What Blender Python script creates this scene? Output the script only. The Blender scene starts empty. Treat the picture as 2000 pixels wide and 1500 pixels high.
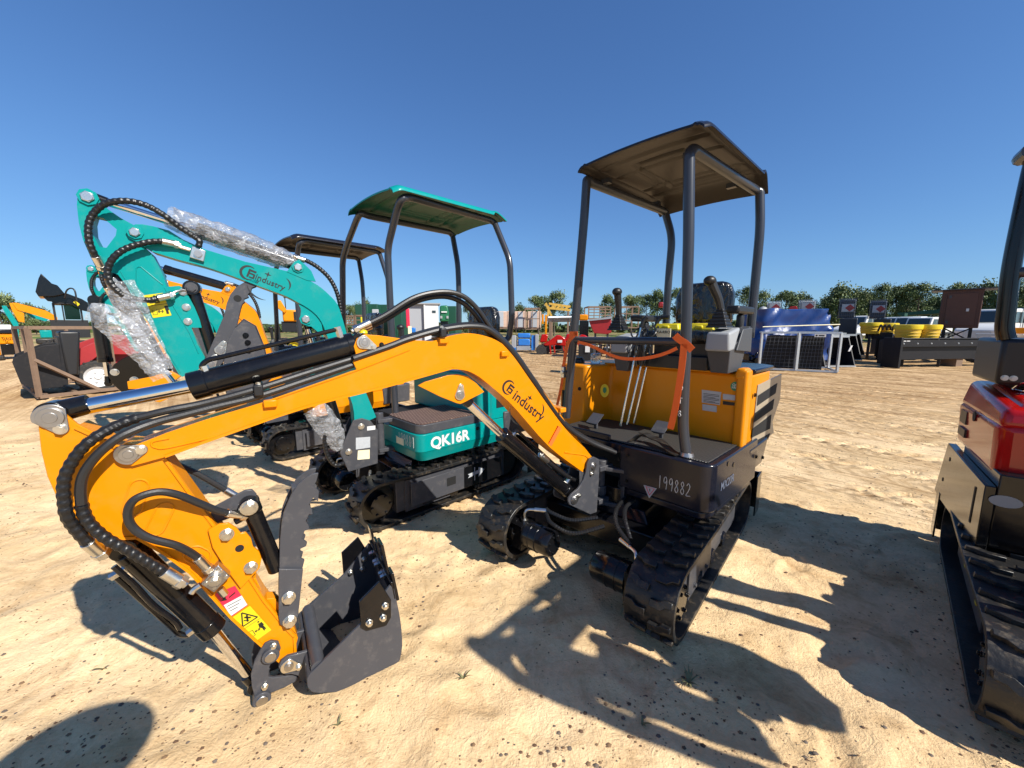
import bpy, bmesh, math, random
from mathutils import Vector, Matrix, noise
R = math.radians
rnd = random.Random(7)
scene = bpy.context.scene
# ------------------------------------------------------------------ camera
PITCH = R(8.33); FPX = 751.0; CAMZ = 1.5
cd = bpy.data.cameras.new("camera"); cam = bpy.data.objects.new("camera", cd)
scene.collection.objects.link(cam)
cam.location = (0, 0, CAMZ); cam.rotation_euler = (R(90) - PITCH, 0, 0)
cd.sensor_width = 36; cd.lens = FPX / 2000 * 36; cd.clip_start = 0.05; cd.clip_end = 3000
scene.camera = cam
# ------------------------------------------------------------------ sky and sun
SUN_EL, SUN_DIR = R(40.5), Vector((0.776, -0.63))      # the sun stands right of and behind the camera
world = bpy.data.worlds.new("World"); scene.world = world; world.use_nodes = True
wn = world.node_tree.nodes; wl = world.node_tree.links
for n in list(wn): wn.remove(n)
sky = wn.new('ShaderNodeTexSky'); sky.sky_type = 'NISHITA'; sky.sun_disc = False
sky.sun_elevation = SUN_EL; sky.sun_rotation = math.atan2(SUN_DIR.x, SUN_DIR.y)
sky.air_density = 1.0; sky.dust_density = 0.1; sky.ozone_density = 3.0; sky.altitude = 0
bg = wn.new('ShaderNodeBackground'); bg.inputs[1].default_value = 0.092
wo = wn.new('ShaderNodeOutputWorld')
tint = wn.new('ShaderNodeMix'); tint.data_type = 'RGBA'; tint.blend_type = 'MULTIPLY'; tint.inputs[0].default_value = 1; tint.inputs[7].default_value = (.62, .83, 1.10, 1)   # the camera renders this clear sky a deeper blue
wl.new(sky.outputs[0], tint.inputs[6])
def vm(op, a, b):                                    # soften the horizon glow of the clear sky: c / (1 + k c)
    n = wn.new('ShaderNodeVectorMath'); n.operation = op
    for i, q in enumerate((a, b)):
        if isinstance(q, tuple): n.inputs[i].default_value = q
        else: wl.new(q, n.inputs[i])
    return n.outputs[0]
E_ = .1375
s_ = vm('MULTIPLY', tint.outputs[2], (E_ * .98, E_ * 1.09, E_ * 1.22)); den = vm('ADD', vm('MULTIPLY', s_, (.8, .5, .38)), (1, 1, 1))
wl.new(vm('MULTIPLY', vm('DIVIDE', s_, den), (1 / E_, 1 / E_, 1 / E_)), bg.inputs[0]); wl.new(bg.outputs[0], wo.inputs[0])
sd = bpy.data.lights.new("sun", 'SUN'); sd.energy = 4.9; sd.angle = R(0.53); sd.color = (1.0, 0.955, 0.87)
so = bpy.data.objects.new("sun", sd); scene.collection.objects.link(so)
d = Vector((SUN_DIR.x * math.cos(SUN_EL), SUN_DIR.y * math.cos(SUN_EL), math.sin(SUN_EL)))
so.rotation_euler = d.to_track_quat('Z', 'Y').to_euler(); so.location = d * 30
scene.view_settings.view_transform = 'Standard'; scene.view_settings.look = 'None'
scene.view_settings.exposure = 0.58; scene.view_settings.gamma = 1.0
# ------------------------------------------------------------------ rays and frames
O = Vector((0, 0, CAMZ)); CP, SP = math.cos(PITCH), math.sin(PITCH)
def ray(u, v):
    a, b = u - 1000.0, v - 750.0
    return Vector((a, FPX * CP - b * SP, -(b * CP + FPX * SP)))
def hit(u, v, P, N):
    D = ray(u, v); return O + D * ((P - O).dot(N) / D.dot(N))
def gnd(u, v, z=0.0): return hit(u, v, Vector((0, 0, z)), Vector((0, 0, 1)))
def dep(u, v, y): return hit(u, v, Vector((0, y, 0)), Vector((0, 1, 0)))
class Frame:
    def __init__(s, o, deg=0.0, ex=None, ey=None, ez=None):
        s.o = Vector(o)
        if ex is None:
            a = R(deg); ex = (math.cos(a), math.sin(a), 0); ey = (-math.sin(a), math.cos(a), 0); ez = (0, 0, 1)
        s.ex, s.ey, s.ez = Vector(ex).normalized(), Vector(ey).normalized(), Vector(ez).normalized()
    def w(s, x, y, z=0.0): return s.o + s.ex * x + s.ey * y + s.ez * z
    def loc(s, p):
        q = p - s.o; return Vector((q.dot(s.ex), q.dot(s.ey), q.dot(s.ez)))
    def at(s, u, v, x=None, y=None, z=None):        # where the ray meets a local plane, in local coordinates
        if x is not None: P, N = s.w(x, 0, 0), s.ex
        elif y is not None: P, N = s.w(0, y, 0), s.ey
        else: P, N = s.w(0, 0, z), s.ez
        return s.loc(hit(u, v, P, N))
WORLD = Frame((0, 0, 0))
# ------------------------------------------------------------------ mesh builder
def catmull(P, n=6, closed=False):
    P = [Vector(p) for p in P]
    if len(P) < 3: return P
    Q = [P[0] * 2 - P[1]] + P + [P[-1] * 2 - P[-2]]
    out = []
    for i in range(1, len(Q) - 2):
        a, b, c, e = Q[i - 1], Q[i], Q[i + 1], Q[i + 2]
        for k in range(n):
            t = k / n
            out.append(0.5 * ((2 * b) + (c - a) * t + (2 * a - 5 * b + 4 * c - e) * t * t + (3 * b - a - 3 * c + e) * t ** 3))
    out.append(P[-1]); return out
SPLIT = {'bolt', 'hose_fitting', 'union_nut', 'cylinder_lug', 'hose_clip', 'clamp_block', 'pin', 'pin_boss', 'foot_pedal', 'bucket_ear', 'louvre_opening', 'roller', 'side_cover', 'bucket_teeth', 'side_cutter', 'roof_bracket', 'slot', 'pressed_bead', 'thumb_bracket', 'post', 'leg', 'wheel', 'document_box', 'window', 'label'}
NOSPLIT = ('letter', 'print', 'logo', 'number', 'mark', 'crown', 'trunk', 'pebble', 'weed', 'stripe', 'grid', 'panel_rib', 'belt', 'rubber_track', 'cage', 'wire', 'lattice', 'bundle', 'border')
class MB:
    def __init__(s, fr=WORLD): s.v = []; s.f = []; s.mi = []; s.fr = fr; s.m = 0; s.g = []
    def new(s): s.g.append((len(s.v), len(s.f))); return s
    def _add(s, vs, fs):
        o = len(s.v); s.v += [tuple(x) for x in vs]; s.f += [tuple(i + o for i in f) for f in fs]; s.mi += [s.m] * len(fs); return s
    def T(s, p): return s.fr.w(*p)
    def hexa(s, c8):      # 8 local corners: bottom 4, top 4
        return s._add([s.T(c) for c in c8], [(0, 1, 2, 3), (7, 6, 5, 4), (0, 4, 5, 1), (1, 5, 6, 2), (2, 6, 7, 3), (3, 7, 4, 0)])
    def box(s, x0, x1, y0, y1, z0, z1):
        return s.hexa([(x0, y0, z0), (x0, y1, z0), (x1, y1, z0), (x1, y0, z0), (x0, y0, z1), (x0, y1, z1), (x1, y1, z1), (x1, y0, z1)])
    def taper(s, x0, x1, y0, y1, z0, z1, dx0=0, dx1=0, dy0=0, dy1=0):   # top inset
        return s.hexa([(x0, y0, z0), (x0, y1, z0), (x1, y1, z0), (x1, y0, z0), (x0 + dx0, y0 + dy0, z1), (x0 + dx0, y1 - dy1, z1), (x1 - dx1, y1 - dy1, z1), (x1 - dx1, y0 + dy0, z1)])
    def prismw(s, P, ext):   # world points, world extrusion vector
        P = [Vector(p) for p in P]; n = len(P)
        vs = P + [p + ext for p in P]
        fs = [tuple(range(n)), tuple(reversed(range(n, 2 * n)))] + [(i, i + n, (i + 1) % n + n, (i + 1) % n) for i in range(n)]
        return s._add(vs, fs)
    def prism(s, P, ext):    # local
        e = s.fr.ex * ext[0] + s.fr.ey * ext[1] + s.fr.ez * ext[2]
        return s.prismw([s.T(p) for p in P], e)
    def cylw(s, p0, p1, r, r2=None, seg=20, cap=True):
        p0, p1 = Vector(p0), Vector(p1); r2 = r if r2 is None else r2
        ax = (p1 - p0).normalized(); t = ax.orthogonal().normalized(); q = ax.cross(t)
        vs = []
        for p, rr in ((p0, r), (p1, r2)):
            for i in range(seg):
                a = 2 * math.pi * i / seg; vs.append(p + (t * math.cos(a) + q * math.sin(a)) * rr)
        fs = [(i, (i + 1) % seg, (i + 1) % seg + seg, i + seg) for i in range(seg)]
        if cap: fs += [tuple(range(seg)), tuple(reversed(range(seg, 2 * seg)))]
        return s._add(vs, fs)
    def cyl(s, p0, p1, r, r2=None, seg=20): return s.cylw(s.T(p0), s.T(p1), r, r2, seg)
    def tubew(s, P, r, seg=10, n=6, smooth=True, rf=None, flat=None):
        P = catmull(P, n) if smooth else [Vector(p) for p in P]
        vs = []; fs = []; N = len(P); L = 0; up = None
        for i, p in enumerate(P):
            t = (P[min(i + 1, N - 1)] - P[max(i - 1, 0)]).normalized()
            if up is None: up = t.orthogonal().normalized()
            up = (up - t * up.dot(t)); up = up.normalized() if up.length > 1e-6 else t.orthogonal().normalized()
            q = t.cross(up)
            if i: L += (p - P[i - 1]).length
            rr = r if rf is None else r * rf(L)
            for k in range(seg):
                a = 2 * math.pi * k / seg; vs.append(p + (up * math.cos(a) + q * math.sin(a)) * rr)
        for i in range(N - 1):
            for k in range(seg):
                fs.append((i * seg + k, i * seg + (k + 1) % seg, (i + 1) * seg + (k + 1) % seg, (i + 1) * seg + k))
        fs += [tuple(range(seg)), tuple(reversed(range((N - 1) * seg, N * seg)))]
        return s._add(vs, fs)
    def tube(s, P, r, **k): return s.tubew([s.T(p) for p in P], r, **k)
    def bent(s, P, r, bend=0.08, seg=16):   # straight tube with rounded corners, local points
        P = [s.T(p) for p in P]; Q = [P[0]]
        for i in range(1, len(P) - 1):
            a = (P[i - 1] - P[i]); c = (P[i + 1] - P[i]); k = min(bend, a.length * .45, c.length * .45)
            A, C = P[i] + a.normalized() * k, P[i] + c.normalized() * k
            for j in range(9):
                t = j / 8; Q.append(A * (1 - t) ** 2 + P[i] * 2 * t * (1 - t) + C * t * t)
        Q.append(P[-1]); return s.tubew(Q, r, seg=seg, smooth=False)
    def strip(s, P, wv, th=0.003):  # ribbon along world path P, width vector(s)
        P = [Vector(p) for p in P]
        for i in range(len(P) - 1):
            a, b = P[i], P[i + 1]; W = wv; n = (b - a).cross(W).normalized() * th
            s._add([a, b, b + W, a + W, a + n, b + n, b + W + n, a + W + n], [(0, 1, 2, 3), (7, 6, 5, 4), (0, 4, 5, 1), (1, 5, 6, 2), (2, 6, 7, 3), (3, 7, 4, 0)])
        return s
    def lathew(s, p0, ax, prof, seg=24, cap=True):    # profile [(along, radius)]
        p0, ax = Vector(p0), Vector(ax).normalized(); t = ax.orthogonal().normalized(); q = ax.cross(t); vs = []
        for (h, r) in prof:
            for i in range(seg):
                a = 2 * math.pi * i / seg; vs.append(p0 + ax * h + (t * math.cos(a) + q * math.sin(a)) * max(r, 1e-5))
        fs = []
        for j in range(len(prof) - 1):
            for i in range(seg):
                fs.append((j * seg + i, j * seg + (i + 1) % seg, (j + 1) * seg + (i + 1) % seg, (j + 1) * seg + i))
        if cap: fs += [tuple(range(seg)), tuple(reversed(range((len(prof) - 1) * seg, len(prof) * seg)))]
        return s._add(vs, fs)
    def ball(s, c, r, sx=1, sy=1, sz=1, seg=12):
        c = s.T(c); vs = [c + s.fr.ez * r * sz]; n = seg // 2
        for j in range(1, n):
            t = math.pi * j / n
            for i in range(seg):
                a = 2 * math.pi * i / seg
                vs.append(c + s.fr.ex * (r * sx * math.sin(t) * math.cos(a)) + s.fr.ey * (r * sy * math.sin(t) * math.sin(a)) + s.fr.ez * (r * sz * math.cos(t)))
        vs.append(c - s.fr.ez * r * sz); fs = [(0, 1 + i, 1 + (i + 1) % seg) for i in range(seg)]
        for j in range(n - 2):
            for i in range(seg):
                fs.append((1 + j * seg + i, 1 + (j + 1) * seg + i, 1 + (j + 1) * seg + (i + 1) % seg, 1 + j * seg + (i + 1) % seg))
        L = len(vs) - 1; b = 1 + (n - 2) * seg
        fs += [(L, b + (i + 1) % seg, b + i) for i in range(seg)]
        return s._add(vs, fs)
    def hexbolt(s, p, n, r, h=None, washer=True):   # world
        p, n = Vector(p), Vector(n).normalized(); h = h or r * .7; s.new()
        if washer: s.cylw(p, p + n * .003, r * 1.25, seg=16); p = p + n * .003
        return s.cylw(p, p + n * h, r, seg=6).cylw(p + n * h, p + n * (h + .002), r * .7, seg=12)
    def clusters(s):
        p = list(range(len(s.v)))
        def fd(i):
            while p[i] != i: p[i] = p[p[i]]; i = p[i]
            return i
        for f in s.f:
            for i in f[1:]: p[fd(i)] = fd(f[0])
        comp = {}
        for k, f in enumerate(s.f): comp.setdefault(fd(f[0]), []).append(k)
        C = list(comp.values())
        if len(C) > 60: return C
        bb = []
        for c in C:
            vs = [s.v[i] for k in c for i in s.f[k]]; bb.append([min(v[a] for v in vs) - .004 for a in range(3)] + [max(v[a] for v in vs) + .004 for a in range(3)])
        ch = True
        while ch:
            ch = False
            for i in range(len(C)):
                for j in range(i + 1, len(C)):
                    if C[i] and C[j] and all(bb[i][a] <= bb[j][a + 3] and bb[j][a] <= bb[i][a + 3] for a in range(3)):
                        C[i] = C[i] + C[j]; C[j] = None; bb[i] = [min(bb[i][a], bb[j][a]) for a in range(3)] + [max(bb[i][a], bb[j][a]) for a in range(3, 6)]; ch = True
            k = [i for i in range(len(C)) if C[i]]; bb = [bb[i] for i in k]; C = [C[i] for i in k]
        return C
    def build(s, name, mat, parent=None, bevel=0.0, smooth=35, seg=2, split=True):
        if parent is None: split = False
        if len(s.g) > 1 and name in SPLIT:          # one object per piece
            gs = [(0, 0)] + s.g[1:] + [(len(s.v), len(s.f))]
            for (v0, f0), (v1, f1) in zip(gs, gs[1:]):
                q = MB(s.fr); q.v = s.v[v0:v1]; q.f = [tuple(i - v0 for i in f) for f in s.f[f0:f1]]; q.mi = s.mi[f0:f1]; o = q.build(name, mat, parent, bevel, smooth, seg)
            return o
        if split and len(s.v) < 9000 and not any(k in name for k in NOSPLIT):
            cl = s.clusters()
            if 1 < len(cl) <= 14:
                for fi in cl:
                    q = MB(s.fr); mp = {}
                    for f in fi:
                        q.f.append(tuple(mp.setdefault(i, len(mp)) for i in s.f[f])); q.mi.append(s.mi[f])
                    q.v = [None] * len(mp)
                    for i, j in mp.items(): q.v[j] = s.v[i]
                    o = q.build(name, mat, parent, bevel, smooth, seg, False)
                return o
        root = parent
        inv = Matrix.Identity(4)
        if parent is not None:
            while root.parent is not None: root = root.parent
            inv = (Matrix.Translation(root.location) @ root.rotation_euler.to_matrix().to_4x4()).inverted()
        me = bpy.data.meshes.new(name)
        me.from_pydata([tuple(inv @ Vector(v)) for v in s.v], [], s.f)
        for m in (mat if isinstance(mat, (list, tuple)) else [mat]): me.materials.append(m)
        me.polygons.foreach_set('material_index', s.mi)
        bm = bmesh.new(); bm.from_mesh(me); bmesh.ops.recalc_face_normals(bm, faces=bm.faces); bm.to_mesh(me); bm.free()
        if smooth:
            me.polygons.foreach_set('use_smooth', [True] * len(me.polygons)); me.set_sharp_from_angle(angle=R(smooth))
        o = bpy.data.objects.new(name, me); scene.collection.objects.link(o)
        if parent is not None: o.parent = parent
        if bevel:
            b = o.modifiers.new('bevel', 'BEVEL'); b.width = bevel; b.segments = seg; b.limit_method = 'ANGLE'; b.angle_limit = R(40); b.harden_normals = False
        return o
def tag(o, label=None, cat=None, group=None, kind=None):
    if label: o['label'] = label
    if cat: o['category'] = cat
    if group: o['group'] = group
    if kind: o['kind'] = kind
    return o
def empty(name, loc, label, cat, rz=0.0, group=None):
    o = bpy.data.objects.new(name, None); scene.collection.objects.link(o); o.empty_display_size = .2
    o.location = loc; o.rotation_euler = (0, 0, rz); return tag(o, label, cat, group)
def copy_tree(o, parent=None):
    c = o.copy(); scene.collection.objects.link(c)
    if parent is not None: c.parent = parent
    for ch in list(o.children): copy_tree(ch, c)
    return c
def text_mb(mb, body, origin, ex, ey, size, depth=0.001, bold=0.0, shear=0.0, fit=None):
    cu = bpy.data.curves.new('t', 'FONT'); cu.body = body; cu.size = size; cu.align_x = 'CENTER'; cu.align_y = 'CENTER'
    cu.offset = bold; cu.shear = shear; cu.resolution_u = 3
    ob = bpy.data.objects.new('t', cu); scene.collection.objects.link(ob)
    bpy.context.view_layer.update()
    me = ob.to_mesh(); origin, ex, ey = Vector(origin), Vector(ex).normalized(), Vector(ey).normalized(); n = ex.cross(ey) * depth; k = 1
    if fit: xs = [v.co.x for v in me.vertices]; k = fit / (max(xs) - min(xs))
    mb._add([origin + ex * (v.co.x * k) + ey * (v.co.y * k) + n for v in me.vertices], [tuple(p.vertices) for p in me.polygons])
    ob.to_mesh_clear(); bpy.data.objects.remove(ob); bpy.data.curves.remove(cu); return mb
# ------------------------------------------------------------------ materials
def mat(name, col, rough=.5, metal=0.0, coat=0.0, bump=0.0, bscale=60, var=0.0, vscale=8, dirt=0.0, dcol=(.35, .26, .16), alpha=None, trans=0, spec=.5):
    m = bpy.data.materials.new(name); m.use_nodes = True; nt = m.node_tree; N, L = nt.nodes, nt.links
    p = N['Principled BSDF']; p.inputs['Base Color'].default_value = (*col, 1); p.inputs['Roughness'].default_value = rough
    p.inputs['Metallic'].default_value = metal; p.inputs['Coat Weight'].default_value = coat; p.inputs['Coat Roughness'].default_value = .06
    p.inputs['Specular IOR Level'].default_value = spec
    if trans: p.inputs['Transmission Weight'].default_value = trans
    tc = N.new('ShaderNodeTexCoord'); last = None
    if var or dirt:
        nz = N.new('ShaderNodeTexNoise'); nz.inputs['Scale'].default_value = vscale; nz.inputs['Detail'].default_value = 6
        L.new(tc.outputs['Object'], nz.inputs['Vector'])
        mx = N.new('ShaderNodeMix'); mx.data_type = 'RGBA'; mx.inputs[6].default_value = (*[c * (1 - var) for c in col], 1); mx.inputs[7].default_value = (*[min(1, c * (1 + var)) for c in col], 1)
        L.new(nz.outputs['Fac'], mx.inputs[0]); last = mx.outputs[2]
        if dirt:
            n2 = N.new('ShaderNodeTexNoise'); n2.inputs['Scale'].default_value = vscale * 2.3; n2.inputs['Detail'].default_value = 8; n2.inputs['Roughness'].default_value = .7
            L.new(tc.outputs['Object'], n2.inputs['Vector'])
            cr = N.new('ShaderNodeValToRGB'); cr.color_ramp.elements[0].position = .52; cr.color_ramp.elements[1].position = .72
            cr.color_ramp.elements[1].color = (dirt, dirt, dirt, 1)
            L.new(n2.outputs['Fac'], cr.inputs[0])
            m2 = N.new('ShaderNodeMix'); m2.data_type = 'RGBA'; L.new(cr.outputs[0], m2.inputs[0]); L.new(last, m2.inputs[6]); m2.inputs[7].default_value = (*dcol, 1); last = m2.outputs[2]
            m3 = N.new('ShaderNodeMapRange'); L.new(cr.outputs[0], m3.inputs[0]); m3.inputs[3].default_value = rough; m3.inputs[4].default_value = .85; L.new(m3.outputs[0], p.inputs['Roughness'])
        L.new(last, p.inputs['Base Color'])
    if bump:
        nb = N.new('ShaderNodeTexNoise'); nb.inputs['Scale'].default_value = bscale; nb.inputs['Detail'].default_value = 3
        L.new(tc.outputs['Object'], nb.inputs['Vector']); b = N.new('ShaderNodeBump'); b.inputs['Strength'].default_value = bump; b.inputs['Distance'].default_value = .01
        L.new(nb.outputs['Fac'], b.inputs['Height']); L.new(b.outputs[0], p.inputs['Normal'])
        if coat: L.new(b.outputs[0], p.inputs['Coat Normal'])
    if alpha is not None: p.inputs['Alpha'].default_value = alpha
    return m
M = {}
M['yellow'] = mat('yellow_paint', (.66, .224, .001), .34, coat=.08, spec=.22, bump=.014, bscale=18, var=.03, vscale=4, dirt=.16, dcol=(.50, .27, .08))
M['teal'] = mat('teal_paint', (.0, .25, .24), .34, coat=.08, spec=.25, bump=.014, bscale=18, var=.04, vscale=4, dirt=.14, dcol=(.18, .26, .2))
M['red'] = mat('red_paint', (.40, .006, .005), .2, coat=.35, spec=.4, bump=.01, bscale=10, var=.04)
M['navy'] = mat('dark_gloss_paint', (.010, .011, .019), .22, coat=.12, spec=.32, bump=.012, bscale=14, dirt=.08, dcol=(.10, .08, .06))
M['black'] = mat('black_gloss_paint', (.005, .005, .006), .18, coat=.1, spec=.4, bump=.012, bscale=14, dirt=.08, dcol=(.09, .07, .05))
M['slate'] = mat('slate_paint', (.056, .057, .065), .42, coat=.05, spec=.35, bump=.02, bscale=150, var=.12, dirt=.22, dcol=(.25, .22, .19))
M['post'] = mat('post_paint', (.030, .033, .042), .3, coat=.2, var=.1)
M['rubber'] = mat('track_rubber', (.014, .0135, .013), .42, bump=.2, bscale=60, var=.3, dirt=.85, dcol=(.11, .078, .045))
M['hose'] = mat('hose_rubber', (.016, .016, .017), .42, bump=.05, bscale=200)
M['guard'] = mat('hose_guard', (.010, .010, .011), .38, spec=.4)
M['chrome'] = mat('chrome_rod', (.75, .76, .78), .09, metal=1)
M['zinc'] = mat('zinc_plated_steel', (.72, .70, .64), .3, metal=1, var=.15, vscale=40, bump=.05, bscale=90)
M['steel'] = mat('worn_steel', (.42, .41, .40), .38, metal=1, var=.2, vscale=20)
M['plastic'] = mat('black_plastic', (.012, .012, .013), .42, bump=.1, bscale=300)
M['console'] = mat('light_grey_plastic', (.30, .31, .32), .5, bump=.05, bscale=300)
M['dconsole'] = mat('mid_grey_plastic', (.055, .058, .064), .5, bump=.05, bscale=300)
M['seatyel'] = mat('yellow_plastic', (.62, .50, .015), .4)
M['white'] = mat('white_paint', (.62, .62, .61), .4)
M['cream'] = mat('paper_tag', (.74, .68, .45), .7, var=.08, vscale=30)
M['label'] = mat('silver_label', (.42, .44, .46), .4, var=.15, vscale=60)
M['ink'] = mat('black_print', (.012, .012, .012), .5)
M['chalk'] = mat('paint_marker', (.55, .55, .53), .7)
M['orange'] = mat('orange_webbing', (.85, .14, .015), .65, bump=.3, bscale=400)
M['decyel'] = mat('yellow_decal', (.66, .52, .01), .35)
M['decred'] = mat('red_decal', (.62, .02, .06), .4)
M['decgreen'] = mat('green_decal', (.01, .22, .10), .4)
M['grate'] = mat('grille_grey', (.33, .28, .21), .35, coat=.3)
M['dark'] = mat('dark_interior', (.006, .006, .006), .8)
M['rust'] = mat('rusty_brown_steel', (.20, .13, .085), .75, var=.3, vscale=5, bump=.1, bscale=80, dirt=.4, dcol=(.10, .05, .03))
M['galv'] = mat('galvanised_steel', (.50, .52, .53), .42, metal=.7, var=.15, vscale=12)
M['bluepaint'] = mat('blue_paint', (.02, .16, .50), .35, coat=.3)
M['greenpaint'] = mat('green_paint', (.01, .13, .05), .4, coat=.2)
M['glass'] = mat('window_glass', (.03, .045, .05), .05, spec=.8)
M['brown'] = mat('brown_painted_metal', (.085, .034, .022), .55, var=.2, vscale=4)
M['darkgreen'] = mat('dark_green_canvas', (.012, .07, .045), .7)
M['tyre'] = mat('tyre_rubber', (.02, .02, .02), .8, dirt=.6, dcol=(.2, .15, .1))
M['brick'] = mat('bagged_brick', (.58, .40, .30), .7, var=.3, vscale=3)
M['skin'] = mat('skin', (.45, .25, .17), .5); M['cloth'] = mat('shirt', (.05, .08, .14), .9); M['hat'] = mat('straw_hat', (.5, .38, .2), .9)
def mat_floor():      # ribbed rubber floor mat
    m = mat('ribbed_floor_mat', (.05, .048, .045), .5); N, L = m.node_tree.nodes, m.node_tree.links; p = N['Principled BSDF']
    tc = N.new('ShaderNodeTexCoord'); mp = N.new('ShaderNodeMapping'); mp.inputs['Rotation'].default_value = (0, 0, R(12))
    w = N.new('ShaderNodeTexWave'); w.inputs['Scale'].default_value = 22; w.inputs['Distortion'].default_value = 3; w.inputs['Detail'].default_value = 1
    L.new(tc.outputs['Object'], mp.inputs[0]); L.new(mp.outputs[0], w.inputs[0])
    cr = N.new('ShaderNodeValToRGB'); cr.color_ramp.elements[0].color = (.014, .014, .014, 1); cr.color_ramp.elements[1].color = (.060, .056, .05, 1)
    L.new(w.outputs[0], cr.inputs[0]); L.new(cr.outputs[0], p.inputs['Base Color'])
    b = N.new('ShaderNodeBump'); b.inputs['Strength'].default_value = .6; b.inputs['Distance'].default_value = .006; L.new(w.outputs[0], b.inputs['Height']); L.new(b.outputs[0], p.inputs['Normal'])
    return m
M['mat'] = mat_floor()
def mat_wrap():       # bubble wrap: clear film, shiny bumps
    m = bpy.data.materials.new('bubble_wrap'); m.use_nodes = True; N, L = m.node_tree.nodes, m.node_tree.links
    p = N['Principled BSDF']; p.inputs['Base Color'].default_value = (.42, .43, .45, 1); p.inputs['Roughness'].default_value = .08; p.inputs['Specular IOR Level'].default_value = 1.0; p.inputs['Coat Weight'].default_value = 1
    tc = N.new('ShaderNodeTexCoord'); v = N.new('ShaderNodeTexVoronoi'); v.inputs['Scale'].default_value = 85; v.feature = 'SMOOTH_F1'
    n = N.new('ShaderNodeTexNoise'); n.inputs['Scale'].default_value = 14; n.inputs['Detail'].default_value = 5; n.inputs['Distortion'].default_value = 1.2
    L.new(tc.outputs['Object'], v.inputs['Vector']); L.new(tc.outputs['Object'], n.inputs['Vector'])
    a = N.new('ShaderNodeMath'); a.operation = 'ADD'; L.new(v.outputs['Distance'], a.inputs[0]); L.new(n.outputs['Fac'], a.inputs[1])
    b = N.new('ShaderNodeBump'); b.inputs['Strength'].default_value = .8; b.inputs['Distance'].default_value = .012; L.new(a.outputs[0], b.inputs['Height']); L.new(b.outputs[0], p.inputs['Normal']); L.new(b.outputs[0], p.inputs['Coat Normal'])
    t = N.new('ShaderNodeBsdfTransparent'); t.inputs[0].default_value = (.93, .94, .95, 1); mx = N.new('ShaderNodeMixShader')
    mr = N.new('ShaderNodeMapRange'); mr.inputs[1].default_value = .35; mr.inputs[2].default_value = .7; mr.inputs[3].default_value = .22; mr.inputs[4].default_value = .75
    L.new(n.outputs['Fac'], mr.inputs[0]); L.new(mr.outputs[0], mx.inputs[0])
    L.new(t.outputs[0], mx.inputs[1]); L.new(p.outputs[0], mx.inputs[2]); L.new(mx.outputs[0], N['Material Output'].inputs[0]); return m
M['wrap'] = mat_wrap()
def mat_film():       # shiny film over black upholstery
    m = mat('film_covered_vinyl', (.012, .012, .013), .2, coat=.45, spec=.5); N, L = m.node_tree.nodes, m.node_tree.links; p = N['Principled BSDF']
    tc = N.new('ShaderNodeTexCoord'); n = N.new('ShaderNodeTexNoise'); n.inputs['Scale'].default_value = 9; n.inputs['Detail'].default_value = 5; n.inputs['Distortion'].default_value = 1.5
    mp = N.new('ShaderNodeMapping'); mp.inputs['Scale'].default_value = (1, 1, .3); L.new(tc.outputs['Object'], mp.inputs[0]); L.new(mp.outputs[0], n.inputs[0])
    b = N.new('ShaderNodeBump'); b.inputs['Strength'].default_value = 1; b.inputs['Distance'].default_value = .05; L.new(n.outputs['Fac'], b.inputs['Height']); L.new(b.outputs[0], p.inputs['Normal']); L.new(b.outputs[0], p.inputs['Coat Normal'])
    return m
M['film'] = mat_film()
M['canopy_under'] = mat('canopy_underside', (.048, .041, .036), .36, coat=.0, spec=.3)
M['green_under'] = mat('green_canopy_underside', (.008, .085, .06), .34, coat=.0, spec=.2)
M['glassclear'] = mat('clear_plastic', (.6, .6, .6), .1, trans=.8)
def mat_tile():
    m = mat('brown_floor_mat', (.10, .055, .04), .6); N, L = m.node_tree.nodes, m.node_tree.links; p = N['Principled BSDF']
    tc = N.new('ShaderNodeTexCoord'); mp = N.new('ShaderNodeMapping'); mp.inputs['Rotation'].default_value = (0, 0, R(20)); b = N.new('ShaderNodeTexBrick'); b.offset = 0; b.inputs['Scale'].default_value = 10; b.inputs['Mortar Size'].default_value = .012
    b.inputs['Color1'].default_value = (.11, .06, .045, 1); b.inputs['Color2'].default_value = (.09, .05, .04, 1); b.inputs['Mortar'].default_value = (.35, .26, .2, 1)
    L.new(tc.outputs['Object'], mp.inputs[0]); L.new(mp.outputs[0], b.inputs[0]); L.new(b.outputs[0], p.inputs['Base Color']); return m
M['brownmat'] = mat_tile()
M['redmat'] = mat('dull_red_paint', (.30, .012, .015), .5, var=.15)
M['yellowdull'] = mat('dusty_yellow_paint', (.55, .33, .05), .7, var=.2)
M['post2'] = mat('dull_blue_grey_letters', (.10, .12, .17), .5)
M['wire'] = mat('dull_cage_wire', (.12, .13, .15), .5, metal=.5)
M['blacksteel'] = mat('black_steel', (.012, .012, .014), .45, spec=.3, dirt=.2, dcol=(.08, .06, .045))
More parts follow.
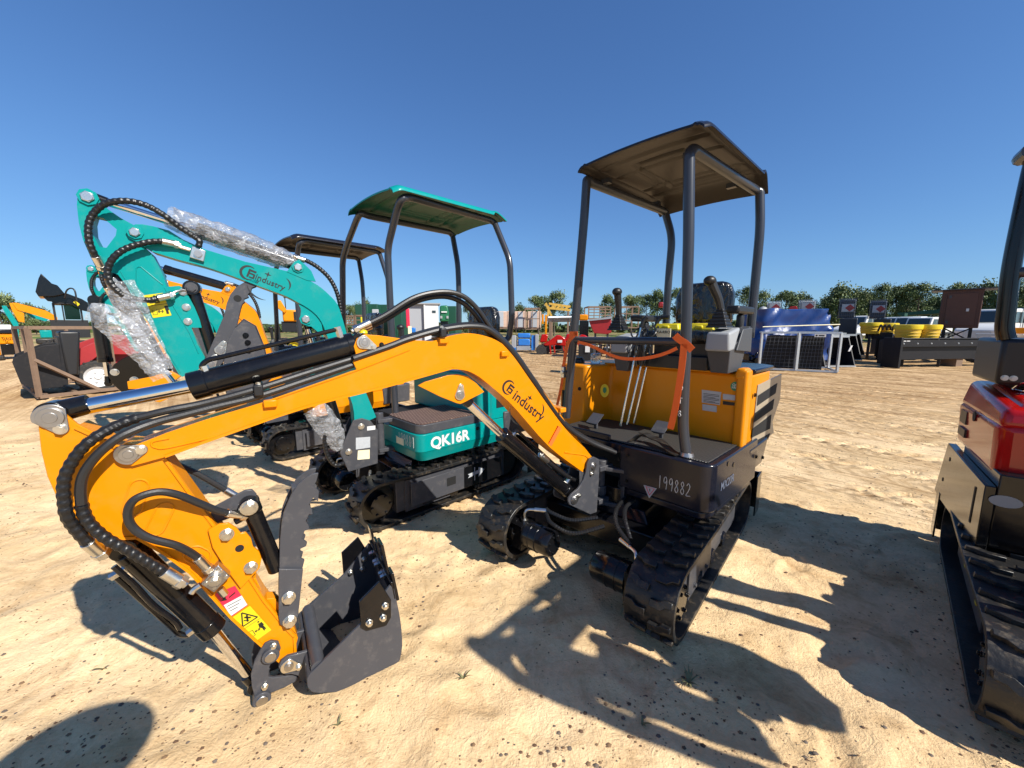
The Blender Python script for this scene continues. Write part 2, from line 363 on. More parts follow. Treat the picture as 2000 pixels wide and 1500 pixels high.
# ------------------------------------------------------------------ ground
_r = random.Random(21); FOOT = []
for _i in range(46):
    _y = .9 + 3.6 * _r.random(); _a = _r.random() * 3.14; FOOT.append(((_r.random() * 2 - 1) * _y * 1.25, _y, math.cos(_a), math.sin(_a)))
def gh(x, y):
    d = math.hypot(x, y - 1)
    f = 1.0 if d < 9 else max(0.25, 9 / d)
    h = noise.noise(Vector((x * .55, y * .55, 1))) * .020 + noise.noise(Vector((x * 1.9, y * 2.4, 4))) * .022 * f
    g_ = 1 - .8 * min(1, max(0, (.75 * x + .66 * y - 3.2) / 1.2))
    h *= .4 + .6 * g_
    if d < 9:
        h0 = h
        wx, wy = x + .12 * noise.noise(Vector((x * 2, y * 2, 31))), y + .12 * noise.noise(Vector((x * 2, y * 2, 37)))
        rd = 1 - abs(noise.noise(Vector((wx * 2.6 - wy * 1.2, wx * 1.5 + wy * 3.4, 9)))) * 2.4; h += max(0, rd) ** 2 * .014      # soft scuffed ridges
        h += noise.noise(Vector((x * 6, y * 7.5, 2))) * .012 + noise.noise(Vector((x * 17, y * 19, 2))) * .004
        m = noise.noise(Vector((x * 1.1, y * 1.1, 50)))
        if m > .12: h += (m - .12) * .05 * noise.noise(Vector((x * 24, y * 26, 3)))          # crumbly patches
        for (fx, fy, ca, sa) in FOOT:
            px, py = x - fx, y - fy
            if abs(px) < .2 and abs(py) < .2:
                a_, b_ = (px * ca + py * sa) / .145, (-px * sa + py * ca) / .055; e = a_ * a_ + b_ * b_
                h += -.013 * max(0, 1 - e) ** .5 + .007 * math.exp(-((e ** .5 - 1.25) * 4) ** 2)
    if d < 9: h = h0 + (h - h0) * g_
    ac, al = .75 * x + .66 * y, -.66 * x + .75 * y                          # across and along the wheel ruts
    if ac > 3.2 or y > 6.5:
        k = min(1, max(0, (max(ac - 3.2, y - 6.5)) / 1.2)); q = ac + .22 * noise.noise(Vector((al * .2, ac * .4, 3)))
        ph = abs((q / .86) % 1 - .5)
        if ph < .24 and noise.noise(Vector((al * .35, ac * .7, 11))) > -.25:
            h += k * (-.018 * (ph < .17) * (math.sin(al * 31 + ph * 30) > .1) + .012 * max(0, 1 - abs(ph - .19) / .03))
        h += k * (.024 * noise.noise(Vector((al * .22, q * 2.6, 5))) + .010 * noise.noise(Vector((al * .5, q * 8, 6))))
    return h * (1 if y < 90 else .3) - .004
def axis(lo, hi, c0, c1, st, grow):
    a = [c0]
    while a[-1] < c1: a.append(a[-1] + st)
    s = st
    while a[-1] < hi: s *= grow; a.append(a[-1] + s)
    s = st; b = [c0]
    while b[-1] > lo: s *= grow; b.append(b[-1] - s)
    return sorted(set(b[1:] + a))
XS = axis(-900, 900, -3.4, 7.4, .025, 1.035); YS = axis(-60, 1200, .6, 8.6, .025, 1.025)
vs = [(x, y, gh(x, y)) for y in YS for x in XS]
nx = len(XS); fs = [(j * nx + i, j * nx + i + 1, (j + 1) * nx + i + 1, (j + 1) * nx + i) for j in range(len(YS) - 1) for i in range(nx - 1)]
me = bpy.data.meshes.new('sandy_ground'); me.from_pydata(vs, [], fs); me.polygons.foreach_set('use_smooth', [True] * len(fs))
ground = bpy.data.objects.new('ground', me); scene.collection.objects.link(ground)
tag(ground, 'pale compacted sand yard with scuffs and tyre tracks', 'ground', kind='structure')
def mat_sand():
    m = bpy.data.materials.new('sand'); m.use_nodes = True; N, L = m.node_tree.nodes, m.node_tree.links; p = N['Principled BSDF']
    p.inputs['Roughness'].default_value = .95; p.inputs['Specular IOR Level'].default_value = .15
    tc = N.new('ShaderNodeTexCoord')
    def nz(s, d, r=.5, sc=None, dist=0):
        n = N.new('ShaderNodeTexNoise'); n.inputs['Scale'].default_value = s; n.inputs['Detail'].default_value = d; n.inputs['Roughness'].default_value = r; n.inputs['Distortion'].default_value = dist
        if sc: mp = N.new('ShaderNodeMapping'); mp.vector_type = 'TEXTURE'; mp.inputs['Rotation'].default_value = (0, 0, math.atan2(.75, -.66)); mp.inputs['Scale'].default_value = tuple(1 / k for k in sc); L.new(tc.outputs['Object'], mp.inputs[0]); L.new(mp.outputs[0], n.inputs['Vector'])
        else: L.new(tc.outputs['Object'], n.inputs['Vector'])
        return n.outputs['Fac']
    def ramp(f, p0, c0, p1, c1):
        c = N.new('ShaderNodeValToRGB'); c.color_ramp.elements[0].position = p0; c.color_ramp.elements[0].color = (*c0, 1); c.color_ramp.elements[1].position = p1; c.color_ramp.elements[1].color = (*c1, 1)
        L.new(f, c.inputs[0]); return c.outputs[0]
    def mix(f, a, b, mode='MIX'):
        x = N.new('ShaderNodeMix'); x.data_type = 'RGBA'; x.blend_type = mode
        for s, i in ((f, 0), (a, 6), (b, 7)):
            if isinstance(s, (int, float)): x.inputs[i].default_value = s
            elif isinstance(s, tuple): x.inputs[i].default_value = (*s, 1)
            else: L.new(s, x.inputs[i])
        return x.outputs[2]
    base = ramp(nz(1.1, 8, .62), .35, (.64, .445, .235), .66, (.86, .63, .37))
    fine = ramp(nz(38, 6, .7), .28, (.88, .86, .83), .58, (1.03, 1.03, 1.02)); c = mix(1.0, base, fine, 'MULTIPLY')
    band = ramp(nz(.9, 6, .6, (.25, 2.4, 1)), .36, (.60, .53, .47), .60, (.97, .95, .93))
    streak = ramp(nz(1.0, 4, .55, (.12, 11, 1)), .42, (.74, .68, .62), .56, (1, 1, 1)); band = mix(1.0, band, streak, 'MULTIPLY')
    sep = N.new('ShaderNodeSeparateXYZ'); L.new(tc.outputs['Object'], sep.inputs[0])
    mr = N.new('ShaderNodeMapRange'); mr.inputs[1].default_value = 4.5; mr.inputs[2].default_value = 8; L.new(sep.outputs[1], mr.inputs[0])
    c = mix(mr.outputs[0], c, mix(1.0, c, band, 'MULTIPLY'))
    # small dark grit, in patches
    v = N.new('ShaderNodeTexVoronoi'); v.inputs['Scale'].default_value = 44; v.inputs['Randomness'].default_value = 1; L.new(tc.outputs['Object'], v.inputs['Vector'])
    g = ramp(v.outputs['Distance'], .16, (1, 1, 1), .24, (0, 0, 0)); vc = ramp(v.outputs['Color'], .55, (0, 0, 0), .58, (1, 1, 1))
    pt = ramp(nz(1.7, 4), .42, (0, 0, 0), .58, (1, 1, 1)); gm = mix(1.0, mix(1.0, g, vc, 'MULTIPLY'), pt, 'MULTIPLY')
    c = mix(gm, c, (.16, .085, .04))
    sm = ramp(nz(3.1, 9, .72, None, .8), .50, (1, 1, 1), .72, (.62, .54, .46)); c = mix(1.0, c, sm, 'MULTIPLY')      # damp, trodden smudges
    # green grass tinge far away
    far = N.new('ShaderNodeMapRange'); far.inputs[1].default_value = 26; far.inputs[2].default_value = 45; L.new(sep.outputs[1], far.inputs[0])
    gp = ramp(nz(.12, 5), .4, (0, 0, 0), .55, (1, 1, 1)); gf = mix(1.0, far.outputs[0], gp, 'MULTIPLY'); c = mix(gf, c, (.10, .15, .035))
    def ma0(q):
        n = N.new('ShaderNodeMath'); n.operation = 'MULTIPLY'; L.new(q, n.inputs[0]); n.inputs[1].default_value = .35; return n.outputs[0]
    add = N.new('ShaderNodeMath'); add.operation = 'MULTIPLY_ADD'; L.new(nz(14, 10, .68, None, .6), add.inputs[0]); add.inputs[1].default_value = 1.1; L.new(ma0(nz(110, 4, .6)), add.inputs[2])
    def ma(op, *a):
        n = N.new('ShaderNodeMath'); n.operation = op
        for i, q in enumerate(a):
            if isinstance(q, (int, float)): n.inputs[i].default_value = q
            else: L.new(q, n.inputs[i])
        return n.outputs[0]
    X, Yc = sep.outputs[0], sep.outputs[1]
    wob = ma('MULTIPLY', nz(.5, 2), .5)
    ac = ma('ADD', ma('ADD', ma('MULTIPLY', X, .75), ma('MULTIPLY', Yc, .66)), wob); al = ma('ADD', ma('MULTIPLY', X, -.66), ma('MULTIPLY', Yc, .75))
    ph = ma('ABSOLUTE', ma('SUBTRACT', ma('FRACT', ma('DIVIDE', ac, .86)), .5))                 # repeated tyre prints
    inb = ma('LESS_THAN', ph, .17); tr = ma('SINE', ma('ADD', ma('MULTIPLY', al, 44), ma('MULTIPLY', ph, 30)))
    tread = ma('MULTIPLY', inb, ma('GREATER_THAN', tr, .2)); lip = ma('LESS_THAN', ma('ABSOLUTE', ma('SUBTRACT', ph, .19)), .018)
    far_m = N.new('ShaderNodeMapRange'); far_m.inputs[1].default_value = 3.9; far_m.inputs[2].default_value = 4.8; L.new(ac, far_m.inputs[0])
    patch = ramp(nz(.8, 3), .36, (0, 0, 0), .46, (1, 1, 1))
    hgt = ma('MULTIPLY', ma('MULTIPLY', ma('ADD', ma('MULTIPLY', tread, .7), ma('MULTIPLY', lip, 1.2)), far_m.outputs[0]), patch)
    rut = ma('MULTIPLY', nz(1.0, 5, .6, (.3, 7, 1)), ma('MULTIPLY', far_m.outputs[0], 3.0))
    b = N.new('ShaderNodeBump'); b.inputs['Strength'].default_value = 1.0; b.inputs['Distance'].default_value = .013; L.new(add.outputs[0], b.inputs['Height'])
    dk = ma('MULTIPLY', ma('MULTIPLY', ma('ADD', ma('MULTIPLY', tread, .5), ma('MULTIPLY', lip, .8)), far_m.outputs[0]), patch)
    L.new(mix(dk, c, mix(1.0, c, (.60, .53, .46), 'MULTIPLY')), p.inputs['Base Color'])        # shade in the pits of the tyre prints, painted into the sand colour
    b2 = N.new('ShaderNodeBump'); b2.inputs['Strength'].default_value = 1.0; b2.inputs['Distance'].default_value = .05; L.new(ma('ADD', hgt, rut), b2.inputs['Height']); L.new(b.outputs[0], b2.inputs['Normal']); L.new(b2.outputs[0], p.inputs['Normal'])
    return m
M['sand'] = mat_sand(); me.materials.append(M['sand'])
# scattered pebbles: nobody could count them
mb = MB(); r2 = random.Random(3)
for i in range(8000):
    y = .85 + 5.2 * r2.random() ** 1.5; x = (r2.random() * 2 - 1) * (y * 1.5 + .2)
    if noise.noise(Vector((x * .9, y * .9, 20))) < -.12 and r2.random() < .85: continue
    r = .0022 + .0070 * r2.random() ** 3; c = Vector((x, y, gh(x, y) + r * .25)); k = r2.random() * 6; mb.m = r2.randrange(3)
    vs = [c + Vector((math.cos(k + j * 1.26) * r * (1 + .4 * r2.random()), math.sin(k + j * 1.26) * r, (r2.random() - .5) * r * .4)) for j in range(5)]
    mb._add(vs + [c + Vector((0, 0, r * .75)), c - Vector((0, 0, r * .6))], [(j, (j + 1) % 5, 5) for j in range(5)] + [((j + 1) % 5, j, 6) for j in range(5)])
P1 = mat('pebble_brown', (.12, .065, .035), .8); P2 = mat('pebble_grey', (.13, .10, .075), .8); P3 = mat('pebble_ochre', (.20, .12, .06), .8)
tag(mb.build('pebbles', [P1, P2, P3], smooth=60), 'small brown pebbles scattered over the sand', 'pebbles', kind='stuff')
# weeds
def weed(px, py, n, h, seed, label):
    r = random.Random(seed); p = gnd(px, py); mb = MB(Frame(p + Vector((0, 0, gh(p.x, p.y)))))
    for i in range(n):
        a = r.random() * 6.28; l = h * (.5 + r.random() * .7); s = .004 + .003 * r.random(); pts = []
        for j in range(5):
            t = j / 4; pts.append((math.cos(a) * l * t * .9, math.sin(a) * l * t * .9, l * (t - .55 * t * t) * 1.1))
        for j in range(4):
            q0, q1 = pts[j], pts[j + 1]; w0, w1 = s * (1 - j / 4.2), s * (1 - (j + 1) / 4.2); nx_, ny_ = -math.sin(a), math.cos(a)
            mb._add([mb.T((q0[0] + nx_ * w0, q0[1] + ny_ * w0, q0[2])), mb.T((q0[0] - nx_ * w0, q0[1] - ny_ * w0, q0[2])), mb.T((q1[0] - nx_ * w1, q1[1] - ny_ * w1, q1[2])), mb.T((q1[0] + nx_ * w1, q1[1] + ny_ * w1, q1[2]))], [(0, 1, 2, 3)])
    tag(mb.build('weed', M['weed']), label, 'weed', 'small weeds in the sand')
M['weed'] = mat('weed_green', (.17, .16, .07), .7)
weed(1345, 1330, 22, .06, 1, 'dry grass tuft in the shadow stripes right of the yellow excavator')
weed(905, 1330, 5, .045, 2, 'thin weed sprout right of the digging bucket')
weed(660, 1420, 4, .03, 3, 'tiny weed below the digging bucket')
weed(1255, 1410, 7, .035, 4, 'small weed low in the sand under the right track front')
weed(200, 1300, 4, .04, 5, 'lone thin weed left of the arm shadow')
# ------------------------------------------------------------------ trees
def leafmat(name, c): 
    m = mat(name, c, .7, var=.45, vscale=.9); return m
LM = [leafmat('leaf_dark', (.05, .078, .024)), leafmat('leaf_mid', (.10, .14, .042)), leafmat('leaf_light', (.18, .215, .08))]
BARK = mat('bark', (.10, .075, .055), .9, var=.3)
def make_tree(h, w, seed, lift=.25, dense=1.0, lean=0, leaf=None, narrow=1.0):
    r = random.Random(seed); fr = Frame((0, 0, 0)); root = empty('broadleaf_tree', (0, 0, 0), 'tree', 'tree'); tk = MB(); cr = MB()
    clumps = []; nl = 8 + int(4 * r.random())
    tk.tube([(0, 0, -.3), (.1, 0, h * .25), (lean * .5, 0, h * .5), (lean, 0, h * .78)], h * .018, rf=lambda L: max(.25, 1.3 - L / h * 1.3), seg=7)
    for i in range(nl):
        a = i * 2.4 + r.random(); z0 = h * (lift + (.72 - lift) * i / nl); l = w * .5 * (.55 + .5 * r.random()) * (1.1 - .5 * i / nl) * narrow
        e = Vector((math.cos(a) * l, math.sin(a) * l, z0 + h * (.10 + .14 * r.random())))
        tk.tube([(lean * z0 / h, 0, z0), (e.x * .5, e.y * .5, z0 + (e.z - z0) * .35), tuple(e)], h * .007, rf=lambda L: max(.3, 1.2 - L / (l + .1)), seg=5, n=3)
        clumps.append((e, w * (.11 + .09 * r.random()))); clumps.append((Vector((e.x * .55, e.y * .55, e.z + h * .05 * r.random())), w * (.12 + .08 * r.random())))
    for i in range(4): clumps.append((Vector((lean + (r.random() - .5) * w * .3, (r.random() - .5) * w * .3, h * (.78 + .17 * r.random()))), w * (.10 + .08 * r.random())))
    for c, rad in clumps:
        cr.m = r.choice([0, 0, 1, 1, 2]); n = int(210 * dense * (.6 + .8 * r.random()))
        for k in range(n):
            u = Vector((r.gauss(0, 1), r.gauss(0, 1), r.gauss(0, .75))); u = u.normalized() * rad * (r.random() ** .4) * (1 + .55 * noise.noise(Vector((k * .7, rad, c.x))))
            p = c + u; s = w * .013 * (.6 + r.random()) + .05; t = Vector((r.gauss(0, 1), r.gauss(0, 1), r.gauss(0, 1))).normalized(); q = t.orthogonal().normalized() * s; t2 = t.cross(q)
            cr._add([p - q, p + t2 * .8, p + q, p - t2 * .8], [(0, 1, 2, 3)])
    tk.build('trunk', BARK, root); cr.build('crown', leaf or LM, root, smooth=0)
    return root
protos = [make_tree(10, 8, 1), make_tree(11, 6.5, 2, .3, .9, .6), make_tree(9, 9, 3, .18, 1.15), make_tree(12, 7, 4, .35, .75, -.5), make_tree(8, 8.5, 5, .12, 1.3)]
used = [False] * len(protos)
def tree(u, vtop, Y, k, label, ws=1.0, vb=None, group='trees along the edge of the yard'):
    o = protos[k]
    if used[k]: o = copy_tree(o)
    used[k] = True
    H = [10, 11, 9, 12, 8][k]; p = dep(u, 640, Y); top = dep(u, vtop, Y).z
    s = top / (H * 1.0); o.location = (p.x, Y, 0); o.scale = (s * ws, s * ws, s); o.rotation_euler = (0, 0, rnd.random() * 6.28); tag(o, label, 'tree', group)
TR = [(1052, 572, 70, 1, 'slender pale tree above the wrapped brick pallets', 1.0), (1082, 568, 72, 0, 'fuller tree above the yellow trencher, left of the front left canopy post', .8), (1024, 597, 80, 4, 'low dark dome shaped tree above the wrapped brick pallets', .9),
 (1120, 585, 85, 1, 'small tree seen just behind the front left canopy post', .9), (1187, 575, 80, 0, 'tree behind the left joystick', .8), (1233, 571, 75, 1, 'bright tree between the left joystick and left armrest', .9), (1262, 569, 78, 3, 'slim airy tree above the left armrest', .85), (1283, 565, 76, 0, 'tree just left of the rear canopy post', .7),
 (1322, 556, 74, 1, 'tree between the rear canopy post and the seat back', .9), (1452, 553, 70, 3, 'tall airy tree between the seat back and the right canopy post', .8), (1478, 568, 72, 0, 'tree right behind the right canopy post', .7),
 (1529, 562, 66, 1, 'isolated leafy tree above the left white cage tanks', 1.0), (1566, 575, 72, 2, 'small round tree above the blue tarp', .7), (1612, 578, 78, 2, 'dark tree at the left end of the tree mass', .9),
 (1640, 558, 70, 2, 'broad dark oak behind the left tall cage tank', 1.05), (1668, 566, 74, 0, 'dark tree above the left tall cage tank', .9), (1692, 573, 76, 4, 'brownish tree between the two tall cage tanks', .8), (1718, 546, 68, 3, 'tall tree above the right tall cage tank', .8), (1745, 552, 70, 1, 'tree right of the right tall cage tank', .8),
 (1766, 553, 69, 0, 'tree left of the branching tallest tree', .7), (1790, 545, 67, 3, 'tallest branching tree left of the brown cabinet', 1.0), (1815, 576, 74, 1, 'lower tree beside the brown cabinet', .8), (1838, 578, 78, 3, 'thin tree at the left edge of the brown cabinet', .7), (1867, 545, 72, 1, 'tree rising above the brown cabinet top', .9),
 (1925, 552, 66, 2, 'broad dark tree right of the brown cabinet', .9), (1955, 560, 64, 0, 'dark tree behind the white semi truck', .8), (1988, 552, 62, 2, 'tree at the far right edge behind the rollbar', .9),
 (2040, 556, 62, 4, 'tree beyond the right edge behind the red machine', 1.0), (4, 577, 70, 2, 'dark tree at the far left edge', 1.0), (70, 597, 85, 4, 'low tree behind the raised loader bucket', .8), (58, 592, 90, 0, 'distant tree left of the raised loader bucket', .7), (-30, 575, 70, 2, 'tree beyond the left edge', 1.0),
 (678, 590, 75, 1, 'thin tree beside the teal canopy front post', .8), (692, 592, 78, 3, 'small tree left of the dark green bins', .6), (712, 588, 82, 4, 'small tree peeking above the dark green bins', .6), (1008, 600, 88, 4, 'low distant tree left of the brick pallets', .6), (915, 577, 85, 1, 'tree top peeking beside the teal machine seat', .4), (430, 618, 80, 4, 'distant tree seen under the teal boom', .7), (1930, 572, 80, 0, 'back row tree behind the brown cabinet edge', .9), (1700, 575, 85, 4, 'back row tree between the tall cage tanks', 1.0), (1770, 578, 85, 4, 'back row tree behind the right tall cage tank', 1.0), (1835, 580, 84, 2, 'back row tree left of the brown cabinet', .9), (1655, 580, 86, 4, 'back row tree behind the left tall cage tank', 1.0)]
for (u, v, Y, k, lb, ws) in TR: tree(u, v, Y, k, lb, ws * (.82 if u > 1590 else 1.0))
# low far hedge of woodland closing the horizon
mb = MB(); r3 = random.Random(11)
for i in range(15000):
    x = (r3.random() * 2 - 1) * 260; y = 118 + 14 * r3.random(); hh = 1.9 + 1.6 * noise.noise(Vector((x * .06, 0, 0))) + 1.1 * noise.noise(Vector((x * .3, 1, 0)))
    if x > 60: hh += 1.2
    z = r3.random() * max(.5, hh + .5); s = .5 + .4 * r3.random(); t = Vector((r3.gauss(0, 1), r3.gauss(0, 1), r3.gauss(0, 1))).normalized(); q = t.orthogonal().normalized() * s; t2 = t.cross(q); p = Vector((x, y, z)); mb.m = r3.randrange(2)
    mb._add([p - q, p + t2, p + q, p - t2], [(0, 1, 2, 3)])
tag(mb.build('far_woodland', LM, smooth=0), 'low band of distant woodland along the horizon', 'woodland', kind='stuff')
# ------------------------------------------------------------------ shared excavator pieces
def plate(mb, fr, px, y, th): return mb.prismw([fr.w(*fr.at(u, v, y=y)) for u, v in px], fr.ey * th)
def quad_on(mb, fr, px, th=.0012, **pl):       # thin sticker on a local plane, raised towards the camera
    P = [fr.w(*fr.at(u, v, **pl)) for u, v in px]; n = (P[1] - P[0]).cross(P[2] - P[0]).normalized()
    if n.dot(O - P[0]) < 0: n = -n
    return mb.prismw([p + n * .0006 for p in P], n * th)
def keeper(mb, fr, a, b, y, ra, rb, th=.006):  # teardrop pin keeper plate
    A, B = fr.at(*a, y=y), fr.at(*b, y=y); d = Vector((B.x - A.x, B.z - A.z)); an = math.atan2(d.y, d.x); P = []
    for i in range(15): t = an + R(100) + R(160) * i / 14; P.append((A.x + ra * math.cos(t), y, A.z + ra * math.sin(t)))
    for i in range(9): t = an - R(80) + R(160) * i / 8; P.append((B.x + rb * math.cos(t), y, B.z + rb * math.sin(t)))
    return mb.prism(P, (0, -th, 0))
def pinset(root, fr, a, b, y, ra, rb=.012, mname='steel', rp=None, bmat='zinc'):
    rp = rp or ra * .68
    A, B = fr.at(*a, y=y), fr.at(*b, y=y); m = MB(fr); keeper(m, fr, a, b, y, ra, rb); kp = m.build('keeper_plate', M[mname], root, bevel=.0012)
    m = MB(fr); m.cyl((A.x, y - .012, A.z), (A.x, y + .02, A.z), rp); m.cyl((A.x, y - .0135, A.z), (A.x, y - .012, A.z), rp * .55); m.build('pin', M['steel'], kp, bevel=.0015)
    m = MB(fr); m.hexbolt(fr.w(B.x, y - .006, B.z), -fr.ey, rb * .72); m.build('bolt', M[bmat], kp)
    return kp
def ripple(p, a=.065): return lambda L: 1 + a * math.sin(2 * math.pi * L / p)
def hose(root, fr, px, ys, r, mname='hose', guard=None, fit=(True, True), name='hose', n=8):
    if isinstance(ys, (int, float)): ys = [ys] * len(px)
    P = [fr.w(*fr.at(u, v, y=y)) for (u, v), y in zip(px, ys)]
    C = catmull(P, 40 if guard else n); m = MB(fr); m.tubew(C, r, seg=10, smooth=False, rf=ripple(guard) if guard else None)
    h = m.build(name, M['guard' if guard else mname], root)
    f = MB(fr)
    for k, (e, q) in enumerate(((P[0], P[1]), (P[-1], P[-2]))):
        if fit[k]:
            d = (q - e).normalized(); f.cylw(e - d * .005, e + d * .05, r * 1.25, seg=14); f.cylw(e - d * .025, e - d * .005, r * 1.5, seg=6); f.cylw(e - d * .035, e - d * .025, r * .8, seg=10)
    if f.v: f.build('hose_fitting', M['zinc'], h, bevel=.001)
    return h
GL = {'1': [[(.5, 1), (.5, 0)]], '9': [[(.8, .75), (.6, 1), (.25, .9), (.2, .6), (.5, .5), (.8, .75), (.78, .4), (.7, 0)]], '8': [[(.75, .8), (.5, 1), (.22, .8), (.5, .55), (.8, .25), (.5, 0), (.18, .25), (.5, .55), (.75, .8)]],
      '2': [[(.15, .8), (.45, 1), (.75, .78), (.5, .4), (.1, .02), (.9, .05)]], '4': [[(.55, 1), (.1, .45), (.85, .5)], [(.8, 1), (.72, 0)]], '0': [[(.5, 1), (.15, .5), (.5, 0), (.85, .5), (.5, 1)]], '-': [[(.1, .5), (.9, .5)]], 'T': [[(.1, 1), (.9, 1)], [(.5, 1), (.5, 0)]]}
def scrawl(mb, s, o, ex, ey, w, h, r=.0022):
    o, ex, ey = Vector(o), Vector(ex), Vector(ey)
    for i, ch in enumerate(s):
        for st in GL.get(ch, []):
            mb.tubew([o + ex * (w * (i + .85 * x) - .1 * h * (1 - y) * 0) + ey * (h * y) for x, y in st], r, seg=5, n=5)
    return mb
LUG = [(.008, .004), (.05, .004), (.07, .022), (.108, .022), (.108, -.006), (.084, -.01), (.062, -.03), (.008, -.03)]
def track(root, fr, s0, s1, b0, b1, Rr, n=34, inward=1):      # one rubber track with its running gear
    tw = s1 - s0; P = []; flat = b1 - b0; tot = 2 * flat + 2 * math.pi * Rr
    def pt(q):        # arc length -> (b, z), normal
        q %= tot
        if q < flat: return (b0 + q, 2 * Rr), (0, 1)
        q -= flat
        if q < math.pi * Rr: a = math.pi / 2 - q / Rr; return (b1 + Rr * math.cos(a), Rr + Rr * math.sin(a)), (math.cos(a), math.sin(a))
        q -= math.pi * Rr
        if q < flat: return (b1 - q, 0), (0, -1)
        q -= flat; a = -math.pi / 2 - q / Rr; return (b0 + Rr * math.cos(a), Rr + Rr * math.sin(a)), (math.cos(a), math.sin(a))
    m = MB(fr); K = 96; off = .022; vs = []
    def sag(b, z, nz): return z - (.008 * math.cos((b - (b0 + b1) / 2) / flat * math.pi) if nz > .9 and b0 < b < b1 else 0)
    for i in range(K):
        (b, z), (nb, nz) = pt(tot * i / K); z = sag(b, z, nz)
        for (ss, o) in ((s0, off + .0), (s1, off), (s1, off + .024), (s0, off + .024)): vs.append(m.T((ss, b - nb * o, z - nz * o + .0)))
    fs = [((i * 4 + k), (i * 4 + (k + 1) % 4), ((i + 1) % K * 4 + (k + 1) % 4), ((i + 1) % K * 4 + k)) for i in range(K) for k in range(4)]
    m._add(vs, fs); mid = (s0 + s1) / 2; sc = tw / .23
    for i in range(n):
        for sg in (1, -1):
            q = tot * (i + (.5 if sg < 0 else 0)) / n; (b, z), (nb, nz) = pt(q); z = sag(b, z, nz); T = (nz, -nb)
            low = []; top = []
            for (x, y) in LUG:
                x *= sc; X = mid + sg * x
                (bb, zz), (n_b, n_z) = pt(q + y); zz = sag(bb, zz, n_z)
                low.append(m.T((X, bb - n_b * off, zz - n_z * off))); top.append(m.T((mid + sg * (x * .97), bb - n_b * .0, zz - n_z * .0)))
            k = len(low); m._add(low + top, [tuple(range(k)), tuple(reversed(range(k, 2 * k)))] + [(j, (j + 1) % k, (j + 1) % k + k, j + k) for j in range(k)])
    tr = m.build('rubber_track', M['rubber'], root, bevel=.002, seg=1)
    # sprocket (front, low b) and idler
    ri = Rr - .05
    m = MB(fr); cx = mid; P = []
    for i in range(44): a = 2 * math.pi * i / 44; rr = ri * (1.0 if (i // 2) % 2 else .9); P.append((cx - .025, b0 + rr * math.cos(a), Rr + rr * math.sin(a)))
    m.prism(P, (.05, 0, 0)); m.cyl((s0 + .02, b0, Rr), (s1 - .02, b0, Rr), ri * .55)
    for i in range(6): a = i * math.pi / 3; m.hexbolt(m.T((s1 - .02, b0 + .07 * math.cos(a), Rr + .07 * math.sin(a))), fr.ex, .01); m.hexbolt(m.T((s0 + .02, b0 + .07 * math.cos(a), Rr + .07 * math.sin(a))), -fr.ex, .01)
    m.build('sprocket', M['black'], tr, bevel=.002)
    m = MB(fr); m.lathew(m.T((cx - .05, b1, Rr)), fr.ex, [(0, .03), (0, ri * .8), (.02, ri * .8), (.02, ri), (.08, ri), (.08, ri * .8), (.1, ri * .8), (.1, .03)], 28); m.build('idler', M['black'], tr)
    m = MB(fr)
    for i in range(3): bb = b0 + flat * (.3 + .2 * i); m.lathew(m.T((cx - .07, bb, .1)), fr.ex, [(0, .01), (0, .045), (.03, .055), (.05, .03), (.09, .03), (.11, .055), (.14, .045), (.14, .01)], 20)
    m.build('roller', M['black'], tr)
    m = MB(fr); hw = .058; za, zb = .085, 2 * Rr - .06
    m.hexa([(cx - hw, b0 + .13, za), (cx - hw, b1 - .06, za), (cx + hw, b1 - .06, za), (cx + hw, b0 + .13, za), (cx - hw, b0 + .13, zb), (cx - hw, b1 - .06, zb), (cx + hw, b1 - .06, zb), (cx + hw, b0 + .13, zb)])
    m.build('side_frame', M['slate'], tr, bevel=.006)
    m = MB(fr)
    for sg in (1, -1): m.box(cx + sg * hw, cx + sg * (hw + .012), b0 + .20, b0 + .62, za - .01, zb - .01); m.hexbolt(m.T((cx + sg * (hw + .012), b0 + .3, za + .03)), fr.ex * sg, .012); m.hexbolt(m.T((cx + sg * (hw + .012), b0 + .52, za + .03)), fr.ex * sg, .012)
    m.build('side_cover', M['slate'], tr, bevel=.004)
    # drive motor, towards the middle of the machine
    m = MB(fr); si = s1 if inward > 0 else s0
    e = .02 * inward; m.box(min(si - .03 * inward, si + .05 * inward), max(si - .03 * inward, si + .05 * inward), b0 - .07, b0 + .07, Rr - .09, Rr + .07)
    m.lathew(m.T((si + .05 * inward, b0, Rr)), fr.ex * inward, [(0, .02), (0, .084), (.05, .084), (.05, .088), (.055, .088), (.055, .084), (.10, .084), (.10, .087), (.105, .087), (.105, .082), (.185, .080), (.20, .07), (.20, .01)], 28)
    for i in range(7): a = i * .9; m.hexbolt(m.T((si + .25 * inward, b0 + .052 * math.cos(a), Rr + .052 * math.sin(a))), fr.ex * inward, .007)
    mo = m.build('drive_motor', M['black'], tr, bevel=.003)
    m = MB(fr); sx = si + .02 * inward; m.cyl((sx, b0, Rr + .07), (sx, b0, Rr + .085), .022); m.tube([(sx, b0, Rr + .08), (sx, b0, Rr + .13), (sx + .02 * inward, b0 + .02, Rr + .15), (sx + .09 * inward, b0 + .05, Rr + .155)], .009); m.cyl((sx + .05 * inward, b0 + .035, Rr + .153), (sx + .12 * inward, b0 + .07, Rr + .155), .013)
    m.build('hose_fitting', M['zinc'], mo)
    return tr
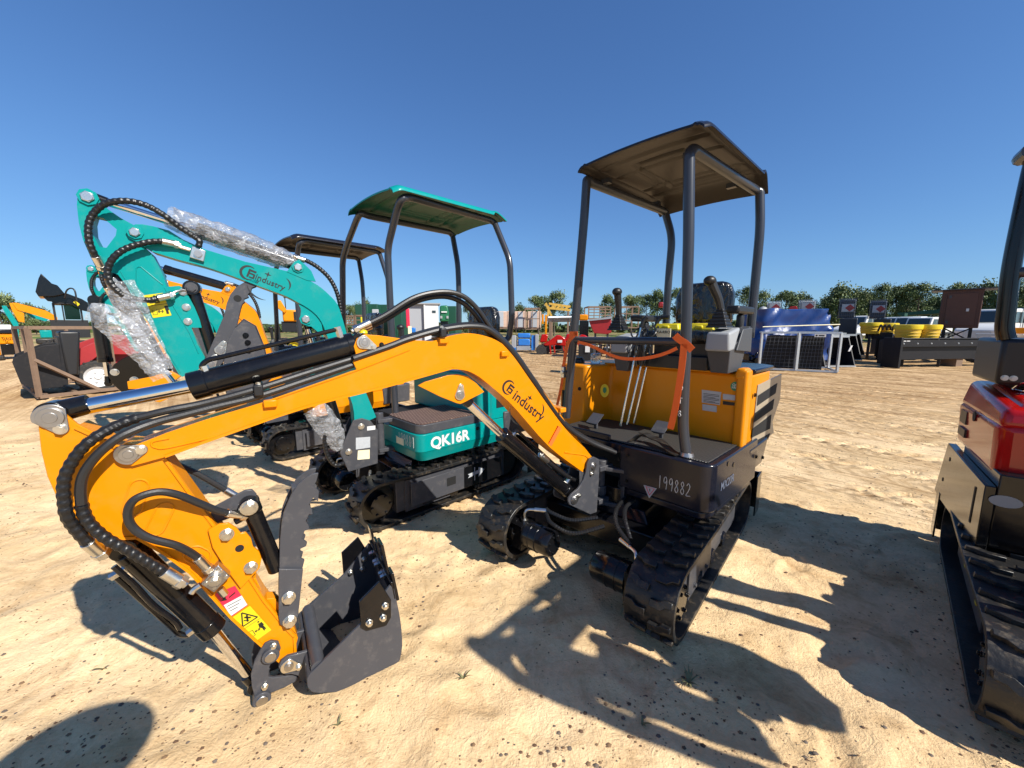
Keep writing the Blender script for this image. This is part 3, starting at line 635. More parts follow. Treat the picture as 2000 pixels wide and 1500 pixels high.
def undercarriage(root, fr, half, tw, b0, b1, Rr, blade=True, blade_mat='black', n=34):
    track(root, fr, half - tw, half, b0, b1, Rr, n, -1); track(root, fr, -half, -half + tw, b0, b1, Rr, n, 1)
    m = MB(fr); m.box(-half + tw - .02, half - tw + .02, b0 + .30, b1 - .25, .16, .30); m.taper(-.30, .30, -.30, .30, .24, .36, .08, .08, .08, .08); m.cyl((0, 0, .34), (0, 0, .46), .22, seg=40)
    m.build('centre_frame', M['black'], root, bevel=.006)
    if blade:
        bb = b1 + Rr; m = MB(fr); P = []
        for i in range(7): t = i / 6; P.append((-half - .02, bb + .10 + .05 * (2 * t - 1) ** 2, .06 + .30 * t))
        Q = P + [(x, y + .018, z) for x, y, z in reversed(P)]; m.prism(Q, (2 * half + .04, 0, 0))
        for sg in (1, -1): m.box(sg * .28 - .03, sg * .28 + .03, b1 - .3, bb + .10, .14, .20)
        m.box(-half - .03, -half - .02, bb, bb + .16, .05, .37); m.box(half + .02, half + .03, bb, bb + .16, .05, .37)
        m.build('dozer_blade', M[blade_mat], root, bevel=.003)
def cylinder(root, fr, pivot_a, rod_end, gland, barrel_end, y, r_rod, r_bar, name='hydraulic_cylinder', pipe=0, rodpar=None, wrap=False):
    # all four are local points (t, z); rod from pivot_a to gland, barrel gland to barrel_end
    A, G, B = [fr.w(p[0], y, p[1]) for p in (pivot_a, gland, barrel_end)]
    m = MB(fr); ax = (B - G).normalized(); m.cylw(G, B, r_bar, seg=28); m.cylw(G - ax * .02, G + ax * .03, r_bar * 1.06, seg=28); m.cylw(B - ax * .03, B, r_bar * 1.05, seg=28)
    m.cylw(B + fr.ey * r_bar * .8 + ax * .02, B - fr.ey * r_bar * .8 + ax * .02, r_bar * .9, seg=24)
    c = m.build(name, M['black'], root, bevel=.003)
    m = MB(fr); m.cylw(A, G, r_rod, seg=24); m.build('rod', M['chrome'], c)
    m = MB(fr); m.cylw(A + fr.ey * .03, A - fr.ey * .03, r_rod * 1.45, seg=24); m.cylw(A, A + ax * r_rod * 3.2, r_rod * 1.35, r_rod * 1.2, seg=20); m.build('rod_eye', M['black'], c, bevel=.002)
    if pipe:
        up = fr.ey.cross(ax).normalized(); up = up if up.z > 0 else -up
        if pipe < 0: up = -up
        h = r_bar + .028; side = -fr.ey * .012
        m = MB(fr); m.tubew([G + ax * .04 + up * r_bar * .9 + side, G + ax * .035 + up * (h * .8) + side, G + ax * .06 + up * h + side, G + ax * .12 + up * h + side, B - ax * .12 + up * h + side, B - ax * .04 + up * h + side], .009, seg=10)
        m.build('oil_pipe', M['black'], c); m = MB(fr); m.cylw(G + ax * .04 + up * r_bar * .8 + side, G + ax * .04 + up * (r_bar + .012) + side, .014, seg=6); m.cylw(B - ax * .045 + up * (h * .5) + side, B - ax * .045 + up * (h + .01) + side, .014, seg=6); m.build('union_nut', M['zinc'], c)
    return c
def joystick(root, fr, s, b, z, dirx, tilt, h=.2):
    m = MB(fr)
    for i in range(6): w = .062 - .008 * i; zz = z + .021 * i; m.taper(s - w, s + w, b - w, b + w, zz, zz + .013, .004, .004, .004, .004); m.taper(s - w + .008, s + w - .008, b - w + .008, b + w - .008, zz + .013, zz + .021)
    j = m.build('lever_boot', M['plastic'], root, bevel=.003)
    m = MB(fr); z1 = z + .12; m.tube([(s, b, z1 - .01), (s + dirx * .3, b + tilt * .3, z1 + h * .35), (s + dirx * .8, b + tilt * .8, z1 + h * .75), (s + dirx, b + tilt, z1 + h * .95)], .023, rf=lambda L: .95 + L * 1.6)
    m.ball((s + dirx * 1.1, b + tilt * 1.2, z1 + h * .97), .036, 1, 1.15, .85, 14); m.build('joystick', M['plastic'], root)
    return j
def console(root, fr, s, b, z, mir=1, big=1.0):
    # s,b = front centre, z = top; goes back along +b
    m = MB(fr); w = .072 * big; m.hexa([(s - w, b, z - .135), (s - w, b + .09, z - .13), (s + w, b + .09, z - .13), (s + w, b, z - .135), (s - w + .006, b + .005, z - .02), (s - w + .006, b + .20, z + .012), (s + w - .006, b + .20, z + .012), (s + w - .006, b + .005, z - .02)]); m.build('console_cover', M['console'], root, bevel=.014, seg=3)
    m = MB(fr); m.hexa([(s - w * .6, b + .05, z - .27), (s - w * .6, b + .28, z - .27), (s + w * .8, b + .28, z - .27), (s + w * .8, b + .05, z - .27), (s - w + .002, b + .025, z - .125), (s - w + .002, b + .38, z + .02), (s + w - .002, b + .38, z + .02), (s + w - .002, b + .025, z - .125)])
    m.hexa([(s + w - .002, b + .10, z - .13), (s + w - .002, b + .38, z - .15), (s + w + .012, b + .38, z - .15), (s + w + .012, b + .10, z - .13), (s + w - .002, b + .20, z - .0), (s + w - .002, b + .38, z + .01), (s + w + .008, b + .38, z + .01), (s + w + .008, b + .20, z - .0)])
    c = m.build('console_body', M['dconsole'], root, bevel=.01, seg=3)
    m = MB(fr); m.box(s - .04, s + .04, b + .22, b + .55, z + .10, z + .15); m.box(s - .02, s + .02, b + .36, b + .42, z - .02, z + .10); m.build('armrest', M['plastic'], root, bevel=.015, seg=3)
    return c
def seat(root, fr, s, b, z, mcol='seatyel'):
    m = MB(fr); P = [(-.20, 0), (-.205, .20), (-.175, .285), (-.12, .30), (.12, .30), (.175, .285), (.205, .20), (.20, 0)]
    m.prism([(s + x, b + .06, z + .07 + q) for x, q in P], (0, .09, 0)); o = m.build('seat_back', M['film'], root, bevel=.03, seg=3)
    m = MB(fr); m.box(s - .24, s + .24, b - .33, b + .12, z - .06, z + .02); m.build('seat_cushion', M['film'], root, bevel=.03, seg=3)
    m = MB(fr)
    for x0, x1 in ((-.21, -.02), (.02, .21)): m.taper(s + x0, s + x1, b - .26, b + .04, z + .022, z + .068, .015, .015, .02, .02)
    for x in (-.14, .09): m.box(s + x, s + x + .05, b - .265, b - .245, z + .03, z + .055)
    m.build('document_box', M[mcol], root, bevel=.008)
    m = MB(fr); m.box(s - .2, s + .2, b - .25, b + .1, z - .17, z - .06); m.build('seat_base', M['plastic'], root, bevel=.01)
def circle_px(c, r, n=20): return [(c[0] + r * math.cos(6.2832 * i / n), c[1] + r * math.sin(6.2832 * i / n)) for i in range(n)]
def logo(root, fr, c, p0, p1, y, size, r, star, name='maker_logo'):
    """round GF mark, the word industry, a swoosh and a star, on the near face of a boom"""
    m = MB(fr); A, B = fr.w(*fr.at(*p0, y=y)), fr.w(*fr.at(*p1, y=y)); ex = (B - A).normalized(); nn = -fr.ey; ey = nn.cross(ex).normalized()
    mid = (A + B) / 2 + nn * .0008
    text_mb(m, 'industry', mid, ex, ey, size, bold=.0006, fit=(B - A).length)
    m.build(name, M['ink'], root, smooth=0); m = MB(fr); C = fr.w(*fr.at(*c, y=y)) + nn * .001
    def arc(cc, rad, a0, a1, w0, w1, n=26):
        for i in range(n):
            t0, t1 = a0 + (a1 - a0) * i / n, a0 + (a1 - a0) * (i + 1) / n; ws = w0 + (w1 - w0) * math.sin(math.pi * i / n); we = w0 + (w1 - w0) * math.sin(math.pi * (i + 1) / n)
            f = lambda t, q: cc + ex * (math.cos(t) * q) + ey * (math.sin(t) * q)
            m._add([f(t0, rad - ws), f(t1, rad - we), f(t1, rad + we), f(t0, rad + ws)], [(0, 1, 2, 3)])
    arc(C, r, R(65), R(310), .0012, r * .17)
    def bar(x0, y0, x1, y1): m._add([C + ex * (a * r) + ey * (b * r) for a, b in ((x0, y0), (x1, y0), (x1, y1), (x0, y1))], [(0, 1, 2, 3)])
    bar(-.15, .35, .85, .62); bar(-.15, -.6, .12, .6); bar(.1, -.08, .75, .14); bar(.62, -.5, .86, .1); bar(.2, -.62, .86, -.42)
    m.build('round_emblem', M['ink'], root, smooth=0); m = MB(fr)
    arc(mid - ey * size * .35 - ex * size * .3, size * 1.5, R(205), R(290), .0003, size * .07); arc(mid + ex * size * .9 + ey * size * .25, size * .75, R(-25), R(75), .0003, size * .07)
    S = fr.w(*fr.at(*star, y=y)) + nn * .001; q = size * .3
    m.build('swoosh_mark', M['ink'], root, smooth=0); m = MB(fr)
    m._add([S + ex * (q * math.cos(k * math.pi / 4) * (1 if k % 2 == 0 else .3)) + ey * (q * math.sin(k * math.pi / 4) * (1 if k % 2 == 0 else .3)) for k in range(8)], [tuple(range(8))])
    return m.build('star_mark', M['ink'], root, smooth=0)
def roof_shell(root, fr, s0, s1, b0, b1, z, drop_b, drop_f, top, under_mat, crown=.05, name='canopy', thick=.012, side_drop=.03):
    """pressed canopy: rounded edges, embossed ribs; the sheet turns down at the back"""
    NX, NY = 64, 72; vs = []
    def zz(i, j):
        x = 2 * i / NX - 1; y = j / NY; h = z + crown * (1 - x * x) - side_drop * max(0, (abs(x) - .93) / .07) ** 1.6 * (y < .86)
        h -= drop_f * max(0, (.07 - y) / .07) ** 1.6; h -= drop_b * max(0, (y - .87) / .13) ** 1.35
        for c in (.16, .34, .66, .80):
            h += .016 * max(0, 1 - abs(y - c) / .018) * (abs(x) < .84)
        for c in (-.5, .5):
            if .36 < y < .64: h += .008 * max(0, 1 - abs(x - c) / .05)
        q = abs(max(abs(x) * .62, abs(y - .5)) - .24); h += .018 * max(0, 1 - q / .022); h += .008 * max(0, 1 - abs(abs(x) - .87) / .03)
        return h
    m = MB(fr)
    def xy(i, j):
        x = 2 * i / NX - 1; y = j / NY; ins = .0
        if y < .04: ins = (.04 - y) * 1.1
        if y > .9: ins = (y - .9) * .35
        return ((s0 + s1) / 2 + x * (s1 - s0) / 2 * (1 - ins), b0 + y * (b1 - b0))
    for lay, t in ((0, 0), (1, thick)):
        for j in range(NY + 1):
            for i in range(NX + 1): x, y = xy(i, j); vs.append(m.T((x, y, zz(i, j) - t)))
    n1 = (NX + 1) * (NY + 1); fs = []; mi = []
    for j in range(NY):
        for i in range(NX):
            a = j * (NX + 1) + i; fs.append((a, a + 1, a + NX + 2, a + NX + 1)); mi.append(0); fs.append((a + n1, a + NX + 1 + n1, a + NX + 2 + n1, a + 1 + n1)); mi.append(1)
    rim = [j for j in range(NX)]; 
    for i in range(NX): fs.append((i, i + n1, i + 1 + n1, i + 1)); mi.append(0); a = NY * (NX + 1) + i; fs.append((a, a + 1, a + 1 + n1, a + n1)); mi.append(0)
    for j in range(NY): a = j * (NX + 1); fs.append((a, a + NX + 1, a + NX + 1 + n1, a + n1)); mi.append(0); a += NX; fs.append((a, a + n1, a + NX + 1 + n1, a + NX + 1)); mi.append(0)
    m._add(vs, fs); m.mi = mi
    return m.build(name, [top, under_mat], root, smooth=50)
# ------------------------------------------------------------------ yellow excavator in the foreground
YC = Vector((.81, 2.58, 0)); UF = Frame(YC, -47.0); LF = Frame(YC, -41.4)
Y = empty('mini_excavator', YC, 'yellow mini excavator with dark canopy, its long boom in front, chalked 199882', 'excavator', R(-47), 'mini excavators parked in a slanting row')
undercarriage(Y, LF, .625, .235, -.68, .68, .2)
# --- platform tub
m = MB(UF)
def rr(x0, x1, y0, y1, r, corners='1111', n=6):
    P = []
    for k, (cx, cy, a) in enumerate(((x1 - r, y0 + r, -90), (x1 - r, y1 - r, 0), (x0 + r, y1 - r, 90), (x0 + r, y0 + r, 180))):
        if corners[k] == '1':
            for i in range(n + 1): t = R(a + 90 * i / n); P.append((cx + r * math.cos(t), cy + r * math.sin(t)))
        else: P.append(((x1, y0), (x1, y1), (x0, y1), (x0, y0))[k])
    return P
def slab(m, P, z0, z1, ins=0.0):   # plan polygon extruded upward
    n = len(P); cx = sum(p[0] for p in P) / n; cy = sum(p[1] for p in P) / n
    lo = [m.T((cx + (x - cx) * (1 - ins), cy + (y - cy) * (1 - ins), z0)) for x, y in P]; hi = [m.T((x, y, z1)) for x, y in P]
    m._add(lo + hi, [tuple(range(n)), tuple(reversed(range(n, 2 * n)))] + [(i, (i + 1) % n, (i + 1) % n + n, i + n) for i in range(n)]); return m
slab(m, rr(.06, .625, -.215, .60, .075, '1000'), .475, .757); slab(m, rr(.075, .605, -.195, .58, .075, '1000'), .425, .475)
tub = m.build('platform_tub', M['navy'], Y, bevel=.012, seg=3)
m = MB(UF); m.box(-.50, .12, -.20, .28, .69, .755); m.box(-.50, -.02, -.205, -.19, .755, .80); m.box(-.52, -.38, -.12, .3, .46, .69); m.build('front_lip', M['navy'], tub, bevel=.008)
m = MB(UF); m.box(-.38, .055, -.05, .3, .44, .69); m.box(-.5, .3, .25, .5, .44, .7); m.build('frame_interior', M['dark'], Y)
m = MB(UF); m.box(-.48, .13, -.18, .30, .7585, .765); m.box(.13, .585, -.175, .33, .7585, .765); m.build('floor_mat', M['mat'], tub, bevel=.004)
m = MB(UF)   # folded rubber mat edge
P = [UF.w(.08, -.16, .765), UF.w(.14, -.11, .82), UF.w(.20, -.10, .80), UF.w(.27, -.13, .80), UF.w(.36, -.19, .775), UF.w(.41, -.20, .765)]
m.strip(catmull(P, 6), UF.ey * .05 + UF.ex * .02, .006); m.build('mat_strip', M['rubber'], tub)
# counterweight and hood
m = MB(UF); slab(m, rr(-.60, .63, .42, .93, .12, '0110'), .52, .715, .04); m.build('counterweight', M['navy'], Y, bevel=.014, seg=3)
aL = UF.at(1094, 740, y=.10); aR = UF.at(1143, 740, y=.10); hz = UF.at(1330, 722, y=.32).z
m = MB(UF); slab(m, [(aR.x, .10), (aR.x + .09, .32), (.575, .32), (.605, .37), (.605, .82), (.52, .90), (-.50, .90), (aL.x, .80), (aL.x, .10)], .70, hz)
hood = m.build('engine_hood', M['yellow'], Y, bevel=.022, seg=3)
m = MB(UF); m.box(-.42, .50, .30, .80, hz - .002, hz + .012); m.build('hood_top_panel', M['yellow'], hood, bevel=.01)
m = MB(UF); m.taper(.548, .612, .295, .40, .60, hz + .03, 0, 0, 0, 0); m.hexa([(.535, .29, hz - .03), (.535, .42, hz - .03), (.6, .42, hz - .03), (.6, .29, hz - .03), (.545, .30, hz + .04), (.545, .40, hz + .04), (.6, .40, hz + .04), (.6, .30, hz + .04)])
m.build('corner_pillar', M['yellow'], hood, bevel=.016, seg=4)
m = MB(UF); slab(m, [(.53, .40), (.625, .40), (.625, .82), (.53, .91), (-.3, .91), (-.3, .5), (.4, .5)], hz + .003, hz + .028); m.build('hood_trim', M['navy'], hood, bevel=.008)
m = MB(UF); m.prism([(.606, *UF.at(u, v, x=.606)[1:]) for u, v in ((1479, 752), (1525, 730), (1522, 779), (1507, 823), (1510, 845), (1470, 876), (1467, 860))], (.006, 0, 0)); gp = m.build('side_grille', M['grate'], hood, bevel=.002)
m = MB(UF)
for q in (((1480, 773), (1518, 748), (1514.5, 768), (1478, 793)), ((1475, 806.5), (1512, 779), (1509, 799), (1472, 825.6)), ((1470, 837), (1506.4, 809.4), (1504, 837), (1468, 855)), ((1470, 864.4), (1504, 846), (1500, 858), (1473, 872))):
    m.prism([(.6125, *UF.at(u, v, x=.6125)[1:]) for u, v in q], (.0015, 0, 0))
m.build('louvre_opening', M['dark'], gp, smooth=0)
m = MB(UF); m.hexbolt(UF.w(.614, .46, 1.07), UF.ex, .012); m.hexbolt(UF.w(.63, .55, .64), UF.ex, .012); m.hexbolt(UF.w(.632, .70, .60), UF.ex, .012); m.build('bolt', M['black'], hood)
m = MB(UF); m.cyl((aL.x + .08, .25, hz), (aL.x + .08, .25, hz + .03), .045, .04); m.cyl((aL.x + .08, .25, hz + .03), (aL.x + .08, .25, hz + .045), .03); m.build('fuel_cap', M['plastic'], hood, bevel=.004)
m = MB(UF); m.lathew(UF.w(aL.x + .22, .28, hz), UF.ez, [(0, .035), (.01, .04), (.07, .04), (.08, .035), (.085, .02)], 20); m.build('beacon', M['glassclear'] if 'glassclear' in M else M['steel'], hood)
m = MB(UF); m.box(aL.x + .03, aL.x + .06, .094, .10, .84, .99); m.cyl((aR.x - .05, .10, 1.02), (aR.x - .05, .094, 1.02), .014); m.build('slot', M['dark'], hood)
# stickers on the hood
def stick(name, q, mm, par=hood, y=.3195, **k):
    m = MB(UF); quad_on(m, UF, q, y=y, **k); return m.build(name, mm, par, smooth=0)
stick('warning_sticker', ((1371, 761), (1409, 766), (1406, 791), (1371, 786)), M['label']); stick('warning_sticker', ((1372, 789), (1400, 793), (1400, 805), (1372, 801)), M['label'])
stick('warning_sticker', ((1412, 769), (1436, 772), (1436, 782), (1412, 780)), M['label']); stick('warning_sticker', ((1412, 783), (1441, 787), (1441, 793), (1412, 790)), M['ink'])
m = MB(UF)
for k in range(7): quad_on(m, UF, ((1374, 768 + 2.7 * k), (1405 - 8 * (k % 3 == 2), 771.5 + 2.7 * k), (1405 - 8 * (k % 3 == 2), 772.5 + 2.7 * k), (1374, 769 + 2.7 * k)), y=.318, th=.0004)
m.build('sticker_print', M['ink'], hood, smooth=0)
g = stick('round_sticker', circle_px((1436, 754.5), 9), M['decgreen']); m = MB(UF); c = UF.w(*UF.at(1436, 752, y=.3175)); text_mb(m, 'QC', c, UF.ex, UF.ez, .022, bold=.0006); text_mb(m, 'PASS', c - UF.ez * .018, UF.ex, UF.ez, .018, bold=.0006); m.build('sticker_lettering', M['white'], g, smooth=0)
cc = [(1181, 763)]; m = MB(UF); dn = [(1181 + 8.5 * math.cos(t * .314), 763 + 13 * math.sin(t * .314)) for t in range(20)]
quad_on(m, UF, dn, y=.20); e = m.build('round_sticker', M['decyel'], hood, smooth=0)
m = MB(UF); quad_on(m, UF, [(1181 + 3.5 * math.cos(t * .63), 762 + 6 * math.sin(t * .63)) for t in range(10)], y=.197, th=.001); m.build('sticker_print', M['decgreen'], e, smooth=0)
# --- lettering on the tub
m = MB(UF); a, b = UF.at(1289, 938, y=-.216), UF.at(1350, 953, y=-.216); ex = (UF.w(*b) - UF.w(*a)).normalized()
scrawl(m, '199882', UF.w(a.x - .014, -.217, a.z - .045), UF.ex, UF.ez, .0335, .075, .0021); m.build('chalked_number', M['chalk'], tub)
m = MB(UF); p = UF.at(1421, 942, x=.6265); text_mb(m, 'MX20R', UF.w(.6265, p.y, p.z), UF.ey, UF.ez, .072, bold=.001); m.build('model_lettering', M['post2'], tub, smooth=0)
m = MB(UF); quad_on(m, UF, ((1257, 947), (1283, 954), (1268, 973)), y=-.2158); t = m.build('warning_triangle', M['label'], tub, smooth=0)
m = MB(UF); quad_on(m, UF, ((1261, 949.5), (1279, 955), (1268.5, 968)), y=-.2175, th=.0004); t2 = m.build('triangle_border', M['decred'], t, smooth=0)
m = MB(UF); quad_on(m, UF, ((1263, 951), (1277, 955), (1269, 965.5)), y=-.2185, th=.0004); m.build('triangle_centre', M['label'], t, smooth=0)
m = MB(UF); quad_on(m, UF, ((1268.3, 954), (1270, 954.4), (1269.7, 960), (1268.6, 960)), y=-.2195, th=.0004); m.build('triangle_mark', M['ink'], t, smooth=0)
m = MB(UF)
for (x, z) in ((.12, .70), (.12, .53), (.06, .66)): m.hexbolt(UF.w(x, -.215, z), -UF.ey, .009)
for y_, z in ((.02, .72), (.12, .69)): m.cyl((.62, y_, z), (.629, y_, z), .014); 
m.build('bolt', M['black'], tub)
# --- swing bracket on the tub front
BF = Frame((.485, 2.33, 0), ex=(-.839, -.545, 0), ey=(-.545, .839, 0), ez=(0, 0, 1))
sw = hit(1174, 897, BF.w(0, .06, 0), BF.ey); sl = UF.loc(sw)
m = MB(UF)
for z0, th in ((sw.z - .06, .026), (sw.z - .30, .026)):
    m.prism([(sl.x - .055, sl.y - .03, z0), (sl.x - .03, sl.y - .06, z0), (sl.x + .03, sl.y - .06, z0), (sl.x + .055, sl.y - .03, z0), (.10, -.214, z0), (.13, -.20, z0), (-.20, -.20, z0), (-.18, -.214, z0)], (0, 0, th))
m.prism([(.09, -.214, sw.z - .28), (.06, sl.y + .03, sw.z - .28), (.035, sl.y + .045, sw.z - .17), (.06, sl.y + .03, sw.z - .06), (.09, -.214, sw.z - .06)], (.018, 0, 0))
br = m.build('swing_bracket', M['slate'], Y, bevel=.004)
m = MB(); m.cylw(sw + Vector((0, 0, -.31)), sw + Vector((0, 0, .0)), .03); m.cylw(sw + Vector((0, 0, -.03)), sw + Vector((0, 0, .004)), .045, seg=28); m.cylw(sw + Vector((0, 0, -.18)), sw + Vector((0, 0, -.24)), .042, seg=28); m.build('swing_post', M['slate'], br, bevel=.004)
m = MB(); m.cylw(sw + Vector((.0, 0, -.085)), sw + Vector((.0, 0, -.115)), .02, seg=6); m.cylw(sw + Vector((0, 0, -.20)), sw + Vector((0, 0, -.165)), .036, .02); m.build('hose_fitting', M['zinc'], br)
SWP = [(1147.6, 904), (1152, 896), (1160.6, 892.4), (1171, 897.6), (1171, 920), (1165.8, 1000.3), (1152.8, 1004.9), (1112.5, 986), (1110, 979), (1111, 973), (1116.4, 965.2), (1129.4, 954.8), (1139.8, 937.9), (1145, 921)]
m = MB(BF); plate(m, BF, SWP, -.016, .014)
Q = [BF.at(u, v, y=-.016) for u, v in SWP]; m.prism([(q.x, .122, q.z) for q in Q], (0, .014, 0))
for zz in (-.035, -.26): m.cyl((0, .0, 0), (0, .001, 0), .001); m.box(BF.loc(sw).x - .05, BF.loc(sw).x + .07, -.003, .123, sw.z + zz - .02, sw.z + zz + .012)
swb = m.build('boom_swing_plate', M['slate'], Y, bevel=.003)
pinset(swb, BF, (1158, 910.6), (1154.5, 925), -.016, .027, .013); pinset(swb, BF, (1122.3, 975.6), (1130, 967), -.016, .03, .013)
# --- boom
TOP = [(1160, 897), (1120, 846), (1092, 805), (1060, 762), (1030, 724), (1002, 690), (981, 671), (960, 660), (935, 653), (912, 651), (885, 655), (861, 662), (800, 683), (700, 722), (600, 757), (525, 783), (409, 818), (320, 848), (268, 868)]
END = [(246, 866), (228, 876), (226, 892), (238, 905), (258, 911)]
BOT = [(324, 893), (437, 852), (600, 796), (756, 756), (870, 724), (885, 721), (900, 722), (914, 725), (930, 733), (945, 744), (984, 777), (1008, 801), (1072, 873), (1136, 921)]
def poly(px, y, th, m): return plate(m, BF, px, y, th)
m = MB(BF); poly(TOP + END + BOT, .005, .11, m)
boom = m.build('boom', M['yellow'], Y, bevel=.0015, seg=1)
def flange(px, name, w0=-.001, w1=.121, th=.009, dirn=1):
    m = MB(BF); P = [BF.at(u, v, y=0) for u, v in px]; P = catmull([Vector((p.x, w0, p.z)) for p in P], 3)
    for i in range(len(P) - 1):
        a, b = P[i], P[i + 1]; n = Vector((-(b.z - a.z), 0, b.x - a.x)).normalized() * th * dirn
        m.prism([tuple(a), tuple(b), tuple(b + n), tuple(a + n)], (0, w1 - w0, 0))
    return m.build(name, M['yellow'], boom)
flange(BOT, 'bottom_plate', w0=-.010, w1=.13, dirn=-1); flange(TOP[:-1], 'top_plate', w0=.006, w1=.114, dirn=-1)
m = MB(BF); poly([(830, 746), (817, 753.5), (860, 775), (893, 788), (900, 789), (907, 786), (946, 765.5), (930, 748), (914, 735), (895, 731), (875, 733)], .022, .012, m); poly([(830, 746), (817, 753.5), (860, 775), (893, 788), (900, 789), (907, 786), (946, 765.5), (930, 748), (914, 735), (895, 731), (875, 733)], .09, .012, m)
lug = m.build('cylinder_lug', M['yellow'], boom, bevel=.0015); pinset(lug, BF, (898, 771), (899.5, 755), .022, .027, .014, 'zinc', .02)
m = MB(BF)
for yy in (.008, .10): poly([(690, 708), (695, 690), (691, 676), (697, 661), (712, 653), (740, 655), (803, 664), (870, 668), (850, 690), (700, 730)], yy, .012, m)
lug = m.build('cylinder_lug', M['yellow'], boom, bevel=.0015); pinset(lug, BF, (711, 669), (729, 677), .008, .030, .013, 'zinc', .022)
m = MB(BF); m.hexbolt(BF.w(*BF.at(745, 673, y=.008)), -BF.ey, .008); m.build('bolt', M['black'], boom)
pinset(boom, BF, (252, 886), (276, 878), .005, .036, .017, 'steel')
logo(boom, BF, (994, 757), (1004, 770), (1060, 817), -.0005 + .005, .064, .036, (1035, 777))
m = MB(BF)      # weld beads
for px in (((800, 683), (700, 722), (600, 757), (525, 783)), ((330, 856), (300, 862), (296, 869), (304, 874), (330, 874), (437, 849)), ((1110, 882), (1104, 884), (1140, 889), (1150, 896))): m.tubew([BF.w(*BF.at(u, v, y=.004)) for u, v in px], .0035, seg=6)
m.build('weld_bead', M['yellow'], boom)
m = MB(BF)      # hose clips on the boom top
for (u, v, a) in ((866, 664, 0), (985, 690, 0), (1098, 800, 0), (528, 787, 0)):
    p = BF.at(u, v, y=0); m.box(p.x - .022, p.x + .022, -.012, .10, p.z - .016, p.z + .012)
m.build('hose_clip', M['yellow'], boom, bevel=.004)
m = MB(BF)
for (u, v) in ((863, 650), (505, 762)): p = BF.at(u, v, y=.0); m.box(p.x - .015, p.x + .015, -.025, .10, p.z - .02, p.z + .022)
cb = m.build('clamp_block', M['plastic'], boom, bevel=.005)
m = MB(BF)
for (u, v) in ((863, 641), (505, 752)): m.hexbolt(BF.w(*BF.at(u, v, y=0)), BF.ez, .009)
m.build('bolt', M['zinc'], cb)
# --- arm
ARM = [(97, 796), (117, 799), (128, 810), (150, 828), (185, 846), (225, 868), (260, 880), (300, 890), (324, 892), (370, 956), (422, 1026), (470, 1095), (518, 1170), (560, 1222), (578, 1240), (580, 1274), (560, 1290), (546, 1297), (525, 1280), (500, 1255), (450, 1210), (370, 1122), (320, 1085), (266, 1054), (200, 1058), (165, 1042), (140, 1015), (112, 975), (92, 930), (80, 880), (75, 835), (80, 808)]
m = MB(BF); poly(ARM, .020, .012, m); poly([(u, v) for u, v in ARM], .098, .012, m)
arm = m.build('arm', M['yellow'], Y, bevel=.0015, seg=1)
SPINE = [(150, 832), (185, 848), (225, 870), (268, 884)]; EDGE = [(324, 893), (370, 957), (422, 1027), (470, 1096), (518, 1171), (560, 1223), (577, 1241), (579, 1273)]; BACK = [(546, 1294), (500, 1254), (450, 1208), (370, 1120), (320, 1083), (266, 1052), (200, 1055), (165, 1039)]
m = MB(BF)
for px in (SPINE, EDGE, BACK):
    P = [BF.at(u, v, y=.02) for u, v in px]
    for i in range(len(P) - 1):
        a, b = Vector((P[i].x, .014, P[i].z)), Vector((P[i + 1].x, .014, P[i + 1].z)); n = Vector((-(b.z - a.z), 0, b.x - a.x)).normalized() * .009
        m.prism([tuple(a), tuple(b), tuple(b + n), tuple(a + n)], (0, .104, 0))
m.build('edge_plate', M['yellow'], arm)
m = MB(BF)      # pressed stiffening beads
def bead(a, b, r):
    A, B = BF.at(*a, y=.02), BF.at(*b, y=.02); P = []; d = (Vector((B.x, B.z)) - Vector((A.x, A.z))).normalized(); an = math.atan2(d.y, d.x)
    for i in range(9): t = an + R(90 + 180 * i / 8); P.append((A.x + r * math.cos(t), .0195, A.z + r * math.sin(t)))
    for i in range(9): t = an + R(-90 + 180 * i / 8); P.append((B.x + r * math.cos(t), .0195, B.z + r * math.sin(t)))
    P.append(P[0]); m.tubew([BF.w(*p) for p in P], .0035, seg=6, smooth=False)
bead((272, 950), (258, 995), .024); bead((322, 995), (304, 1032), .024); bead((392, 1088), (380, 1082), .03)
m.build('pressed_bead', M['yellow'], arm)
kp = pinset(arm, BF, (100, 815), (120, 837), .02, .040, .018, 'steel', .03)
LOBE = [(406, 1036), (428, 1024), (446, 1022), (462, 1032), (470, 1042), (480, 1040), (490, 1052), (494, 1068), (506, 1078), (511, 1092), (507, 1110), (496, 1122), (484, 1135), (470, 1150), (440, 1110), (415, 1070)]
m = MB(BF)
for yy in (.005, .112): poly(LOBE, yy, .012, m)
lob = m.build('thumb_bracket', M['yellow'], arm, bevel=.002)
m = MB(BF)
for (u, v) in ((443, 1044), (490, 1108)): m.hexbolt(BF.w(*BF.at(u, v, y=.005)), -BF.ey, .019, .014)
m.build('bolt', M['zinc'], lob, bevel=.0015)
m = MB(BF); m.cyl(tuple(BF.at(468, 1071, y=.0045)), tuple(BF.at(468, 1071, y=.0045) + Vector((0, -.0006, 0))), .014); m.build('bolt_hole', M['dark'], lob)
m = MB(BF); poly([(518, 1170), (536, 1168), (548, 1180), (556, 1216), (574, 1226), (582, 1246), (578, 1262), (560, 1240), (530, 1200), (505, 1165), (480, 1130), (500, 1130)], .04, .05, m); m.build('thumb_mount', M['yellow'], arm, bevel=.002)
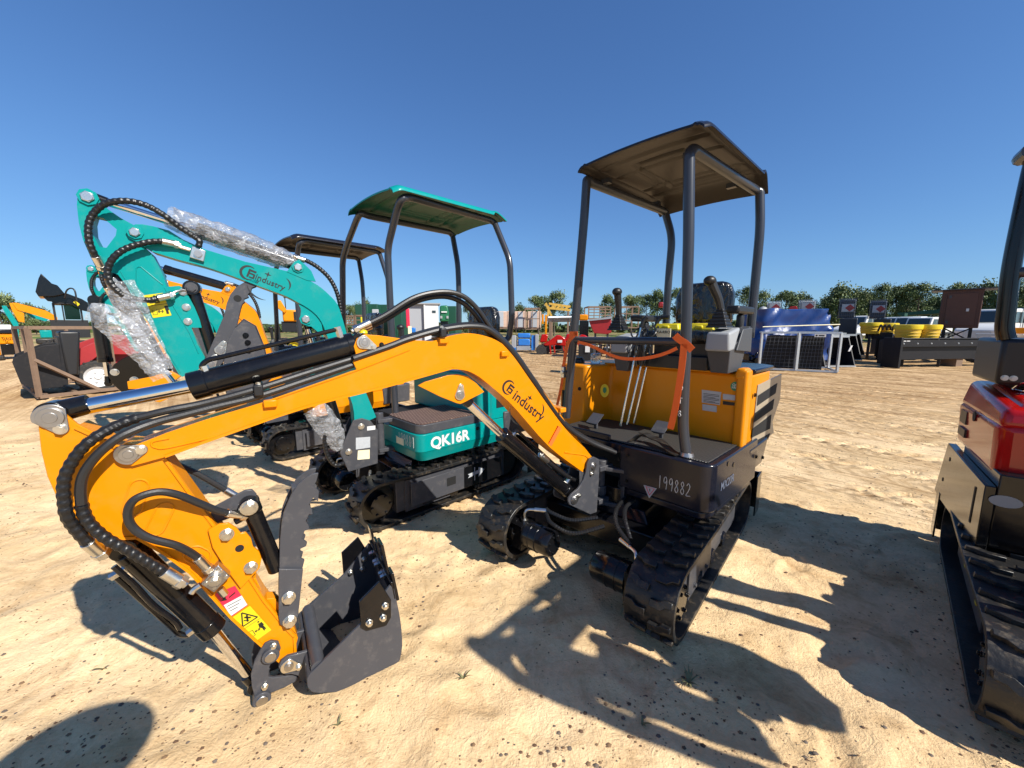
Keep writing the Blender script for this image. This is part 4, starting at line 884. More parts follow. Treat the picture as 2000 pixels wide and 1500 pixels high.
# decals on the arm
DR = [(420, 1160), (459, 1144), (484, 1182), (450, 1206)]
m = MB(BF); plate(m, BF, DR, .0185, -.0008); e = m.build('hazard_decal', M['decred'], arm, smooth=0)
m = MB(BF); plate(m, BF, [(437, 1182), (472, 1163), (483, 1181), (451, 1203)], .0172, -.0006)
m.build('decal_panel', M['white'], e, smooth=0)
m = MB(BF)
for i in range(3): a = (443 + 3 * i, 1184 + 4.5 * i); plate(m, BF, [a, (a[0] + 27 - 6 * i, a[1] - 14 + 3 * i), (a[0] + 27.5 - 6 * i, a[1] - 13 + 3 * i), (a[0] + .5, a[1] + 1)], .0163, -.0003)
plate(m, BF, [(434, 1174), (444, 1172), (437, 1164)], .0163, -.0003); plate(m, BF, [(447, 1166), (459, 1156), (460, 1158), (448, 1168)], .0163, -.0003); m.build('decal_print', M['ink'], e, smooth=0)
DY = [(452, 1207), (488, 1183), (530, 1230), (497, 1254)]
m = MB(BF); plate(m, BF, DY, .0185, -.0008); e = m.build('warning_decal', M['decyel'], arm, smooth=0)
m = MB(BF)
def ln(a, b, w, px=BF, y=.0172):
    A, B = BF.at(*a, y=y), BF.at(*b, y=y); d = (B - A).normalized(); n = Vector((-d.z, 0, d.x)) * w; m.prism([tuple(A - n), tuple(B - n), tuple(B + n), tuple(A + n)], (0, -.0004, 0))
T = [(472, 1197), (503, 1205), (474, 1224)]
for i in range(3): ln(T[i], T[(i + 1) % 3], .0022)
ln((473, 1231), (509, 1207), .0006); ln((477, 1206), (490, 1206), .003); ln((482, 1201), (484, 1214), .003); ln((476, 1212), (486, 1212), .0018)
for a, b in (((483, 1236), (493, 1231)), ((493, 1231), (499, 1240)), ((499, 1240), (489, 1246)), ((489, 1246), (483, 1236))): ln(a, b, .0009)
ln((498, 1234), (508, 1228), .0012); ln((498, 1234), (501, 1230), .0012); ln((498, 1234), (502, 1234), .0012); ln((508, 1228), (504, 1228), .0012); ln((508, 1228), (505, 1232), .0012)
ln((507, 1217), (513, 1225), .0055); ln((511, 1223), (517, 1231), .0022); ln((513, 1222), (519, 1228), .0022); ln((505, 1218), (508, 1227), .0015); ln((510, 1215), (515, 1220), .0015)
q = BF.at(504.5, 1214.5, y=.0172); m.cyl((q.x, .0172, q.z), (q.x, .0168, q.z), .0035, seg=10)
m.build('decal_print', M['ink'], e, smooth=0)
# --- arm cylinder, bucket cylinder, boom cylinder
p = lambda u, v, y=.06: (lambda q: (q.x, q.z))(BF.at(u, v, y=y))
cylinder(Y, BF, p(106, 806), None, p(386, 752), p(692, 672), .06, .0255, .048, 'arm_cylinder', pipe=1)
cylinder(Y, BF, p(499, 1338), None, p(411, 1228), p(252, 1078), .07, .019, .042, 'bucket_cylinder', pipe=-1)
cylinder(Y, BF, p(898, 771), None, p(984, 852), p(1106, 958), .06, .0235, .043, 'boom_cylinder', pipe=1)
m = MB(BF); a, b = BF.at(1106, 958, y=.06), BF.at(1122.3, 975.6, y=.06); m.cyl(tuple(a), tuple(b), .034); m.cyl((b.x, .005, b.z), (b.x, .118, b.z), .04); m.build('cylinder_foot', M['black'], swb, bevel=.003)
# --- bucket link, bucket, thumb
LINK = [(529.6, 1252), (544, 1254), (548.5, 1267), (542, 1283), (533, 1290), (526, 1303), (524, 1322), (533, 1324), (573, 1319), (583.6, 1324), (580, 1330), (558, 1342), (526, 1355), (522, 1367), (511.6, 1376), (501, 1373), (497, 1360), (492, 1342), (490, 1319), (497, 1292), (508, 1272), (517, 1258)]
m = MB(BF); poly(LINK, .004, .012, m); Q = [BF.at(u, v, y=.004) for u, v in LINK]; m.prism([(q.x, .122, q.z) for q in Q], (0, .012, 0)); lk = m.build('bucket_link', M['slate'], Y, bevel=.002)
m = MB(BF)
for c, r_ in (((528.7, 1279), .027), ((511.6, 1364), .028)): q = BF.at(*c, y=.0); m.cyl((q.x, -.012, q.z), (q.x, .145, q.z), r_ * 1.15); 
m.build('pin_boss', M['slate'], lk, bevel=.002)
m = MB(BF)
for c, r_ in (((528.7, 1279), .021), ((511.6, 1364), .021)): q = BF.at(*c, y=.0); m.cyl((q.x, -.018, q.z), (q.x, -.0, q.z), r_)
m.build('pin', M['steel'], lk, bevel=.002)
m = MB(BF)
for c in ((534, 1261), (517, 1340)): m.hexbolt(BF.w(*BF.at(*c, y=.003)), -BF.ey, .010, .01)
m.build('bolt', M['zinc'], lk)
BY0, BY1 = -.135, .265
SIDE = [(606, 1316), (600, 1326), (601, 1342), (608, 1351), (622, 1354), (690, 1350), (735, 1338), (757, 1324), (778, 1298), (786, 1262), (782, 1210), (770, 1150), (762, 1144), (706, 1218)]
m = MB(BF); poly(SIDE, BY0, .012, m); Q = [BF.at(u, v, y=BY0) for u, v in SIDE]; m.prism([(q.x, BY1 - .012, q.z) for q in Q], (0, .012, 0))
SH = [Vector((q.x, BY0 + .002, q.z)) for q in Q[:12]]; SH = catmull(SH, 3)
for i in range(len(SH) - 1):
    a, b = SH[i], SH[i + 1]; n = Vector((-(b.z - a.z), 0, b.x - a.x)).normalized() * .010
    c = Vector((sum(q.x for q in Q) / 14, BY0, sum(q.z for q in Q) / 14)); n = n if n.dot(c - a) > 0 else -n
    m.prism([tuple(a), tuple(b), tuple(b + n), tuple(a + n)], (0, BY1 - BY0 - .004, 0))
bucket = m.build('bucket', M['slate'], Y, bevel=.0015)
lip = Q[11]; lp = Q[10]; up = (Vector((lip.x, lip.z)) - Vector((lp.x, lp.z))).normalized(); nrm = Vector((-up.y, up.x)); nrm = nrm if nrm.x > 0 else -nrm
m = MB(BF)      # cutting edge plates bolted to the lip
for k, (y0, y1, ln_) in enumerate(((BY0 - .005, BY0 + .06, .07), (BY0 + .11, BY0 + .19, .15), (BY0 + .23, BY0 + .30, .10), (BY0 + .34, BY0 + .405, .12))):
    a0 = Vector((lip.x, lip.z)) - up * .06; a1 = Vector((lip.x, lip.z)) + up * ln_; t = -nrm * .012
    m.prism([(a0.x, y0, a0.y), (a1.x, y0 + .012, a1.y), (a1.x + t.x, y0 + .012, a1.y + t.y), (a0.x + t.x, y0, a0.y + t.y)], (0, y1 - y0 - .01, 0))
a0 = Vector((lip.x, lip.z)) - up * .05; a1 = Vector((lip.x, lip.z)) + up * .035; t = nrm * .01
m.prism([(a0.x, BY0, a0.y), (a1.x, BY0, a1.y), (a1.x + t.x, BY0, a1.y + t.y), (a0.x + t.x, BY0, a0.y + t.y)], (0, BY1 - BY0, 0)); te = m.build('bucket_teeth', M['black'], bucket, bevel=.002)
m = MB(BF)
for yy in (.03, .14, .17, .25, .28, .36): q = Vector((lip.x, lip.z)) - up * .015 + nrm * .011; m.hexbolt(BF.w(q.x, BY0 + yy, q.y), BF.w(nrm.x, 0, nrm.y) - BF.w(0, 0, 0), .011, .012)
m.build('bolt', M['zinc'], te)
CUT = [(702, 1176), (741, 1136), (750, 1150), (764, 1172), (764, 1206), (755, 1222), (718, 1232), (706, 1226)]
m = MB(BF); poly(CUT, BY0 - .012, .011, m); Q2 = [BF.at(u, v, y=BY0 - .012) for u, v in CUT]; m.prism([(q.x, BY1 + .001, q.z) for q in Q2], (0, .011, 0)); sc = m.build('side_cutter', M['black'], bucket, bevel=.002)
m = MB(BF)
for c in ((721, 1216), (748, 1206), (752, 1183)): m.hexbolt(BF.w(*BF.at(*c, y=BY0 - .012)), -BF.ey, .012, .012); q = BF.at(*c, y=BY0 - .012); m.hexbolt(BF.w(q.x, BY1 - .012, q.z), -BF.ey, .011, .012)
m.build('bolt', M['zinc'], sc, bevel=.001)
EAR = [(544, 1303), (549, 1313.6), (558, 1318), (569, 1317), (582, 1320), (596, 1335), (640, 1325), (622, 1290), (604, 1271), (580, 1277.6), (562, 1282), (550, 1291)]
m = MB(BF)
for yy in (-.012, .122): Q3 = [BF.at(u, v, y=-.012) for u, v in EAR]; m.prism([(q.x, yy, q.z) for q in Q3], (0, .014, 0))
ear = m.build('bucket_ear', M['slate'], bucket, bevel=.002); pinset(ear, BF, (564, 1300), (583, 1301), -.012, .030, .013, 'zinc', .017)
tb = BF.at(622, 1306, y=BY0); m = MB(BF); m.cyl((tb.x, BY0 + .01, tb.z), (tb.x, BY1 - .01, tb.z), .026, seg=28); m.build('cross_tube', M['slate'], bucket)
TH = [(610, 926), (596, 934), (582, 946), (570, 965), (562, 982), (554, 1002), (550, 1022), (547, 1055), (546, 1090), (545, 1170), (546, 1214), (550, 1222), (560, 1226), (573, 1222), (580, 1205), (590, 1113), (595, 1094), (586, 1090), (587, 1072), (598, 1067), (600, 1060), (590, 1052), (595, 1037), (604, 1034), (603, 1027), (597, 1018), (604, 1004), (611, 1005), (609, 994), (604, 986), (612, 972), (621, 980), (623, 960), (612, 950), (618, 940), (622, 924)]
m = MB(BF); poly(TH, .018, .012, m); Q4 = [BF.at(u, v, y=.018) for u, v in TH]; m.prism([(q.x, .085, q.z) for q in Q4], (0, .012, 0)); 
for i in (3, 6, 8, 10): q = Q4[i]; m.box(q.x - .03, q.x - .002, .03, .085, q.z - .02, q.z + .02)
thumb = m.build('thumb', M['slate'], Y, bevel=.0015)
m = MB(BF); poly([(545, 1112), (592, 1112), (586, 1170), (582, 1205), (573, 1224), (560, 1227), (547, 1220), (544, 1205)], .004, .012, m); g2 = m.build('thumb_bracket', M['slate'], thumb, bevel=.002)
m = MB(BF)
for c in ((564, 1167), (566, 1213)): m.hexbolt(BF.w(*BF.at(*c, y=.004)), -BF.ey, .021, .016)
m.build('bolt', M['zinc'], g2, bevel=.0015)
m = MB(BF); poly([(412, 1002), (418, 990), (478, 958), (492, 956), (501, 965), (500, 978), (490, 990), (450, 1012), (424, 1022), (413, 1016)], .05, .012, m); tl = m.build('thumb_link', M['slate'], Y, bevel=.003)
m = MB(BF); a, b = BF.at(487, 984, y=.05), BF.at(541, 1112, y=.05); m.cyl(tuple(a), tuple(b), .031, seg=26); m.cyl((a.x, .01, a.z), (a.x, .08, a.z), .034, seg=24); q = a + (b - a) * .12; m.cyl(tuple(a), tuple(q), .035, seg=24); m.cyl(tuple(q), (q.x + .06, q.y - .01, q.z - .02), .013)
tc_ = m.build('thumb_cylinder', M['black'], Y, bevel=.004)
m = MB(BF); m.hexbolt(BF.w(a.x, .01, a.z), -BF.ey, .024, .014); m.build('bolt', M['zinc'], tc_, bevel=.002)
# --- valve block and hoses
m = MB(BF); poly([(426, 1104), (450, 1126), (418, 1158), (392, 1142)], -.03, .05, m); vb = m.build('valve_block', M['steel'], arm, bevel=.003)
m = MB(BF); q = BF.at(420, 1131, y=-.03); m.cyl((q.x, -.03, q.z), (q.x, -.045, q.z), .02); m.hexbolt(BF.w(q.x, -.045, q.z), -BF.ey, .012)
for c in ((432, 1116), (403, 1140), (419, 1148), (442, 1127)): q = BF.at(*c, y=-.0305); m.cyl((q.x, -.03, q.z), (q.x, -.034, q.z), .006)
m.tubew([BF.w(*BF.at(u, v, y=-.01)) for u, v in ((392, 1142), (380, 1150), (374, 1158))], .011, seg=8); m.tubew([BF.w(*BF.at(u, v, y=-.015)) for u, v in ((430, 1150), (440, 1162))], .013, seg=6)
m.build('hose_fitting', M['zinc'], vb)
hose(arm, BF, [(268, 816), (232.5, 829), (195, 848.5), (165, 871), (142.5, 899.5), (127.5, 929.5), (124, 955), (126, 982), (130, 1005), (143, 1027), (170, 1058), (192, 1076)], [-.02, -.03, -.05, -.06, -.06, -.06, -.06, -.06, -.06, -.05, -.04, -.02], .0155, guard=.024, fit=(False, True), name='guarded_hose')
hose(arm, BF, [(690, 700), (600, 728), (500, 760), (400, 787), (330, 801), (268, 816)], [.03, .02, .0, -.01, -.02, -.02], .0125, fit=(False, False))
hose(arm, BF, [(690, 712), (600, 742), (500, 775), (430, 792), (360, 810), (300, 826), (240, 850), (202, 877), (177, 904), (162, 930), (157.5, 957), (159, 985)], [.03, .02, .0, -.01, -.02, -.03, -.05, -.06, -.06, -.06, -.06, -.06], .0135, fit=(False, False))
hose(arm, BF, [(159, 985), (166, 1007), (180, 1028), (210, 1053), (250, 1074), (310, 1110), (346, 1132)], -.05, .016, guard=.024, fit=(False, True), name='guarded_hose')
hose(arm, BF, [(402, 1106), (382, 1086), (346, 1066), (290, 1050), (258, 1028), (250, 1000), (264, 975), (306, 961), (346, 966), (394, 985), (430, 999), (468, 1006)], [-.02, -.03, -.05, -.06, -.06, -.06, -.06, -.05, -.04, -.02, .0, .03], .0125)
hose(arm, BF, [(340, 905), (386, 926), (438, 956), (462, 970)], .16, .011, fit=(False, True))
hose(arm, BF, [(222, 1106), (262, 1142), (300, 1182), (340, 1212), (352, 1228)], -.0, .009, mname='black', fit=(False, False), name='oil_pipe')
for dy, dv in ((.01, 0), (.055, -2), (.095, -3)):
    hose(boom, BF, [(690, 700 + dv), (760, 676 + dv), (800, 661 + dv), (862, 644 + dv), (921, 637 + dv), (958, 646 + dv), (1000, 686 + dv), (1040, 742 + dv), (1100, 826 + dv), (1150, 862 + dv), (1202, 884 + dv)], [dy] * 9 + [dy - .03, dy - .08], .0145, fit=(False, False))
hose(boom, BF, [(702, 640), (750, 617), (810, 581), (864, 570), (903, 578), (932, 603), (954, 635), (972, 662)], [.05] * 8, .0125, fit=(True, False))
hose(boom, BF, [(704, 645), (752, 624), (812, 589), (864, 579), (900, 589), (926, 612), (948, 642), (968, 668)], [.085] * 8, .0125, fit=(True, False))
hose(boom, BF, [(1060, 892), (1080, 910), (1104, 928), (1126, 940)], [.03, .03, .04, .06], .013, guard=.018, fit=(True, False), name='guarded_hose')
m = MB(BF)      # yellow cap behind the lug
p_ = BF.at(709, 650, y=.06); m.ball((p_.x, .06, p_.z), .02, 1, 1, .8); m.build('grease_cap', M['decyel'], boom)
# orange webbing tied round the boom and the posts
m = MB(BF); a, b, c = BF.at(1096, 838, y=-.006), BF.at(1077, 868, y=-.006), BF.at(1066, 866, y=-.006)
m.strip([BF.w(a.x, -.006, a.z + .004), BF.w(b.x, -.006, b.z - .012)], BF.w(.022, 0, .014) - BF.w(0, 0, 0), .002); m.strip([BF.w(a.x, -.006, a.z + .005), BF.w(a.x - .0, .126, a.z + .006)], BF.w(.022, 0, .014) - BF.w(0, 0, 0), .002)
boomstrap = tag(m.build('webbing_strap', M['orange'], None), 'orange webbing wrapped once round the lower yellow boom', 'strap', 'orange tie straps')
# hydraulic hoses at the undercarriage
def lhose(P, r=.012, guard=.016, par=Y):
    m = MB(LF); m.tubew(catmull([LF.w(*q) for q in P], 30), r, seg=8, smooth=False, rf=ripple(guard, .12)); m.build('guarded_hose', M['guard'], par)
lhose([(-.26, -.60, .36), (-.2, -.62, .36), (-.08, -.58, .34), (.05, -.50, .37)]); lhose([(-.24, -.63, .35), (-.16, -.68, .33), (-.02, -.66, .31), (.12, -.55, .36)])
lhose([(.30, -.60, .37), (.22, -.5, .42), (.16, -.36, .42), (.14, -.2, .40)]); lhose([(.32, -.64, .36), (.2, -.56, .40), (.12, -.40, .41), (.08, -.2, .40)])
# --- canopy frame
fl = [UF.at(u, v, y=-.14) for u, v in ((1106, 815), (1120, 663), (1127, 587), (1140, 440), (1146, 350))]; frr = [UF.at(u, v, y=-.14) for u, v in ((1341, 893), (1334, 838), (1335, 782), (1339, 698), (1343, 530), (1345, 467), (1346, 300))]
rl = [UF.at(u, v, y=.80) for u, v in ((1299, 415), (1313, 463), (1307, 530), (1302, 600), (1300, 650))]; rr_ = [UF.at(u, v, y=.80) for u, v in ((1484, 375), (1485, 443), (1478, 520), (1470, 600), (1464, 660))]
ZT = 2.46
m = MB(UF); m.bent([tuple(q) for q in frr] + [(frr[-1].x, -.10, ZT), (rr_[0].x - .02, .78, ZT - .03)] + [tuple(q) for q in rr_], .0295, .10); rf_ = m.build('canopy_post', M['post'], Y)
m = MB(UF); m.bent([tuple(q) for q in fl] + [(fl[-1].x, -.10, ZT), (rl[0].x, .78, ZT - .03)] + [tuple(q) for q in rl], .0295, .10); m.build('canopy_post', M['post'], Y)
a, b = UF.at(1121, 664, y=-.14), UF.at(1336, 667, y=-.14); m = MB(UF); m.cyl((a.x, -.14, a.z), (b.x, -.14, b.z), .0235); m.build('cross_bar', M['post'], Y)
m = MB(UF); q = frr[0]; m.cyl((q.x, -.14, .765), (q.x, -.14, .785), .04, .034); m.build('post_foot', M['steel'], Y)
can = roof_shell(Y, UF, min(fl[-1].x, rl[0].x) + .0, max(frr[-1].x, rr_[0].x) + .05, -.26, .86, ZT + .066, .10, .02, M['navy'], M['canopy_under'], .018, side_drop=.02)
m = MB(UF)
for x_ in (fl[-1].x + .06, frr[-1].x - .06):
    for y_ in (.0, .7): m.box(x_ - .03, x_ + .03, y_ - .02, y_ + .02, ZT + .0, ZT + .03)
m.build('roof_bracket', M['post'], can)
m = MB(UF); a = UF.at(1337, 725, y=-.175); 
for i, ch in enumerate('-0T8'): scrawl(m, ch, UF.w(frr[3].x - .012, -.171, 1.22 - i * .075), UF.ex, UF.ez, .028, .032, .0018)
m.build('chalked_mark', M['white'], rf_)
# --- seat, consoles, levers
cR = UF.at(1402, 648, y=.16); cL = UF.at(1206, 652, y=.16)
console(Y, UF, cR.x, .16, UF.at(1402, 643, y=.16).z, 1, 1.0); console(Y, UF, cL.x, .18, UF.at(1206, 654, y=.18).z, 1, .95)
jr = UF.at(1404, 640, y=.24); jl = UF.at(1206, 645, y=.26); joystick(Y, UF, jr.x, .25, jr.z, -.05, -.05, .17); joystick(Y, UF, jl.x, .27, jl.z, .0, -.03, .17)
sx = (cR.x + cL.x) / 2 + .03
m = MB(UF); m.box(sx - .22, sx + .22, .3, .8, hz, hz + .10); m.build('seat_plinth', M['plastic'], Y, bevel=.01)
seat(Y, UF, sx + .015, .60, hz + .25)
m = MB(UF); q = UF.at(1296, 650, y=.26); m.box(q.x - .05, q.x + .05, .258, .264, q.z - .03, q.z + .03); nb = m.build('name_plate', M['cream'], Y); m = MB(UF); text_mb(m, 'KA-RRO', UF.w(q.x, .2575, q.z + .004), UF.ex, UF.ez, .026, bold=.0006); m.build('plate_lettering', M['ink'], nb, smooth=0)
for (a, b, h) in (((1212, 832), (1252, 640), 1), ((1225, 829), (1262, 672), 0), ((1238, 827), (1280, 640), 1)):
    A = UF.at(*a, z=.78); Bp = UF.at(*b, y=A.y + .10); m = MB(UF); m.cyl(tuple(A), tuple(Bp), .0085); lv = m.build('travel_lever', M['chrome'], Y)
    if h: m = MB(UF); m.tube([tuple(Bp), tuple(Bp + Vector((.012, .01, .05))), tuple(Bp + Vector((.03, .02, .075)))], .014); sgn = -1 if a[0] < 1220 else 1; m.tube([tuple(Bp + Vector((0, .02, .07))), tuple(Bp + Vector((sgn * .045 + .01, .02, .075))), tuple(Bp + Vector((sgn * .09, .02, .074)))], .015); m.build('lever_grip', M['plastic'], lv)
m = MB(UF)
for (x, y_) in ((-.26, -.02), (.18, .10)):
    m.hexa([(x - .03, y_ - .05, .80), (x - .03, y_ + .03, .86), (x + .03, y_ + .03, .86), (x + .03, y_ - .05, .80), (x - .05, y_ - .06, .815), (x - .05, y_ + .03, .875), (x + .05, y_ + .03, .875), (x + .05, y_ - .06, .815)]); m.box(x - .012, x + .012, y_ - .01, y_ + .01, .765, .83)
m.build('foot_pedal', M['slate'], Y, bevel=.003)
m = MB(UF)      # key and hose bundle near the right side of the seat
for i in range(9): x = sx - .19 + .03 * math.sin(i * 2.1); m.tube([(x, .12 + .02 * i, hz + .02), (x + .03 * math.sin(i), .10 + .02 * i, hz + .16), (x + .06 * math.cos(i * 1.7), .14 + .02 * i, hz + .25), (x, .22 + .02 * i, hz + .30)], .006, seg=6)
m.build('cable_bundle', M['hose'], Y)
# orange straps on the posts: ribbons
def ribbon(name, P, w, label, par=None):
    m = MB(UF); P = catmull([UF.w(*q) for q in P], 6)
    for i in range(len(P) - 1):
        a, b = P[i], P[i + 1]; t = (b - a).normalized(); wv = t.cross(UF.ey).normalized() * w; k = UF.ey * .002
        m._add([a - wv, b - wv, b + wv, a + wv, a - wv + k, b - wv + k, b + wv + k, a + wv + k], [(0, 1, 2, 3), (7, 6, 5, 4), (0, 4, 5, 1), (2, 6, 7, 3), (1, 5, 6, 2), (3, 7, 4, 0)])
    return m
S = lambda u, v, y=-.175: tuple(UF.at(u, v, y=y))
m = ribbon('', [S(1336, 672), S(1331, 720), S(1325, 760), S(1318, 800), S(1309, 838)], .019, ''); m2 = ribbon('', [S(1352, 684), S(1340, 672), S(1325, 662), S(1318, 655)], .020, ''); m._add([Vector(v) for v in m2.v], m2.f)
m2 = ribbon('', [S(1322, 680), S(1300, 690), S(1270, 698), S(1240, 701), S(1210, 699), S(1180, 688), S(1150, 674), S(1128, 668)], .010, ''); m._add([Vector(v) for v in m2.v], m2.f)
tag(m.build('webbing_strap', M['orange']), 'orange webbing strap hanging from the crossbar and tied to the right front canopy post', 'strap', 'orange tie straps')
m = ribbon('', [S(1126, 650), S(1116, 660), S(1108, 672), S(1103, 700), S(1100, 720)], .014, ''); m2 = ribbon('', [S(1100, 718, -.175), S(1099, 735, -.16), S(1094, 765, -.1), S(1087, 795, -.05), S(1080, 815, 0)], .013, ''); m._add([Vector(v) for v in m2.v], m2.f); m2 = ribbon('', [S(1112, 652), S(1128, 652)], .017, ''); m._add([Vector(v) for v in m2.v], m2.f)
st = tag(m.build('webbing_strap', M['orange']), 'orange webbing strap with a ratchet hanging from the left front canopy post', 'strap', 'orange tie straps')
m = MB(UF); q = UF.at(1100, 727, y=-.18); m.box(q.x - .012, q.x + .012, -.19, -.16, q.z - .04, q.z + .04); m.cyl((q.x, -.2, q.z), (q.x, -.15, q.z), .014); m.build('ratchet', M['zinc'], st, bevel=.003)
# ------------------------------------------------------------------ teal excavator beside it
GC = Vector((-.86, 3.517, 0)); GU = Frame(GC, -45.7)
G = empty('mini_excavator', GC, 'teal mini excavator with green canopy, QK16R lettering and raised teal boom', 'excavator', R(-45.7), 'mini excavators parked in a slanting row')
undercarriage(G, GU, .55, .21, -.66, .66, .2, n=32)
gt = []
m = MB(GU); cx0 = GU.at(738, 880, y=-.375).x
PL = rr(cx0, .60, -.375, .62, .07, '1001')
slab(m, PL, .545, .685); slab(m, rr(cx0 + .03, .57, -.345, .60, .07, '1001'), .465, .545, 0)
# chamfered lower edge
n_ = len(PL); lo = rr(cx0 + .03, .57, -.345, .60, .07, '1001'); m._add([m.T((x, y, .47)) for x, y in lo] + [m.T((x, y, .545)) for x, y in PL], [(i, (i + 1) % n_, (i + 1) % n_ + n_, i + n_) for i in range(n_)])
tub = m.build('platform_tub', M['teal'], G, bevel=.004)
m = MB(GU); slab(m, rr(cx0 + .16, .585, -.36, .50, .07, '1001'), .686, .757); pk = m.build('floor_frame', M['slate'], tub, bevel=.005)
m = MB(GU); slab(m, rr(cx0 + .165, .57, -.35, .45, .06, '1001'), .759, .766); m.build('floor_mat', M['brownmat'], pk)
m = MB(GU); slab(m, rr(-.55, .62, .5, .93, .1, '0110'), .50, .74, .03); m.build('counterweight', M['slate'], G, bevel=.012)
m = MB(GU); slab(m, rr(-.54, .585, .24, .84, .05), .70, 1.10); hood = m.build('engine_hood', M['teal'], G, bevel=.02, seg=3)
m = MB(GU); slab(m, rr(.35, .60, .35, .8, .04), .68, .97); m.build('side_panel', M['teal'], hood, bevel=.015)
m = MB(GU); m.box(.6005, .606, .42, .66, .79, .92); m.build('vent_mesh', M['dark'], hood)
m = MB(GU); m.cyl((.598, .20, .64), (.604, .20, .64), .016); m.build('bolt', M['dark'], tub)
m = MB(GU); p = GU.at(880, 858, x=.602); text_mb(m, 'QK16R', GU.w(.6015, p.y, p.z), GU.ey, GU.ez, .122, bold=.0045); m.build('model_lettering', M['white'], tub, smooth=0)
m = MB(GU); scrawl(m, '-199884', GU.w(.24, -.3765, .575), GU.ex, GU.ez, .043, .085, .0018); m.build('chalked_number', M['chalk'], tub)
m = MB(GU); m.box(.25, .37, -.377, -.3755, .56, .615); m.build('paper_label', M['cream'], tub)
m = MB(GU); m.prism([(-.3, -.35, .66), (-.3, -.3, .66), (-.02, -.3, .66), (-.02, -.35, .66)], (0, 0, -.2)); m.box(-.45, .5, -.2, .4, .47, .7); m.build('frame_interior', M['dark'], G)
# boom plane
GB = Frame((-1.19, 3.0, 0), ex=(-.839, -.545, 0), ey=(-.545, .839, 0), ez=(0, 0, 1))
def gpl(px, y, th, m): return plate(m, GB, px, y, th)
SWG = [(690, 821), (707, 817), (724, 822), (738, 840), (738, 905), (681, 921.6), (664, 884.6), (674, 858)]
m = MB(GB); gpl(SWG, -.016, .014, m); Qs = [GB.at(u, v, y=-.016) for u, v in SWG]; m.prism([(q.x, .122, q.z) for q in Qs], (0, .014, 0)); swg = m.build('boom_swing_plate', M['slate'], G, bevel=.003)
m = MB(GB); q = GB.at(731, 870, y=.06); m.cyl((q.x - .05, .06, .45), (q.x - .05, .06, .80), .035); m.box(q.x - .22, q.x - .03, .02, .10, .47, .50); m.box(q.x - .22, q.x - .03, .02, .10, .72, .75); m.build('swing_post', M['slate'], swg, bevel=.003)
m = MB(GB); [m.hexbolt(GB.w(*GB.at(u, v, y=-.016)), -GB.ey, .02, .012) for u, v in ((705.6, 833), (681, 882.7))]; m.build('bolt', M['zinc'], swg, bevel=.002)
m = MB(GB); gpl([(695, 855), (723, 853), (723, 874), (695, 878)], -.0165, -.001, m); m.build('rating_plate', M['label'], swg); m = MB(GB); gpl([(699, 880), (722, 878), (722, 896), (698, 898)], -.0165, -.001, m); m.build('paper_tag', M['cream'], swg)
m = MB(GB); gpl([(717, 833), (733, 831), (733, 839), (717, 841)], -.0165, -.001, m); m.build('label', M['white'], swg)
GT = [(735, 815), (712, 760), (693, 700), (678, 655), (669.5, 623.5), (659, 594), (641.5, 574.5), (620.5, 557), (590, 541), (563, 530), (479, 511), (400, 487), (358, 468), (330, 450), (300, 442), (278, 438)]
GE = [(264, 438), (252, 445), (248, 455), (252, 465), (264, 471)]
GBo = [(278, 480), (298, 492), (350, 508), (400, 521), (450, 538), (508, 560), (557, 578), (580, 590), (601, 602), (618, 616), (630, 634), (640, 660), (660, 715), (688, 790), (692, 835)]
m = MB(GB); gpl(GT + GE + GBo, .0, .11, m); gboom = m.build('boom', M['teal'], G, bevel=.0015, seg=1)
for px, nm, w0 in ((GBo[1:], 'bottom_plate', -.012), (GT[:-2], 'top_plate', .004)):
    m = MB(GB); P = catmull([Vector((GB.at(u, v, y=0).x, w0, GB.at(u, v, y=0).z)) for u, v in px], 3)
    for i in range(len(P) - 1):
        a, b = P[i], P[i + 1]; n = Vector((-(b.z - a.z), 0, b.x - a.x)).normalized() * -.009; m.prism([tuple(a), tuple(b), tuple(b + n), tuple(a + n)], (0, .11 - 2 * w0, 0))
    m.build(nm, M['teal'], gboom)
L1 = [(560, 531), (568, 520), (575, 511), (584, 507), (596, 517), (608, 529), (617, 550), (600, 548)]; L2 = [(582, 592), (588, 605), (586, 620), (589, 632), (598, 637), (608, 638), (620, 648), (632, 660), (628, 630), (610, 605)]
m = MB(GB)
for L_ in (L1, L2):
    for yy in (-.003, .10): m.new(); gpl(L_, yy, .014, m)
m.build('cylinder_lug', M['teal'], gboom, bevel=.002)
def gpin(par, c, y, r, boss=True):
    q = GB.at(*c, y=y); m = MB(GB)
    if boss: m.lathew(GB.w(q.x, y, q.z), -GB.ey, [(0, r * 1.5), (.008, r * 1.5), (.008, r * 1.35)], 8); b = m.build('pin_boss', M['teal'], par, bevel=.001); par = b; y -= .008; m = MB(GB)
    m.cyl((q.x, y - .01, q.z), (q.x, y + .01, q.z), r, seg=6); m.cyl((q.x, y - .013, q.z), (q.x, y - .01, q.z), r * .8); m.build('pin', M['zinc'], par, bevel=.002)
gpin(gboom, (582, 522), -.003, .026); gpin(gboom, (597, 623.5), -.003, .028); gpin(gboom, (264, 454), .0, .026)
AL = [(150, 400), (152, 380), (162, 370), (176, 370), (188, 378), (198, 398), (210, 408), (202, 426), (184, 422), (180, 436), (182, 460), (194, 482), (208, 484), (216, 532), (196, 536), (190, 528), (176, 500), (162, 468), (154, 436)]
